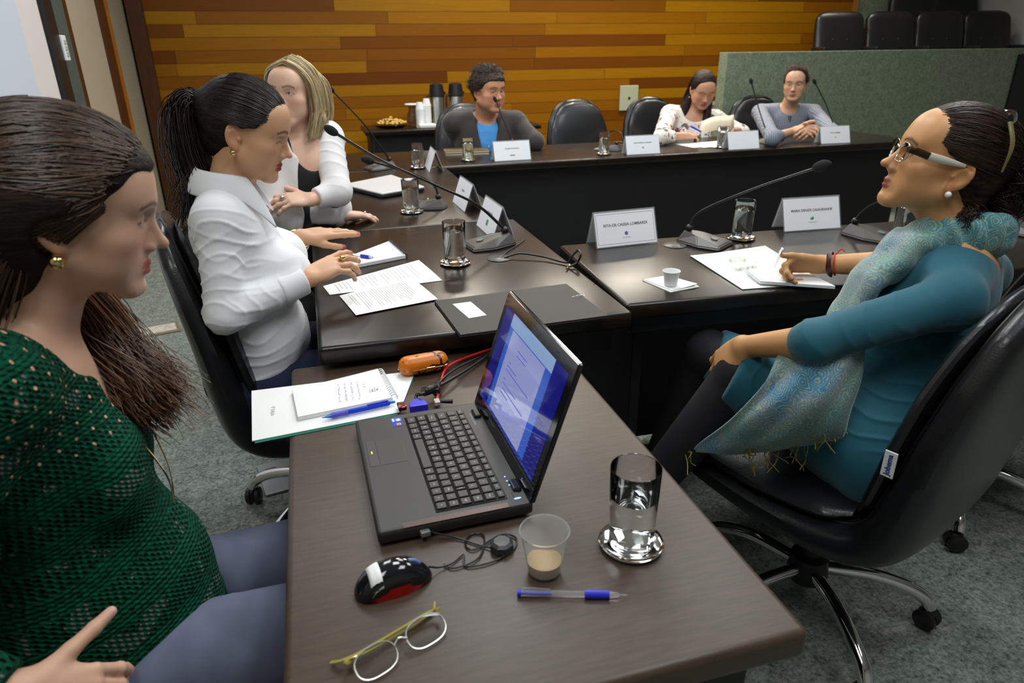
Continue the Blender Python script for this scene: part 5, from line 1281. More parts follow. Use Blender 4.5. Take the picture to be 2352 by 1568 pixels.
def collar(e, bd, rt, rb, zt, zb, spread, pt, m, gap=24, tilt=0, y0=-.02):
    bm = newbm(); g = []; n = 40
    for i in range(n + 1):
        t = i / n * 2 - 1; ph = math.radians(t * (180 - gap)); a = abs(t); ex = max(0, (a - .72) / .28)
        top = (math.sin(ph) * rt, y0 - math.cos(ph) * rt * 1.05, zt - .030 * a ** 2)
        bot = (math.sin(ph) * rb + math.copysign(spread * ex, t), y0 - math.cos(ph) * rb * 1.1 + pt * .35 * ex, zb - .028 * a ** 2 - pt * ex)
        mid = tuple((p + q) / 2 + (.006 if k_ < 2 else .004) * (math.sin(ph) if k_ == 0 else (-math.cos(ph) if k_ == 1 else 1)) for k_, (p, q) in enumerate(zip(top, bot)))
        g.append([bm.verts.new(tuple(bd.w(*q) - V3(off(e)))) for q in (top, mid, bot)])
    for a, b in zip(g[:-1], g[1:]):
        for k in (0, 1): bm.faces.new([a[k], a[k + 1], b[k + 1], b[k]]).smooth = True
    o = fin('collar', bm, m, e, True); md = o.modifiers.new('s', 'SOLIDIFY'); md.thickness = .003; md.offset = 0
    md = o.modifiers.new('b', 'SUBSURF'); md.levels = md.render_levels = 1; return o
def button_row(e, bd, ys, m, y=.118):
    for z in ys:
        p = bd.w(0, y, z) - V3(off(e)); b = newbm(); lathe(b, [(0, 0), (.005, 0), (.005, .002), (0, .002)], 12, M=Matrix.Translation(tuple(p)) @ Matrix([list(r) for r in bd.M]).to_4x4() @ Matrix.Rotation(-PI / 2, 4, 'X')); fin('button', b, m, e, True)
def scalp(hd, sd, t=.012, back=.0, hl=.062, low=-.055):
    """hair cap over the cranium with a clean hairline around the face"""
    w, M, k = hd.w, hd.M, hd.s
    sd.ell(w(0, -.014 - back * .5, .032), ((.076 + t) * k, (.099 + t + back) * k, (.088 + t) * k), M, k=.01)
    sd.cone(w(0, -.055, -.02), w(0, -.062, low), .060 * k, .050 * k, k=.02)
def facecut(hd, sd, hl=.070, side=.030, temple=.0, k=.010):
    w, M, s_ = hd.w, hd.M, hd.s
    sd.ell(w(0, .115, hl - .110), (.074 * s_, .100 * s_, .112 * s_), M, k=k, op='s')
    for x in (-1, 1): sd.ell(w(x * .080, .078, .004), (.040 * s_, .044 * s_, .046 * s_), M, k=k, op='s'); sd.ell(w(x * .080, .030 + temple, -.041), (.060 * s_, .046 * s_, .058 * s_), M, k=k, op='s'); sd.ell(w(x * .048, .108, hl - .038), (.048 * s_, .050 * s_, .044 * s_), M, k=k, op='s')
# streaks in the hair shell follow a noise stretched along the given axis
def hairshell_mat(name, dark, light, M=None, rough=.55, st=(60, 6, 60)):
    t = NT(name); t.b.inputs['Specular IOR Level'].default_value = .25; v = t.coord('Object', st); n = t.noise(v, 2.2, 5, .6); t.l(t.ramp(n, [(.35, dark), (.7, light)]), t.b.inputs['Base Color'])
    t.b.inputs['Roughness'].default_value = rough; t.bump(n, .6, .004); return t.m
def fine(*boxes): return [(V3(a) - r, V3(a) + r, h) for a, r, h in boxes]
# ------------------------------------------------ woman in the green sweater, foreground left
def build_green():
    H = V3(*dep(168, 478, .87)); hd = Head(H, frame(8, 13, 0), .945, jaw=.86, closed=.38, lip=.95)
    N = hd.w(-.0, -.055, -.165); P = V3(-.40, .90, .56); bd = Body(P, N, 10, w=.94, d=.86, bust=.3, shw=.165)
    e = person('brunette woman in a green crocheted sweater and jeans at the left edge', P)
    base = S('#d4a68c'); nails = []
    sd = SD(); hd.add(sd); wneck(sd, bd, hd, .049); bd.torso(sd)
    wR = V3(*dep(35, 1600, .75)); fR = V3(*dep(195, 1592, .80)); elR = V3(*dep(-330, 1500, .72))
    add_hand(sd, wR, fR - wR, V3(*CAM) + V3(0, 0, .1) - wR, True, .90, curl=(.42, .5, .5, .5), spread=.05, thumb=(.66, .72, .12), tcurl=-.04, nails=nails)
    bd.arm(sd, bd.shR, elR, wR, r=.92)
    elL = bd.w(-.23, -.06, .16); wL = bd.w(-.21, .12, -.02); bd.arm(sd, bd.shL, elL, wL, r=.92)
    add_hand(sd, wL, bd.w(-.17, .3, -.04) - wL, (0, 0, 1), False, .95)
    for x in (-1, 1): leg(sd, bd.w(x * .09, .02, -.02), bd.w(x * .10, .42, -.02), V3(.12, .86 - x * .1, .10), -.004)
    b_ = skin(sd, hd, e, base, .0042, fine((H, .15, .0024), ((wR + fR) / 2, .12, .0026)), nails, S('#d6a39a'), lips=S('#b4504c'), brow=S('#3a261c'), shadow=S('#6d5048'), blush=.35)
    hd.eyes(e, (.05, .03, .015), off(e), (0, -.25))
    # crocheted sweater
    t = NT('green crochet'); c = t.n('ShaderNodeTexCoord'); sp = t.n('ShaderNodeSeparateXYZ'); t.l(c.outputs['Object'], sp.inputs[0])
    nz = t.n('ShaderNodeTexNoise', i_Scale=9.0); t.l(c.outputs['Object'], nz.inputs['Vector'])
    wv = t.math('MULTIPLY', nz.outputs['Fac'], .02)
    v_ = t.math('ADD', t.math('ADD', sp.outputs[2], t.math('MULTIPLY', sp.outputs[0], -.28)), wv); u_ = t.math('ADD', t.math('ADD', sp.outputs[0], t.math('MULTIPLY', sp.outputs[1], 1.0)), t.math('MULTIPLY', sp.outputs[2], .3))
    def sn(x, per, ph=0): return t.math('SINE', t.math('ADD', t.math('MULTIPLY', x, 2 * PI / per), ph))
    band = t.math('GREATER_THAN', sn(v_, .062), -.1)                 # lace bands between ribbed bands
    cell = t.math('MULTIPLY', sn(t.math('ADD', u_, t.math('MULTIPLY', v_, .5)), .0125), sn(v_, .0125))
    hole = t.math('MULTIPLY', band, t.math('GREATER_THAN', cell, .30))
    cell2 = t.math('MULTIPLY', sn(u_, .034), sn(v_, .034, 1.0)); top = t.math('GREATER_THAN', sp.outputs[2], .90)
    hole2 = t.math('MULTIPLY', top, t.math('GREATER_THAN', cell2, .90))
    n2 = t.n('ShaderNodeTexNoise', i_Scale=22.0); t.l(c.outputs['Object'], n2.inputs['Vector'])
    g = t.ramp(t.noise(c.outputs['Object'], 140, 3), [(.3, S('#022c20')), (.7, S('#06563e'))])
    hc = t.mix(t.math('MULTIPLY', t.math('GREATER_THAN', n2.outputs['Fac'], .58), .55), S('#010c09'), S('#8a7f80'))
    cc_ = t.mix(hole, g, hc); cc_ = t.mix(hole2, cc_, S('#c99a7c')); t.l(cc_, t.b.inputs['Base Color']); t.b.inputs['Roughness'].default_value = .9; t.b.inputs['Specular IOR Level'].default_value = .15
    hgt = t.math('SUBTRACT', t.math('ADD', t.math('MULTIPLY', cell, .5), t.math('MULTIPLY', sn(v_, .0063), t.math('MULTIPLY', t.math('SUBTRACT', 1, band), .5))), t.math('MULTIPLY', hole, 1.2)); t.bump(hgt, .8, .004)
    M_GR = t.m
    g = SD(); bd.torso(g, .014); bd.arm(g, bd.shR, elR, elR + (wR - elR) * .93, .014, .92, cap=True); bd.arm(g, bd.shL, elL, wL, .014, .92, cap=True)
    g.cone(bd.w(0, .03, -.02), bd.w(0, .03, .08), .165, .15, k=.05)
    g.plane(bd.w(0, 0, -.055), -bd.M[:, 2], .01)
    g.ell(bd.w(0, .02, .50), (.098, .085, .105), bd.M, k=.012, op='s'); g.ell(bd.w(0, .115, .43), (.055, .07, .10), bd.M, k=.012, op='s')
    garment('sweater', g, .0042, M_GR, e, [(bd.shL, elL, .09, .004, .05, 0)], .0015, 22, 3)
    j = SD()
    for x in (-1, 1): leg(j, bd.w(x * .09, .0, -.03), bd.w(x * .115, .45, -.02), V3(.16, .88 - x * .12, .10), .010, 1.0)
    j.ell(bd.w(0, -.02, -.01), (.180, .135, .11), bd.M, k=.03)
    t = NT('blue denim'); v = t.coord('Object', (1, 1, 1)); n1 = t.noise(v, 9, 4); wv = t.n('ShaderNodeTexWave', i_Scale=260.0, i_Distortion=1.0); t.l(v, wv.inputs['Vector'])
    t.l(t.ramp(t.math('ADD', t.math('MULTIPLY', n1, .7), t.math('MULTIPLY', wv.outputs['Fac'], .3)), [(.3, S('#3f4354')), (.75, S('#6b7086'))]), t.b.inputs['Base Color']); t.b.inputs['Roughness'].default_value = .85; t.bump(wv.outputs['Fac'], .2, .001)
    garment('jeans', j, .006, t.m, e, [(bd.w(.09, .0, -.03), bd.w(.115, .45, -.02), .12, .007, .07, 0), (bd.w(-.09, .0, -.03), bd.w(-.115, .45, -.02), .12, .007, .08, 1)], .002, 18, 5)
    s_ = SD()
    for x in (-1, 1): shoe(s_, V3(.16, .88 - x * .12, .09), (1, 0, 0))
    garment('shoes', s_, .006, M_BLACKP, e, noise=0)
    # hair: smooth shell drawn back over the ears plus strands, long tail behind the neck and over the far shoulder
    dk, lt = S('#1c130e'), S('#4f3727')
    g = SD(); scalp(hd, g, .014, .014, low=-.09); g.ell(hd.w(0, -.075, -.03), (.075, .055, .085), hd.M, k=.03)
    for x in (-1, 1): g.ell(hd.w(x * .062, -.03, .0), (.030, .055, .055), hd.M, k=.02)
    facecut(hd, g, .066, temple=.0); g.ell(hd.w(-.085, -.008, -.030), (.022, .024, .030), hd.M, k=.008, op='s'); g.ell(hd.w(.085, -.008, -.030), (.026, .026, .030), hd.M, k=.008, op='s')
    g.cone(hd.w(.0, -.085, -.06), hd.w(-.03, -.125, -.20), .062, .055, k=.03); g.cone(hd.w(-.03, -.125, -.20), hd.w(-.03, -.13, -.30), .055, .03, k=.03)
    hair = garment('hair', g, .004, hairshell_mat('brown hair shell', S('#150e0a'), S('#2e2018'), st=(10, 70, 70), rough=.6), e, noise=.0012, nsc=60)
    HM = hair_mat('brown hair strands', S('#1a110c'), S('#5a402e'))
    st = []
    for _ in range(1500):
        a = rng.uniform(-1.5, 1.5); st.append((.080 * math.sin(a), .050 * math.cos(a) + .004 * rng.normal(), .092 - .062 * abs(math.sin(a)) ** 1.8 + rng.normal() * .005))
    for _ in range(500): st.append((rng.uniform(-.07, .07), rng.uniform(-.05, .07), .11))
    pa = slerp_paths(hd, (0, -.021, .032), (.092, .128, .1045), st, (-.0, -.125, .010), N=16, jit=.010, endspread=.16)
    strands('hair_strands', pa, .0011, .0008, HM, hair, off=off(e), wob=.002)
    s2 = [(.086 * rng.choice((-1, 1)), rng.uniform(.012, .052), rng.uniform(.010, .045)) for _ in range(520)]
    strands('hair_strands', slerp_paths(hd, (0, -.021, .026), (.0915, .118, .100), s2, (0, -.118, -.050), N=14, jit=.008, endspread=.16), .0011, .0008, HM, hair, off=off(e), wob=.002)
    # falling lengths
    def fall(n, roots, mid, low, tip, spread, seed=0):
        out = []
        for _ in range(n):
            d = rng.normal(0, 1, 3); k = [V3(roots) + d * spread * .5, V3(mid) + d * spread * .8, V3(low) + d * spread, V3(tip) + d * spread * 1.1 + rng.normal(0, .006, 3)]
            q = catmull([tuple(p) for p in k], 6); out.append([p[:] for p in q])
        return np.array(out)
    far = [fall(900, hd.w(-.045, -.06, -.06), V3(*dep(195, 720, .99)), V3(*dep(270, 830, 1.02)), V3(*dep(365, 925, 1.0)), .020), fall(300, hd.w(-.05, -.05, -.06), V3(*dep(230, 690, 1.0)), V3(*dep(320, 830, 1.03)), V3(*dep(392, 880, 1.0)), .010), fall(600, hd.w(-.04, -.07, -.06), V3(*dep(165, 700, .99)), V3(*dep(225, 800, 1.0)), V3(*dep(330, 900, 1.0)), .018)]
    strands('hair_strands', np.concatenate(far), .0011, .0006, hair_mat('brown hair lengths', S('#2a180f'), S('#7a5136')), hair, off=off(e), wob=.010)
    near = fall(1500, hd.w(.05, -.07, -.05), hd.w(.055, -.105, -.13), hd.w(.02, -.15, -.23), hd.w(-.02, -.165, -.36), .020)
    strands('hair_strands', near, .0009, .0006, HM, hair, off=off(e), wob=.006)
    earring(e, hd, 1, M_GOLD, .0085, -.004)
    b = newbm(); o_ = V3(off(e)); pts = [bd.w(.062, -.03, .475), bd.w(.075, .03, .45), bd.w(.062, .092, .36), bd.w(.025, .134, .25), bd.w(0, .134, .18), bd.w(-.03, .134, .25), bd.w(-.062, .092, .37), bd.w(-.07, .03, .45)]
    tube(b, [tuple(p - o_) for p in pts], .0012, 6, 8); ball(b, tuple(bd.w(0, .136, .17) - o_), .006); fin('necklace', b, M_GOLD, e, True)
build_green()
# ------------------------------------------------ woman in the white shirt with a ponytail
def build_white():
    H = V3(*dep(570, 298, 1.62)); hd = Head(H, frame(-11, 17, 0), .93, jaw=.90, closed=.72, lip=.95, fat=.002)
    N = V3(*dep(522, 432, 1.64)); P = V3(*dep(606, 850, 1.86)); P[2] = .57; bd = Body(P, N, 4, w=.94, d=.94, bust=1.0, shw=.160); shR = V3(*dep(500, 505, 1.56)); bd.shR = shR
    e = person('dark-haired woman with a ponytail in a white collared shirt, looking down at papers', P)
    base = S('#d2a07c'); nails = []; sd = SD(); hd.add(sd); wneck(sd, bd, hd, .050); bd.torso(sd)
    elR = V3(*dep(518, 722, 1.58)); wR = V3(*dep(705, 640, 1.68)); fR = V3(*dep(800, 590, 1.74))
    elL = bd.w(-.24, .06, .16); wL = V3(*dep(688, 545, 1.90)); fL = V3(*dep(800, 527, 1.98))
    add_hand(sd, wR, fR - wR, V3(-.15, -.45, .9), True, .94, curl=(.22, .32, .42, .5), spread=.14, thumb=(.75, .45, -.45), nails=nails)
    add_hand(sd, wL, fL - wL, V3(.1, -.15, 1), False, .94, curl=(.05, .1, .12, .2), spread=.05, thumb=(.8, .4, -.3), nails=nails)
    bd.arm(sd, shR, elR, wR, r=.85); bd.arm(sd, bd.shL, elL, wL, r=.85)
    for x in (-1, 1): leg(sd, bd.w(x * .09, .02, -.02), bd.w(x * .09, .42, -.02), V3(P[0] + .50, P[1] - x * .1, .10), -.004)
    skin(sd, hd, e, base, .0042, fine((H, .14, .0026), ((wR + fR) / 2, .09, .0028), ((wL + fL) / 2, .09, .003)), nails, S('#c0182c'), lips=S('#9e2230'), brow=S('#21140e'), shadow=S('#8a6650'), blush=.2)
    hd.eyes(e, (.03, .02, .012), off(e), (0, -.4))
    M_W = fabric('white cotton shirt', (.80, .80, .83), .75, .1, 500, .02)
    g = SD(); bd.torso(g, .012); g.ell(bd.w(0, .01, .10), (.155, .125, .12), bd.M, k=.04)
    cR = elR + (wR - elR) * .93; cL = elL + (wL - elL) * .90
    bd.arm(g, shR, elR, cR, .010, .88, cap=True); bd.arm(g, bd.shL, elL, cL, .010, .88, cap=True)
    g.plane(bd.w(0, 0, -.02), -bd.M[:, 2] + bd.M[:, 1] * .2, .006)
    g.ell(bd.w(0, .01, .53), (.062, .062, .075), bd.M, k=.01, op='s'); g.ell(bd.w(0, .105, .43), (.022, .06, .085), bd.M, k=.01, op='s')
    garment('shirt', g, .0038, M_W, e, [(shR, elR, .10, .007, .035, 0), (elR, cR, .08, .005, .045, 1), (bd.w(-.02, .0, .02), bd.w(.02, .0, .26), .22, .008, .035, 2), (bd.w(.05, -.02, .25), bd.w(.05, .0, .42), .17, .004, .05, 4), (bd.shL, elL, .1, .006, .05, 2)], .0014, 20, 2)
    for a, b_, c_ in ((elR, wR, cR), (elL, wL, cL)):
        d = nrm(b_ - a); g = SD(); g.cone(c_ - d * .06, c_ + d * .006, .038, .036, k=.01, cap=True); g.plane(c_ - d * .06, -d); g.cone(c_ - d * .02, c_ + d * .03, .030, .028, op='s', k=.002)
        garment('cuff', g, .003, M_W, e, noise=.0008)
    collar(e, bd, .055, .080, .560, .500, .044, .075, M_W, gap=30, y0=.0)
    g = SD()
    for x in (-1, 1): leg(g, bd.w(x * .09, .0, -.03), bd.w(x * .10, .44, -.02), V3(P[0] + .50, P[1] - x * .12, .10), .010)
    g.ell(bd.w(0, -.02, -.015), (.185, .135, .115), bd.M, k=.03)
    M_J = mat('dark navy denim', S('#1d2440'), .8, var=.25, vscale=12, bump=.2, bscale=400)
    garment('jeans', g, .006, M_J, e, [(bd.w(.09, 0, -.03), bd.w(.1, .44, -.02), .12, .007, .07, 0)], .002)
    s_ = SD()
    for x in (-1, 1): shoe(s_, V3(P[0] + .50, P[1] - x * .12, .09), (1, 0, 0))
    garment('shoes', s_, .006, M_BLACKP, e, noise=0)
    dk, lt = S('#0e0b0b'), S('#2e2422')
    tie = (0, -.118, .036)
    g = SD(); scalp(hd, g, .010, .004, low=-.04); facecut(hd, g, .076, temple=-.004)
    for x in (-1, 1): g.ell(hd.w(x * .085, -.012, -.020), (.020, .026, .036), hd.M, k=.006, op='s')
    g.ell(hd.w(*tie), (.026, .026, .026), hd.M, k=.02)
    hair = garment('hair', g, .0034, hairshell_mat('black hair shell', dk, lt, st=(8, 60, 60)), e, noise=.0006, nsc=60)
    HM = hair_mat('black hair strands', dk, S('#3d302c'), .33); st = []
    for _ in range(700):
        a = rng.uniform(-1.45, 1.45); st.append((.080 * math.sin(a), .072 * math.cos(a), .076 - .052 * abs(math.sin(a)) ** 1.7 + rng.normal() * .003))
    for _ in range(300):
        a = rng.uniform(.0, 2.0) * rng.choice((-1, 1)); st.append((.07 * math.cos(a * .6) * np.sign(a), -.03 - .03 * abs(a), -.05 - .02 * rng.random()))
    pa = slerp_paths(hd, (0, -.016, .032), (.0875, .111, .100), st, tie, N=14, jit=.006, endspread=.05)
    strands('hair_strands', pa, .0007, .0006, HM, hair, off=off(e))
    # ponytail
    out = []; T0 = hd.w(*tie)
    for _ in range(900):
        d = rng.normal(0, 1, 3); s_ = .012 + .004 * rng.random()
        k = [T0 + d * .005, T0 + V3(-.025, 0, .012) + d * .007, T0 + V3(-.048, 0, -.02) + d * .012, T0 + V3(-.050, 0, -.11) + d * (s_ + .004), T0 + V3(-.038, 0, -.18) + d * .018, T0 + V3(-.050, .0, -.25) + d * .020 + rng.normal(0, .012, 3)]
        k[-1][2] += rng.uniform(-.05, .03); out.append([p[:] for p in catmull([tuple(q) for q in k], 4)])
    strands('hair_strands', np.array(out), .0014, .0009, HM, hair, off=off(e), wob=.006)
    g = SD(); g.cone(T0 + V3(-.025, 0, .004), T0 + V3(-.045, 0, -.04), .012, .020, k=.02); g.cone(T0 + V3(-.045, 0, -.04), T0 + V3(-.048, 0, -.12), .020, .025, k=.02); g.cone(T0 + V3(-.048, 0, -.12), T0 + V3(-.038, 0, -.18), .025, .024, k=.02); g.cone(T0 + V3(-.038, 0, -.18), T0 + V3(-.048, 0, -.24), .024, .012, k=.02)
    garment('ponytail', g, .004, hairshell_mat('black tail shell', dk, lt, st=(60, 60, 6)), hair, noise=.002, nsc=50).location = -e.location
    b = newbm(); c0 = T0 + V3(-.012, 0, .004) - V3(off(e)); tube(b, [tuple(c0 + V3(.004 * 0, .014 * math.cos(a), .014 * math.sin(a))) for a in np.linspace(0, 2 * PI, 13)], .005, 8, 2); fin('hair_tie', b, M_BLACKP, hair, True)
    earring(e, hd, 1, M_GOLD, .0065)
    b = newbm(); q = V3(off(e)); d = nrm(fR - wR); c1 = wR + d * .105 + nrm(np.cross(V3(-.15, -.45, .9), d)) * .002 - q
    ball(b, tuple(c1 + V3(.0, -.004, .006)), (.008, .006, .006)); fin('ring', b, M_GOLD, e, True)
    b = newbm(); d = nrm(wL - elL); a_ = nrm(np.cross(d, (0, 0, 1))); b2 = np.cross(d, a_); tube(b, [tuple(wL - d * .005 - q + (a_ * math.cos(t_) + b2 * math.sin(t_)) * .029) for t_ in np.linspace(0, 2 * PI, 17)], .003, 6, 2); fin('bracelet', b, M_GOLD, e, True)
build_white()
# ------------------------------------------------ blonde woman in the white blazer
def build_blonde():
    H = V3(*dep(674, 214, 2.36)); hd = Head(H, frame(-118, -3, 0), .92, jaw=.88, closed=.12)
    N = hd.w(0, -.055, -.165); N = V3(*dep(705, 325, 2.40)); P = V3(N[0] - .10, N[1] + .16, .56); bd = Body(P, N, -62, w=.92, d=.92, bust=.8, shw=.165); bd.shR = V3(*dep(632, 345, 2.36)); bd.shL = V3(*dep(750, 318, 2.48))
    e = person('blonde woman in a white blazer over a black top, arms folded on the table', P)
    base = S('#e3b79e'); nails = []; sd = SD(); hd.add(sd); wneck(sd, bd, hd, .047); bd.torso(sd)
    elL = V3(*dep(775, 440, 2.42)); wL = V3(*dep(718, 458, 2.36)); fL = V3(*dep(668, 458, 2.33))
    elR = V3(*dep(620, 480, 2.38)); wR = V3(*dep(785, 470, 2.52)); fR = V3(*dep(845, 470, 2.60)); wR[2] = .792; fR[2] = .775
    add_hand(sd, wR, fR - wR, (0, 0, 1), True, .92, curl=(.15, .18, .2, .25), spread=.06, thumb=(.8, .4, -.3), nails=nails)
    add_hand(sd, wL, fL - wL, V3(0, -.45, .9), False, .92, curl=(.3, .35, .35, .4), spread=.12, thumb=(.6, .6, .1), nails=nails)
    bd.arm(sd, bd.shR, elR, wR, r=.9); bd.arm(sd, bd.shL, elL, wL, r=.9)
    skin(sd, hd, e, base, .005, fine((H, .13, .0032), ((wR + fR) / 2, .09, .0034), ((wL + fL) / 2, .08, .0034)), nails, S('#b5202e'), lips=S('#c4645e'), brow=S('#6a4a34'), blush=.35)
    hd.eyes(e, (.08, .12, .16), off(e), (.25, .12))
    g = SD(); bd.torso(g, .006); g.ell(bd.w(0, .04, .51), (.068, .11, .09), bd.M, k=.01, op='s')
    garment('top', g, .005, fabric('black top', (.008, .008, .009)), e)
    M_B = fabric('off white blazer', (.80, .77, .77), .8, .1, 400, .03)
    g = SD(); bd.torso(g, .018); cR = elR + (wR - elR) * .92; cL = elL + (wL - elL) * .86
    g.ell(bd.w(0, .01, .52), (.088, .08, .08), bd.M, k=.01, op='s'); g.cone(bd.w(0, .10, .50), bd.w(0, .17, .02), .080, .070, k=.012, op='s'); g.plane(bd.w(0, 0, .0), -bd.M[:, 2])
    bd.arm(g, bd.shR, elR, cR, .013, .95, cap=True); bd.arm(g, bd.shL, elL, cL, .013, .95, cap=True)
    garment('blazer', g, .0046, M_B, e, [(bd.shL, elL, .1, .007, .05, 0), (elR, cR, .1, .005, .05, 1), (bd.shR, elR, .1, .006, .05, 1)], .0015, 18, 4)
    g = SD()
    for x in (-1, 1): leg(g, bd.w(x * .09, .0, -.03), bd.w(x * .10, .30, -.02), V3(P[0] + .28, P[1] - .2 - x * .1, .10), .010)
    g.ell(bd.w(0, -.02, -.015), (.180, .13, .12), bd.M, k=.03)
    garment('trousers', g, .008, fabric('black trousers', (.008, .008, .009)), e)
    dk, lt = S('#8a6c45'), S('#dcc59a')
    g = SD(); scalp(hd, g, .009, .0, low=-.06); facecut(hd, g, .084, temple=.012)
    for x in (-1, 1): g.cone(hd.w(x * .074, -.03, .03), hd.w(x * .076, -.035, -.09), .018, .022, k=.03); g.cone(hd.w(x * .076, -.035, -.09), hd.w(x * .070, -.020, -.14), .022, .012, k=.02)
    g.cone(hd.w(0, -.075, -.02), hd.w(0, -.080, -.11), .055, .045, k=.03)
    hair = garment('hair', g, .005, hairshell_mat('blonde hair shell', dk, lt, st=(60, 60, 8)), e, noise=.002, nsc=50)
    out = []
    for _ in range(900):
        y = rng.uniform(-.10, .075); x = rng.choice((-1, 1)); j = rng.normal(0, .004, 3); b_ = .012 * rng.random()
        yy = max(y, -.11) * .9 - .025
        k = [(-.012, y, .126 - 3.0 * (y + .01) ** 2), (x * (.056 + b_ * .5), y * .9 - .008, .100 - .3 * abs(y)), (x * (.082 + b_ * .7), yy, .035), (x * (.086 + b_), yy - .01, -.05), (x * (.080 + b_), yy, -.10), (x * (.066 + b_), yy + .012, -.145 - .02 * rng.random())]
        out.append([tuple(hd.w(*(V3(q) + j))) for q in [p[:] for p in catmull(k, 4)]])
    strands('hair_strands', np.array(out), .0011, .0008, hair_mat('blonde hair strands', dk, S('#ecd9ae')), hair, off=off(e), wob=.003)
    earring(e, hd, -1, mat('turquoise bead', (.05, .35, .38), .2), .006)
    q = V3(off(e)); b = newbm(); ball(b, tuple(wL + nrm(fL - wL) * .10 + V3(0, -.006, .008) - q), (.010, .008, .008)); fin('ring', b, M_STEEL, e, True)
    b = newbm(); ball(b, tuple(wR + nrm(fR - wR) * .098 + V3(0, 0, .010) - q), (.005, .005, .004)); fin('ring', b, M_CHROME, e, True)
build_blonde()
# ------------------------------------------------ man in the dark suit
def clasp(sd, C, f, right_dir, nails, sc=1.0, sp=.072):
    """two hands meeting at C, fingers interlaced; f points away from the sitter, right_dir to his right"""
    C = V3(C); f, r = nrm(f), nrm(right_dir); up = V3(0, 0, 1)
    wR = C + r * sp - f * .045; wL = C - r * sp - f * .045
    add_hand(sd, wR, f * .75 - r * .75 + up * .18, up * .6 + r * .5 + f * .3, True, sc, curl=(.5, .55, .6, .65), spread=.08, thumb=(.7, .2, .35), nails=nails)
    add_hand(sd, wL, f * .75 + r * .75 + up * .05, up * .6 - r * .5 + f * .3, False, sc, curl=(.5, .55, .6, .65), spread=.08, thumb=(.7, .2, .35), nails=nails)
    return wR, wL
def shorthair(e, hd, dk, lt, t=.016, curl=.004, n=500, hl=.070, noise=.004):
    g = SD(); scalp(hd, g, t, .002, low=-.035); facecut(hd, g, hl - .008, temple=.0)
    for x in (-1, 1): g.ell(hd.w(x * .088, -.010, -.026), (.024, .030, .034), hd.M, k=.006, op='s')
    hair = garment('hair', g, .005, hairshell_mat('short hair', dk, lt, st=(40, 40, 40)), e, noise=noise, nsc=55)
    st = [(.07 * rng.uniform(-1, 1), rng.uniform(-.06, .075), .10) for _ in range(n)] + [(.085 * rng.choice((-1, 1)), rng.uniform(-.09, .03), rng.uniform(.0, .06)) for _ in range(n // 2)]
    out = []
    for s_ in st:
        a = (V3(s_) - V3(0, -.014, .032)) / (.076 + t, .099 + t, .088 + t); a = a / np.linalg.norm(a); p = V3(0, -.014, .032) + a * (.076 + t, .099 + t, .088 + t)
        d = nrm(V3(rng.normal(0, .5), -.4 + .5 * rng.normal(), .15)); d -= a * (d @ a) * .8; d = nrm(d + a * .15)
        out.append([tuple(hd.w(*(p + d * L_ + a * .1 * L_ + rng.normal(0, curl * .5, 3) * (L_ > 0)))) for L_ in (0, .010, .020, .028)])
    strands('hair_strands', np.array(out), .0014, .0007, hair_mat('short hair strands', dk, lt), hair, off=off(e)); return hair
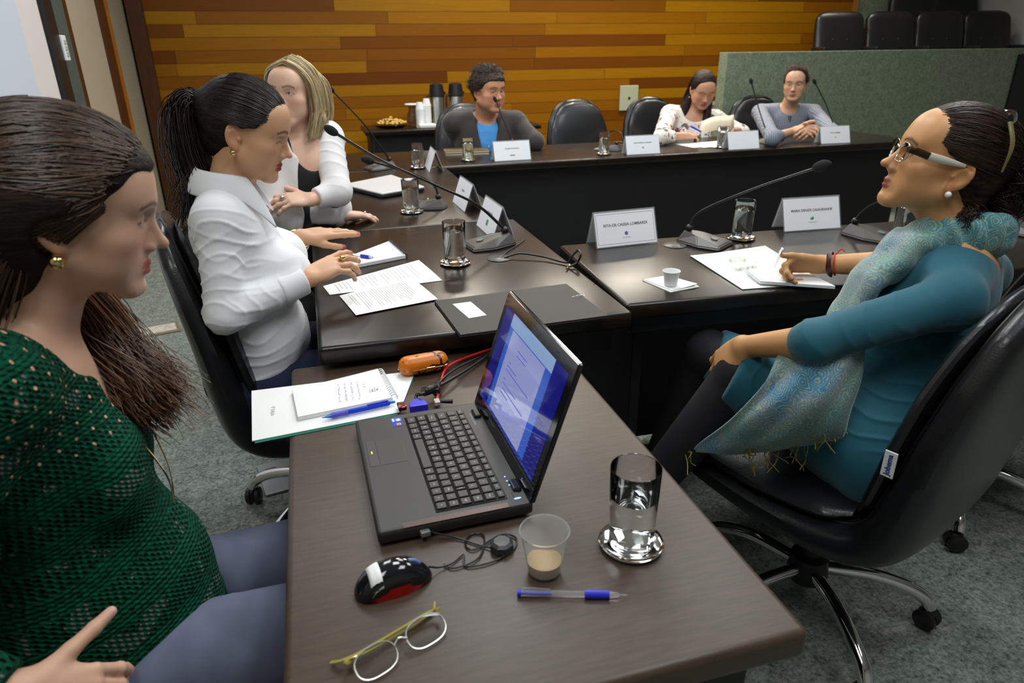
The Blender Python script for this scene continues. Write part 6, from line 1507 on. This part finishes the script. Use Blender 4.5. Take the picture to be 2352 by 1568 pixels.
def build_suit():
    H = V3(*dep(1122, 208, 4.30)); hd = Head(H, frame(-66, 2, 0), 1.08, male=True, jaw=1.08, closed=.45, fat=.006)
    N = V3(H[0] - .005, H[1] + .07, H[2] - .150); P = V3(N[0], N[1] + .10, .52); bd = Body(P, N, -95, w=1.18, d=1.25, shw=.205, belly=.03)
    e = person('man in a charcoal suit and blue shirt speaking into a microphone, hands clasped', P)
    base = S('#cf9472'); nails = []; sd = SD(); hd.add(sd); wneck(sd, bd, hd, .062); bd.torso(sd)
    C = V3(*at(1150, 318, .815)); elR = V3(*at(1052, 320, .80)); elL = V3(*at(1228, 325, .80))
    wR, wL = clasp(sd, C, (0, -1, 0), (-1, 0, 0), nails, 1.08)
    bd.arm(sd, bd.shR, elR, wR, r=1.1); bd.arm(sd, bd.shL, elL, wL, r=1.1)
    skin(sd, hd, e, base, .007, fine((H, .15, .0034), (C, .10, .004)), nails, lips=S('#a85a50'), brow=S('#2a1c16'), blush=.3)
    hd.eyes(e, (.04, .025, .015), off(e), (.1, -.15))
    M_S = fabric('bright blue shirt', S('#4f9be0'), .7, .1, 300, .03)
    g = SD(); bd.torso(g, .008); g.ell(bd.w(0, .02, .51), (.070, .075, .07), bd.M, k=.01, op='s'); g.plane(bd.w(0, 0, 0), -bd.M[:, 2]); garment('shirt', g, .007, M_S, e, [(bd.w(0, 0, .1), bd.w(0, 0, .4), .2, .003, .07, 0)])
    collar(e, bd, .066, .082, .505, .470, .022, .050, M_S, gap=20); button_row(e, bd, (.15, .24, .33), M_WHITEP, .150)
    g = SD(); bd.torso(g, .026); cR = elR + (wR - elR) * .55; cL = elL + (wL - elL) * .80
    g.ell(bd.w(0, .015, .53), (.085, .085, .075), bd.M, k=.01, op='s'); g.cone(bd.w(0, .09, .52), bd.w(0, .20, .02), .078, .050, k=.012, op='s'); g.plane(bd.w(0, 0, .0), -bd.M[:, 2])
    bd.arm(g, bd.shR, elR, cR, .018, 1.1, cap=True); bd.arm(g, bd.shL, elL, cL, .018, 1.1, cap=True)
    garment('suit_jacket', g, .006, fabric('charcoal suit wool', S('#403b3a'), .9, .2, 500, .1), e, [(bd.shR, elR, .12, .006, .08, 0), (bd.shL, elL, .12, .006, .08, 1)], .003, 14, 4)
    for x in (-1, 1):
        pts = [bd.w(x * .062, .02, .50), bd.w(x * .085, .075, .43), bd.w(x * .072, .125, .34), bd.w(x * .052, .150, .22), bd.w(x * .045, .155, .12)]
        b = newbm(); tube(b, [tuple(p - V3(off(e))) for p in pts], .02, 10, 6, rads=[.012, .024, .026, .016, .005], flat=.35); fin('lapel', b, fabric('charcoal suit wool', S('#403b3a')), e, True)
    g = SD()
    for x in (-1, 1): leg(g, bd.w(x * .1, .0, -.03), bd.w(x * .12, .44, -.04), V3(P[0] + x * .12, P[1] - .46, .10), .014, 1.1)
    g.ell(bd.w(0, -.02, -.015), (.20, .16, .12), bd.M, k=.03); garment('trousers', g, .012, fabric('charcoal suit wool', S('#403b3a')), e)
    shorthair(e, hd, S('#221a17'), S('#54443a'), .020, .006, 700, .066, .005)
build_suit()
def build_floral():
    H = V3(*dep(1614, 205, 4.88)); hd = Head(H, frame(-100, 24, 0), 1.0, jaw=.95, closed=.85, fat=.003)
    N = V3(H[0] - .02, H[1] + .055, H[2] - .145); P = V3(N[0] - .02, N[1] + .10, .54); bd = Body(P, N, -104, w=1.02, d=1.0, bust=.9, shw=.175)
    e = person('long-haired woman in a white floral blouse writing with a blue pen and holding papers', P)
    base = S('#cf9a7e'); nails = []; sd = SD(); hd.add(sd); wneck(sd, bd, hd, .049); bd.torso(sd)
    wR = V3(*at(1575, 312, .80)); fR = V3(*at(1608, 308, .795)); elR = V3(*at(1538, 318, .80)) + V3(-.02, .08, .0)
    wL = V3(*dep(1688, 299, 4.85)); fL = V3(*dep(1670, 293, 4.75)); elL = V3(*dep(1703, 305, 5.05))
    add_hand(sd, wR, fR - wR + V3(0, -.05, 0), (0, -.3, 1), True, .95, curl=(.5, .6, .7, .7), thumb=(.7, .3, .0), nails=nails)
    add_hand(sd, wL, fL - wL, (.4, 0, 1), False, .95, curl=(.6, .6, .6, .6), thumb=(.7, .3, .2), nails=nails)
    bd.arm(sd, bd.shR, elR, wR, r=.95); bd.arm(sd, bd.shL, elL, wL, r=.95)
    skin(sd, hd, e, base, .007, fine((H, .14, .0034), (wR, .1, .0045), (wL, .1, .0045)), nails, lips=S('#b05a58'), brow=S('#2c1e18'), blush=.35)
    hd.eyes(e, (.03, .02, .01), off(e), (0, -.5))
    t = NT('floral print'); v = t.coord('Object', (1, 1, 1)); n1 = t.noise(v, 16, 3, .6); n2 = t.noise(t.coord('Object', (1.3, 1.1, .9)), 23, 2, .6); vv = t.noise(t.coord('Object', (.8, 1.4, 1.2)), 31, 2)
    c = t.mix(t.math('GREATER_THAN', n1, .585), S('#efe6dc'), S('#59605a')); c = t.mix(t.math('GREATER_THAN', n2, .63), c, S('#a84858')); c = t.mix(t.math('GREATER_THAN', vv, .66), c, S('#c9a0a8')); t.l(c, t.b.inputs['Base Color']); t.b.inputs['Roughness'].default_value = .7
    g = SD(); bd.torso(g, .016); cR = elR + (wR - elR) * .50; cL = elL + (wL - elL) * .5
    bd.arm(g, bd.shR, elR, cR, .016, 1.0, cap=True); bd.arm(g, bd.shL, elL, cL, .016, 1.0, cap=True)
    g.ell(bd.w(0, .03, .50), (.085, .09, .075), bd.M, k=.012, op='s'); g.plane(bd.w(0, 0, .0), -bd.M[:, 2]); garment('blouse', g, .0065, t.m, e, [(bd.shR, elR, .12, .006, .07, 0), (bd.shL, elL, .12, .006, .07, 1)], .003, 16, 4)
    g = SD()
    for x in (-1, 1): leg(g, bd.w(x * .09, .0, -.03), bd.w(x * .1, .42, -.04), V3(P[0] - .1 + x * .12, P[1] - .42, .10), .012)
    g.ell(bd.w(0, -.02, -.015), (.19, .14, .12), bd.M, k=.03); garment('trousers', g, .012, fabric('black trousers', (.008, .008, .009)), e)
    dk, lt = S('#17100e'), S('#3c2b25')
    g = SD(); scalp(hd, g, .010, .0, low=-.06); facecut(hd, g, .074, temple=.006); g.cone(hd.w(0, -.07, -.02), hd.w(0, -.115, -.12), .062, .06, k=.03)
    A1 = bd.w(.09, .02, .40); A2 = bd.w(-.085, .075, .40)
    g.cone(hd.w(.070, -.05, -.05), A1, .030, .045, k=.03); g.cone(hd.w(-.078, -.03, -.02), A2, .020, .028, k=.02); g.cone(A2, bd.w(-.085, .115, .30), .028, .010, k=.02)
    hair = garment('hair', g, .006, hairshell_mat('dark hair shell', dk, lt, st=(50, 50, 8)), e, noise=.003, nsc=40)
    out = []
    for _ in range(400):
        x = rng.choice((-1, 1)); j = rng.normal(0, .008, 3); a = A1 if x > 0 else A2
        out.append([tuple(p) for p in [hd.w(x * .02, .0, .118), hd.w(x * .075, -.03, .07) + j * .3, hd.w(x * .088, -.045, -.02) + j * .5, V3(a) + j * 2.0, V3(a) + V3(0, -.01, -.09) + j * 2.5]])
    out = np.array([[p[:] for p in catmull(o, 4)] for o in out]); strands('hair_strands', out, .0014, .0010, hair_mat('dark hair strands', dk, lt), hair, off=off(e), wob=.006)
    earring(e, hd, 1, M_GOLD, .006, -.012)
    pp = pen('blue pen in the hand of the woman in the floral blouse', tuple(fR + V3(.035, -.05, -.005)), tuple(fR + V3(-.09, .0, .06)), 'blue')
    f = V3(*dep(1672, 297, 4.72)); ps_ = empty('held_papers', tuple(f), 0, 'tan printed papers held up by the woman in the floral blouse', 'paper', None)
    b = newbm(); vs = []
    for i in range(9):
        u = i / 8
        vs.append([b.verts.new(tuple(V3(-.22 + .26 * u, -.03 + .02 * u, -.03 + .05 * u + .012 * math.sin(5 * u) + v_ * .085) + V3(.02, .05, 0) * v_ - V3(0, 0, .0))) for v_ in (0, .5, 1)])
    for a, c_ in zip(vs[:-1], vs[1:]):
        for k in (0, 1): b.faces.new([a[k], a[k + 1], c_[k + 1], c_[k]]).smooth = True
    o = fin('sheet', b, mat('cream paper', S('#dccdb2'), .8), ps_, True); md = o.modifiers.new('s', 'SOLIDIFY'); md.thickness = .002
build_floral()
def build_grey():
    H = V3(*dep(1827, 192, 5.08)); hd = Head(H, frame(-133, 3, 0), 1.0, male=True, jaw=1.05, closed=.35)
    N = V3(H[0] + .01, H[1] + .06, H[2] - .165); P = V3(N[0] + .02, N[1] + .06, .53); bd = Body(P, N, -112, w=1.02, d=1.0, shw=.20)
    e = person('short-haired man in a grey striped shirt with interlaced hands at the far table', P)
    base = S('#d2a284'); nails = []; sd = SD(); hd.add(sd); wneck(sd, bd, hd, .055); bd.torso(sd)
    C = V3(*at(1850, 301, .82)); elR = V3(*at(1775, 318, .80)); elL = V3(*at(1915, 306, .80))
    wR, wL = clasp(sd, C, (-.2, -1, 0), (-1, .15, 0), nails, 1.08, sp=.06)
    bd.arm(sd, bd.shR, elR, wR, r=1.0); bd.arm(sd, bd.shL, elL, wL, r=1.0)
    skin(sd, hd, e, base, .007, fine((H, .14, .0034), (C, .10, .004)), nails, lips=S('#a86a62'), brow=S('#3a281e'), blush=.3)
    hd.eyes(e, (.05, .04, .03), off(e), (0, 0))
    t = NT('grey striped shirt'); c = t.n('ShaderNodeTexCoord'); sp = t.n('ShaderNodeSeparateXYZ'); t.l(c.outputs['Object'], sp.inputs[0])
    s_ = t.math('SINE', t.math('MULTIPLY', t.math('ADD', sp.outputs[0], t.math('MULTIPLY', sp.outputs[1], -.4)), 2 * PI / .013)); t.l(t.mix(t.math('GREATER_THAN', s_, .2), S('#8a8f9b'), S('#6a6f7e')), t.b.inputs['Base Color']); t.b.inputs['Roughness'].default_value = .75
    g = SD(); bd.torso(g, .014); cR = elR + (wR - elR) * .35; cL = elL + (wL - elL) * .45
    bd.arm(g, bd.shR, elR, cR, .011, 1.0, cap=True); bd.arm(g, bd.shL, elL, cL, .011, 1.0, cap=True)
    g.ell(bd.w(0, .02, .51), (.066, .075, .07), bd.M, k=.01, op='s'); g.plane(bd.w(0, 0, .0), -bd.M[:, 2]); garment('shirt', g, .0065, t.m, e, [(bd.shR, elR, .12, .007, .07, 0), (bd.shL, elL, .12, .007, .07, 1)], .003, 16, 4)
    collar(e, bd, .062, .080, .505, .468, .024, .050, t.m, gap=26)
    b = newbm(); pts = [bd.w(.0, .085 + .03 * q, .44 - .12 * q) for q in range(4)]; tube(b, [tuple(p - V3(off(e))) for p in pts], .016, 8, 4, flat=.3); fin('button_placket', b, mat('placket grey', S('#5d5a66'), .8), e, True)
    g = SD()
    for x in (-1, 1): leg(g, bd.w(x * .09, .0, -.03), bd.w(x * .11, .42, -.04), V3(P[0] - .16 + x * .12, P[1] - .38, .10), .012)
    g.ell(bd.w(0, -.02, -.015), (.185, .14, .12), bd.M, k=.03); garment('trousers', g, .012, fabric('black trousers', (.008, .008, .009)), e)
    shorthair(e, hd, S('#2b1e16'), S('#5a4232'), .008, .003, 400, .076, .002)
build_grey()
# ------------------------------------------------ woman in teal, right
def build_teal():
    H = V3(*dep(2172, 375, 1.36)); hd = Head(H, frame(149, -17, 0), .95, jaw=.96, closed=.35, nose=1.3, lip=.85, fat=.002)
    N = V3(*dep(2215, 555, 1.40)); P = V3(1.13, 1.06, .555); bd = Body(P, N, 114, w=.92, d=.90, bust=.25, shw=.175); bd.shL = V3(*dep(2190, 688, 1.28))
    e = person('woman in a teal dress, patterned scarf and glasses with dark curly hair pinned up', P)
    base = S('#ca9464'); nails = []; sd = SD(); hd.add(sd); wneck(sd, bd, hd, .050); bd.torso(sd)
    elL = V3(*dep(1865, 785, 1.31)); wL = V3(*dep(1712, 795, 1.45)); fL = V3(*dep(1652, 838, 1.52))
    wR = V3(*at(1885, 607, .80)); fR = V3(*at(1800, 600, .81)); elR = V3(1.44, 1.36, .83)
    add_hand(sd, wL, fL - wL, V3(-.45, -.45, .8), False, .96, curl=(.35, .42, .48, .55), spread=.12, thumb=(.8, .25, -.4), nails=nails)
    W = wR; fd = nrm(fR - wR); add_hand(sd, W, fd + V3(0, 0, -.05), V3(0, .75, .62), True, .96, spread=.02, thumb=(.88, .22, .10), tcurl=.12, nails=nails,
        curls=[(.70, .95, .50), (.85, 1.15, .60), (1.1, 1.35, .8), (1.25, 1.45, .85)])
    bd.arm(sd, bd.shL, elL, wL, r=.88, wrist=.025); bd.arm(sd, bd.shR, elR, wR, r=.95, wrist=.025)
    kL = V3(*dep(1715, 850, 1.50)); aL = V3(.62, 1.30, .20); kR = V3(.98, 1.50, .58); aR = V3(.90, 1.62, .12)
    hL = bd.w(-.09, .02, -.0); hR = bd.w(.09, .02, -.0)
    for hp, kk, aa in ((hL, kL, aL), (hR, kR, aR)): leg(sd, hp, kk, aa, -.004)
    skin(sd, hd, e, base, .0044, fine((H, .14, .0026), ((wR + fR) / 2, .09, .0026), ((wL + fL) / 2, .09, .0028)), nails, S('#cf9c86'), lips=S('#94463e'), brow=S('#2b1c14'), blush=.15, shadow=S('#7a563f'))
    hd.eyes(e, (.03, .02, .012), off(e), (0, .1))
    M_T = mat('teal jersey', S('#195868'), .75, var=.06, vscale=6, bump=.08, bscale=500, sheen=.2)
    g = SD(); bd.torso(g, .008); g.ell(bd.w(0, .0, .05), (.175, .14, .16), bd.M, k=.05)
    cL = elL + (wL - elL) * .22; bd.arm(g, bd.shL, elL, cL, .006, .92, cap=True); bd.arm(g, bd.shR, elR, elR + (wR - elR) * .15, .008, 1.0, cap=True)
    for hp, kk in ((hL, kL), (hR, kR)): g.cone(hp, kk, .098, .073, k=.04)
    g.cone(hL, kL + V3(0, 0, -.03), .085, .07, k=.04); g.cone(bd.w(-.06, -.06, -.02), bd.w(-.03, .10, -.04), .13, .09, k=.04)
    d = nrm(kL - hL); g.plane(kL + d * .03, d + V3(0, 0, -.15), .006)
    g.ell(bd.w(0, -.01, .515), (.092, .088, .050), bd.M, k=.01, op='s')
    garment('dress', g, .0042, M_T, e, [(bd.shL, elL, .10, .004, .05, 0), (bd.w(-.05, -.06, .02), bd.w(-.02, -.03, .30), .2, .006, .04, 2), (hL, kL, .12, .005, .06, 1)], .0012, 18, 2)
    g = SD()
    for kk, aa, hp in ((kL, aL, hL), (kR, aR, hR)): g.cone(hp + (kk - hp) * .75, kk, .066, .062, k=.03); g.cone(kk, aa, .060, .040, k=.02); shoe(g, aa, (-.6, .6, -.2))
    t_ = mat('black ribbed tights', (.010, .009, .012), .7, bump=.3, bscale=200, stretch=(1, 1, 12)); garment('tights', g, .006, t_, e, noise=0)
    # scarf
    t = NT('paisley scarf'); v = t.coord('Object', (1, 1, 1)); wn = t.n('ShaderNodeTexNoise', i_Scale=14.0); t.l(v, wn.inputs['Vector'])
    va = t.n('ShaderNodeVectorMath', operation='MULTIPLY_ADD'); t.l(wn.outputs['Color'], va.inputs[0]); va.inputs[1].default_value = (.05, .05, .05); t.l(v, va.inputs[2])
    v1 = t.n('ShaderNodeTexVoronoi', i_Scale=34.0); t.l(va.outputs[0], v1.inputs['Vector']); v2 = t.n('ShaderNodeTexVoronoi', feature='DISTANCE_TO_EDGE', i_Scale=150.0); t.l(va.outputs[0], v2.inputs['Vector'])
    rings = t.math('SINE', t.math('MULTIPLY', v1.outputs['Distance'], 44.0)); big = t.noise(v, 7, 2)
    c = t.ramp(big, [(.35, S('#3f858a')), (.48, S('#6f9184')), (.56, S('#7a8f9a')), (.68, S('#3384a8'))])
    c = t.mix(t.math('MULTIPLY', t.math('GREATER_THAN', rings, .45), .55), c, S('#bfb78a')); c = t.mix(t.math('MULTIPLY', t.math('LESS_THAN', v2.outputs['Distance'], .09), .45), c, S('#2a6f96')); t.l(c, t.b.inputs['Base Color']); t.b.inputs['Roughness'].default_value = .7; t.b.inputs['Sheen Weight'].default_value = .3
    t.bump(t.noise(v, 300, 2), .2, .001); M_SC = t.m
    g = SD(); nb_ = bd.w(0, -.01, .475); 
    for k in range(18):
        a = 2 * PI * k / 18; b1 = 2 * PI * (k + 1) / 18
        def rp(a): return bd.w(.066 * math.sin(a), .012 - .068 * math.cos(a) + .03 * (1 - math.cos(a)) / 2, .535 - .095 * (1 - math.cos(a)) / 2)
        g.cone(rp(a), rp(b1), .038, .038, k=.02, flat=(nrm(rp(a) - bd.w(0, 0, .53)), 3.0))
    f1 = [bd.w(-.040, .07, .49), bd.w(-.085, .105, .42), bd.w(-.105, .125, .34), bd.w(-.115, .130, .25), bd.w(-.11, .135, .12)]
    for a, b1 in zip(f1[:-1], f1[1:]): g.cone(a, b1, .058, .056, k=.02, flat=(nrm(bd.M[:, 1] - .35 * bd.M[:, 0]), 3.0))
    f2 = [bd.w(-.055, .035, .475), bd.w(-.115, .060, .425), bd.w(-.145, .085, .35), bd.w(-.15, .095, .25)]
    for a, b1 in zip(f2[:-1], f2[1:]): g.cone(a, b1, .050, .050, k=.03, flat=(nrm(bd.M[:, 1] - .6 * bd.M[:, 0]), 2.4))
    sc_ = garment('scarf', g, .0042, M_SC, e, [(f1[0], f1[2], .08, .004, .03, 0)], .0042, 32, 7)
    # lap end of the scarf: a draped sheet
    ctrl = [[(1790, 815, 1.36), (1870, 800, 1.33), (1950, 790, 1.31), (1985, 800, 1.33)],
            [(1755, 880, 1.36), (1850, 860, 1.31), (1935, 850, 1.30), (1975, 868, 1.33)],
            [(1680, 960, 1.42), (1790, 940, 1.33), (1895, 925, 1.30), (1950, 945, 1.34)],
            [(1612, 1012, 1.52), (1720, 1015, 1.42), (1850, 985, 1.34), (1935, 1000, 1.37)],
            [(1582, 1036, 1.56), (1690, 1040, 1.48), (1800, 1028, 1.42), (1905, 1010, 1.40)]]
    Cg = [[V3(*dep(*q)) for q in r_] for r_ in ctrl]; rows_ = [catmull([tuple(p) for p in r_], 12) for r_ in Cg]
    cols = [catmull([tuple(r_[j]) for r_ in rows_], 10) for j in range(len(rows_[0]))]
    G = np.array([[p[:] for p in c_] for c_ in cols]); nU, nV = G.shape[:2]
    uu, vv = np.meshgrid(np.linspace(0, 1, nU), np.linspace(0, 1, nV), indexing='ij'); tow = nrm(V3(*CAM) - G.mean((0, 1)))
    G += tow * (.009 * np.sin(uu * 19 + 3 * vv + 2 * np.sin(3 * vv)) * (.3 + .7 * vv))[..., None]
    idx = np.arange(nU * nV).reshape(nU, nV); Fq = np.stack([idx[:-1, :-1], idx[1:, :-1], idx[1:, 1:], idx[:-1, 1:]], -1).reshape(-1, 4)
    o = to_obj('scarf_end', G.reshape(-1, 3), Fq, M_SC, sc_, None, off(e)); md = o.modifiers.new('s', 'SOLIDIFY'); md.thickness = .004; md.offset = -1
    for (a, b1, n_) in (((1880, 985, 1.36), (1950, 940, 1.34), 26), ((1720, 1030, 1.44), (1860, 1020, 1.40), 20), ((1580, 1034, 1.55), (1592, 1038, 1.55), 5)):
        A, B = V3(*dep(*a)), V3(*dep(*b1)); out = []
        for k in range(n_):
            p = A + (B - A) * rng.random(); out.append([p[:] for p in catmull([tuple(p), tuple(p + V3(0, 0, -.02) + rng.normal(0, .006, 3)), tuple(p + V3(0, 0, -.042) + rng.normal(0, .011, 3))], 5)])
        strands('fringe', np.array(out), .0012, .0011, mat('olive gold thread', S('#8a7f3c'), .6), sc_, K=4, off=off(e), wob=.004)
    # hair pulled back into a clipped curly bun
    dk, lt = S('#120c0a'), S('#4a3226')
    bunc = (0.0, -.150, .030)
    g = SD(); scalp(hd, g, .005, .006, low=-.045); facecut(hd, g, .080, temple=-.004)
    for x in (-1, 1): g.ell(hd.w(x * .086, -.012, -.016), (.022, .028, .036), hd.M, k=.006, op='s')
    g.ell(hd.w(*bunc), (.038, .042, .048), hd.M, k=.02)
    hair = garment('hair', g, .0036, hairshell_mat('dark brown hair shell', dk, lt, st=(8, 50, 50)), e, noise=.001, nsc=60)
    HM = hair_mat('dark brown hair strands', dk, S('#4a3428')); st = []
    for _ in range(800):
        a = rng.uniform(-1.5, 1.5); st.append((.080 * math.sin(a), .074 * math.cos(a), .080 - .056 * abs(math.sin(a)) ** 1.6 + rng.normal() * .004))
    for _ in range(260): st.append((.07 * rng.choice((-1, 1)), rng.uniform(-.08, -.03), rng.uniform(-.06, -.03)))
    strands('hair_strands', slerp_paths(hd, (0, -.016, .032), (.0825, .110, .0945), st, (0, -.138, .030), N=14, jit=.008, endspread=.10), .0008, .0006, HM, hair, off=off(e), wob=.002)
    out = []
    def curl(c0, R_, n_, turns=1.2, drop=0.0):
        for _ in range(n_):
            ax = nrm(rng.normal(0, 1, 3)); a = nrm(np.cross(ax, rng.normal(0, 1, 3))); b1 = np.cross(ax, a); r_ = R_ * rng.uniform(.6, 1.15); ph = rng.uniform(0, 6.28)
            tt = np.linspace(0, turns * 2 * PI, 20); p = V3(c0) + rng.normal(0, R_ * .25, 3)
            out.append([tuple(p + r_ * (a * math.cos(q + ph) + b1 * math.sin(q + ph)) + ax * .25 * r_ * q / 6.28 + V3(0, 0, -drop * q / 6.28)) for q in tt])
    curl(hd.w(*bunc), .040, 900); curl(hd.w(0, -.145, -.03), .032, 260); curl(hd.w(.03, -.12, -.06), .028, 200); curl(hd.w(-.05, -.08, -.085), .020, 170, 1.6); curl(hd.w(-.02, -.11, -.09), .022, 150, 1.6, .01); curl(hd.w(0, -.16, .085), .018, 60)
    strands('hair_strands', np.array(out), .0008, .0005, HM, hair, off=off(e))
    q0 = V3(off(e)); b = newbm()
    for a in range(-2, 3):
        tube(b, [tuple(hd.w(-.045 - .012 * 0, -.150 + .012 * a, .050) - q0), tuple(hd.w(-.052, -.152 + .010 * a, .030) - q0), tuple(hd.w(-.045, -.150 + .008 * a, .005) - q0)], .0035, 8, 4)
    ball(b, tuple(hd.w(-.050, -.150, .052) - q0), (.012, .020, .010)); fin('hair_clip', b, M_GLOSSB, hair, True)
    # sunglasses pushed up on the crown
    b = newbm(); tube(b, [tuple(hd.w(x * .062, -.075 - .02 * (1 - x * x) + .03, .108 + .010 * (1 - x * x)) - q0) for x in (-1, -.6, -.2, .2, .6, 1)], .006, 10, 5, flat=2.2); up_ = fin('sunglasses_on_hair', b, M_GLOSSB, e, True)
    for x in (-1, 1): b = newbm(); tube(b, [tuple(hd.w(x * .066, -.045, .108) - q0), tuple(hd.w(x * .090, -.062, .07) - q0), tuple(hd.w(x * .094, -.070, .02) - q0)], .0042, 8, 5, rads=[.005, .0045, .002], flat=.5); fin('temple', b, mat('olive horn', (.16, .13, .05), .25, coat=.4), up_, True)
    # spectacles
    gl = None; M_TMP = mat('pearl temple', S('#cfc9ba'), .25, coat=.5); M_LINK = mat('bronze links', S('#4d3c30'), .3, .6)
    for x in (-1, 1):
        pts = []
        for k in range(25):
            a = 2 * PI * k / 24; ca, sa = math.cos(a), math.sin(a); pts.append(hd.w(x * .034 + .0275 * math.copysign(abs(ca) ** .8, ca), .101 - .006 * abs(ca * x + .3) - (.010 if ca * x > .5 else 0) * 0, -.003 + .0195 * math.copysign(abs(sa) ** .85, sa)) - q0)
        b = newbm(); tube(b, [tuple(p) for p in pts], .0008, 6, 2)
        fr = fin('spectacles' if gl is None else 'rim', b, M_RIM, e if gl is None else gl, True); gl = gl or fr
        b = newbm(); b.faces.new([b.verts.new(tuple(p)) for p in pts[:-1]]); ln = fin('lens', b, mat('faint brown lens', (.93, .90, .86), 0, trans=1, ior=1.3), gl); md = ln.modifiers.new('s', 'SOLIDIFY'); md.thickness = .0015
        b = newbm(); tube(b, [tuple(hd.w(x * .060, .098, .006) - q0), tuple(hd.w(x * .072, .092, .008) - q0), tuple(hd.w(x * .0785, .060, .006) - q0)], .0028, 8, 5, flat=2.6)
        fin('hinge_links', b, M_LINK, gl, True)
        b = newbm(); tube(b, [tuple(hd.w(x * .0785, .060, .006) - q0), tuple(hd.w(x * .080, .03, .008) - q0), tuple(hd.w(x * .080, -.010, .010) - q0)], .0052, 8, 5, rads=[.0026, .0024, .0012], flat=3.0)
        fin('temple', b, M_TMP, gl, True)
        b = newbm(); tube(b, [tuple(hd.w(x * .0785, .085 - .006 * k_, .001) - q0) for k_ in range(2)], .001, 6, 0); b.free()
    b = newbm(); tube(b, [tuple(hd.w(-.009, .101, .003) - q0), tuple(hd.w(0, .104, .007) - q0), tuple(hd.w(.009, .101, .003) - q0)], .0012, 6, 4); fin('bridge', b, M_RIM, gl, True)
    earring(e, hd, -1, mat('pearl', (.85, .83, .78), .15, coat=.6), .0062)
    d = nrm(wR - elR); wc = wR - d * .022; a_ = nrm(np.cross(d, (0, 0, 1))); b2 = np.cross(d, a_)
    b = newbm(); tube(b, [tuple(wc - q0 + (a_ * math.cos(t_) + b2 * math.sin(t_)) * .030) for t_ in np.linspace(0, 2 * PI, 17)], .009, 8, 2, flat=.25); b.transform(Matrix.Identity(4)); fin('watch_strap', b, mat('burgundy leather', S('#3a1c22'), .4), e, True)
    b = newbm(); tube(b, [tuple(wc - d * .014 - q0 + (a_ * math.cos(t_) + b2 * math.sin(t_)) * .030) for t_ in np.linspace(0, 2 * PI, 17)] , .0018, 6, 2)
    tube(b, [tuple(wc - d * .014 - q0 + V3(0, -.0, .030)), tuple(wc - d * .02 - q0 + V3(0, -.004, .042)), tuple(wc - d * .03 - q0 + V3(.0, -.006, .036))], .0014, 5, 4); fin('red_bracelet', b, mat('red thread', S('#d0281c'), .6), e, True)
    tip = V3(*at(1777, 617, .770)); up2 = V3(*dep(1812, 535, 1.72)); dd = nrm(up2 - tip)
    pen('silver pen held upright by the writing hand of the woman in teal', tuple(tip), tuple(tip + dd * .138), 'silver')
build_teal()
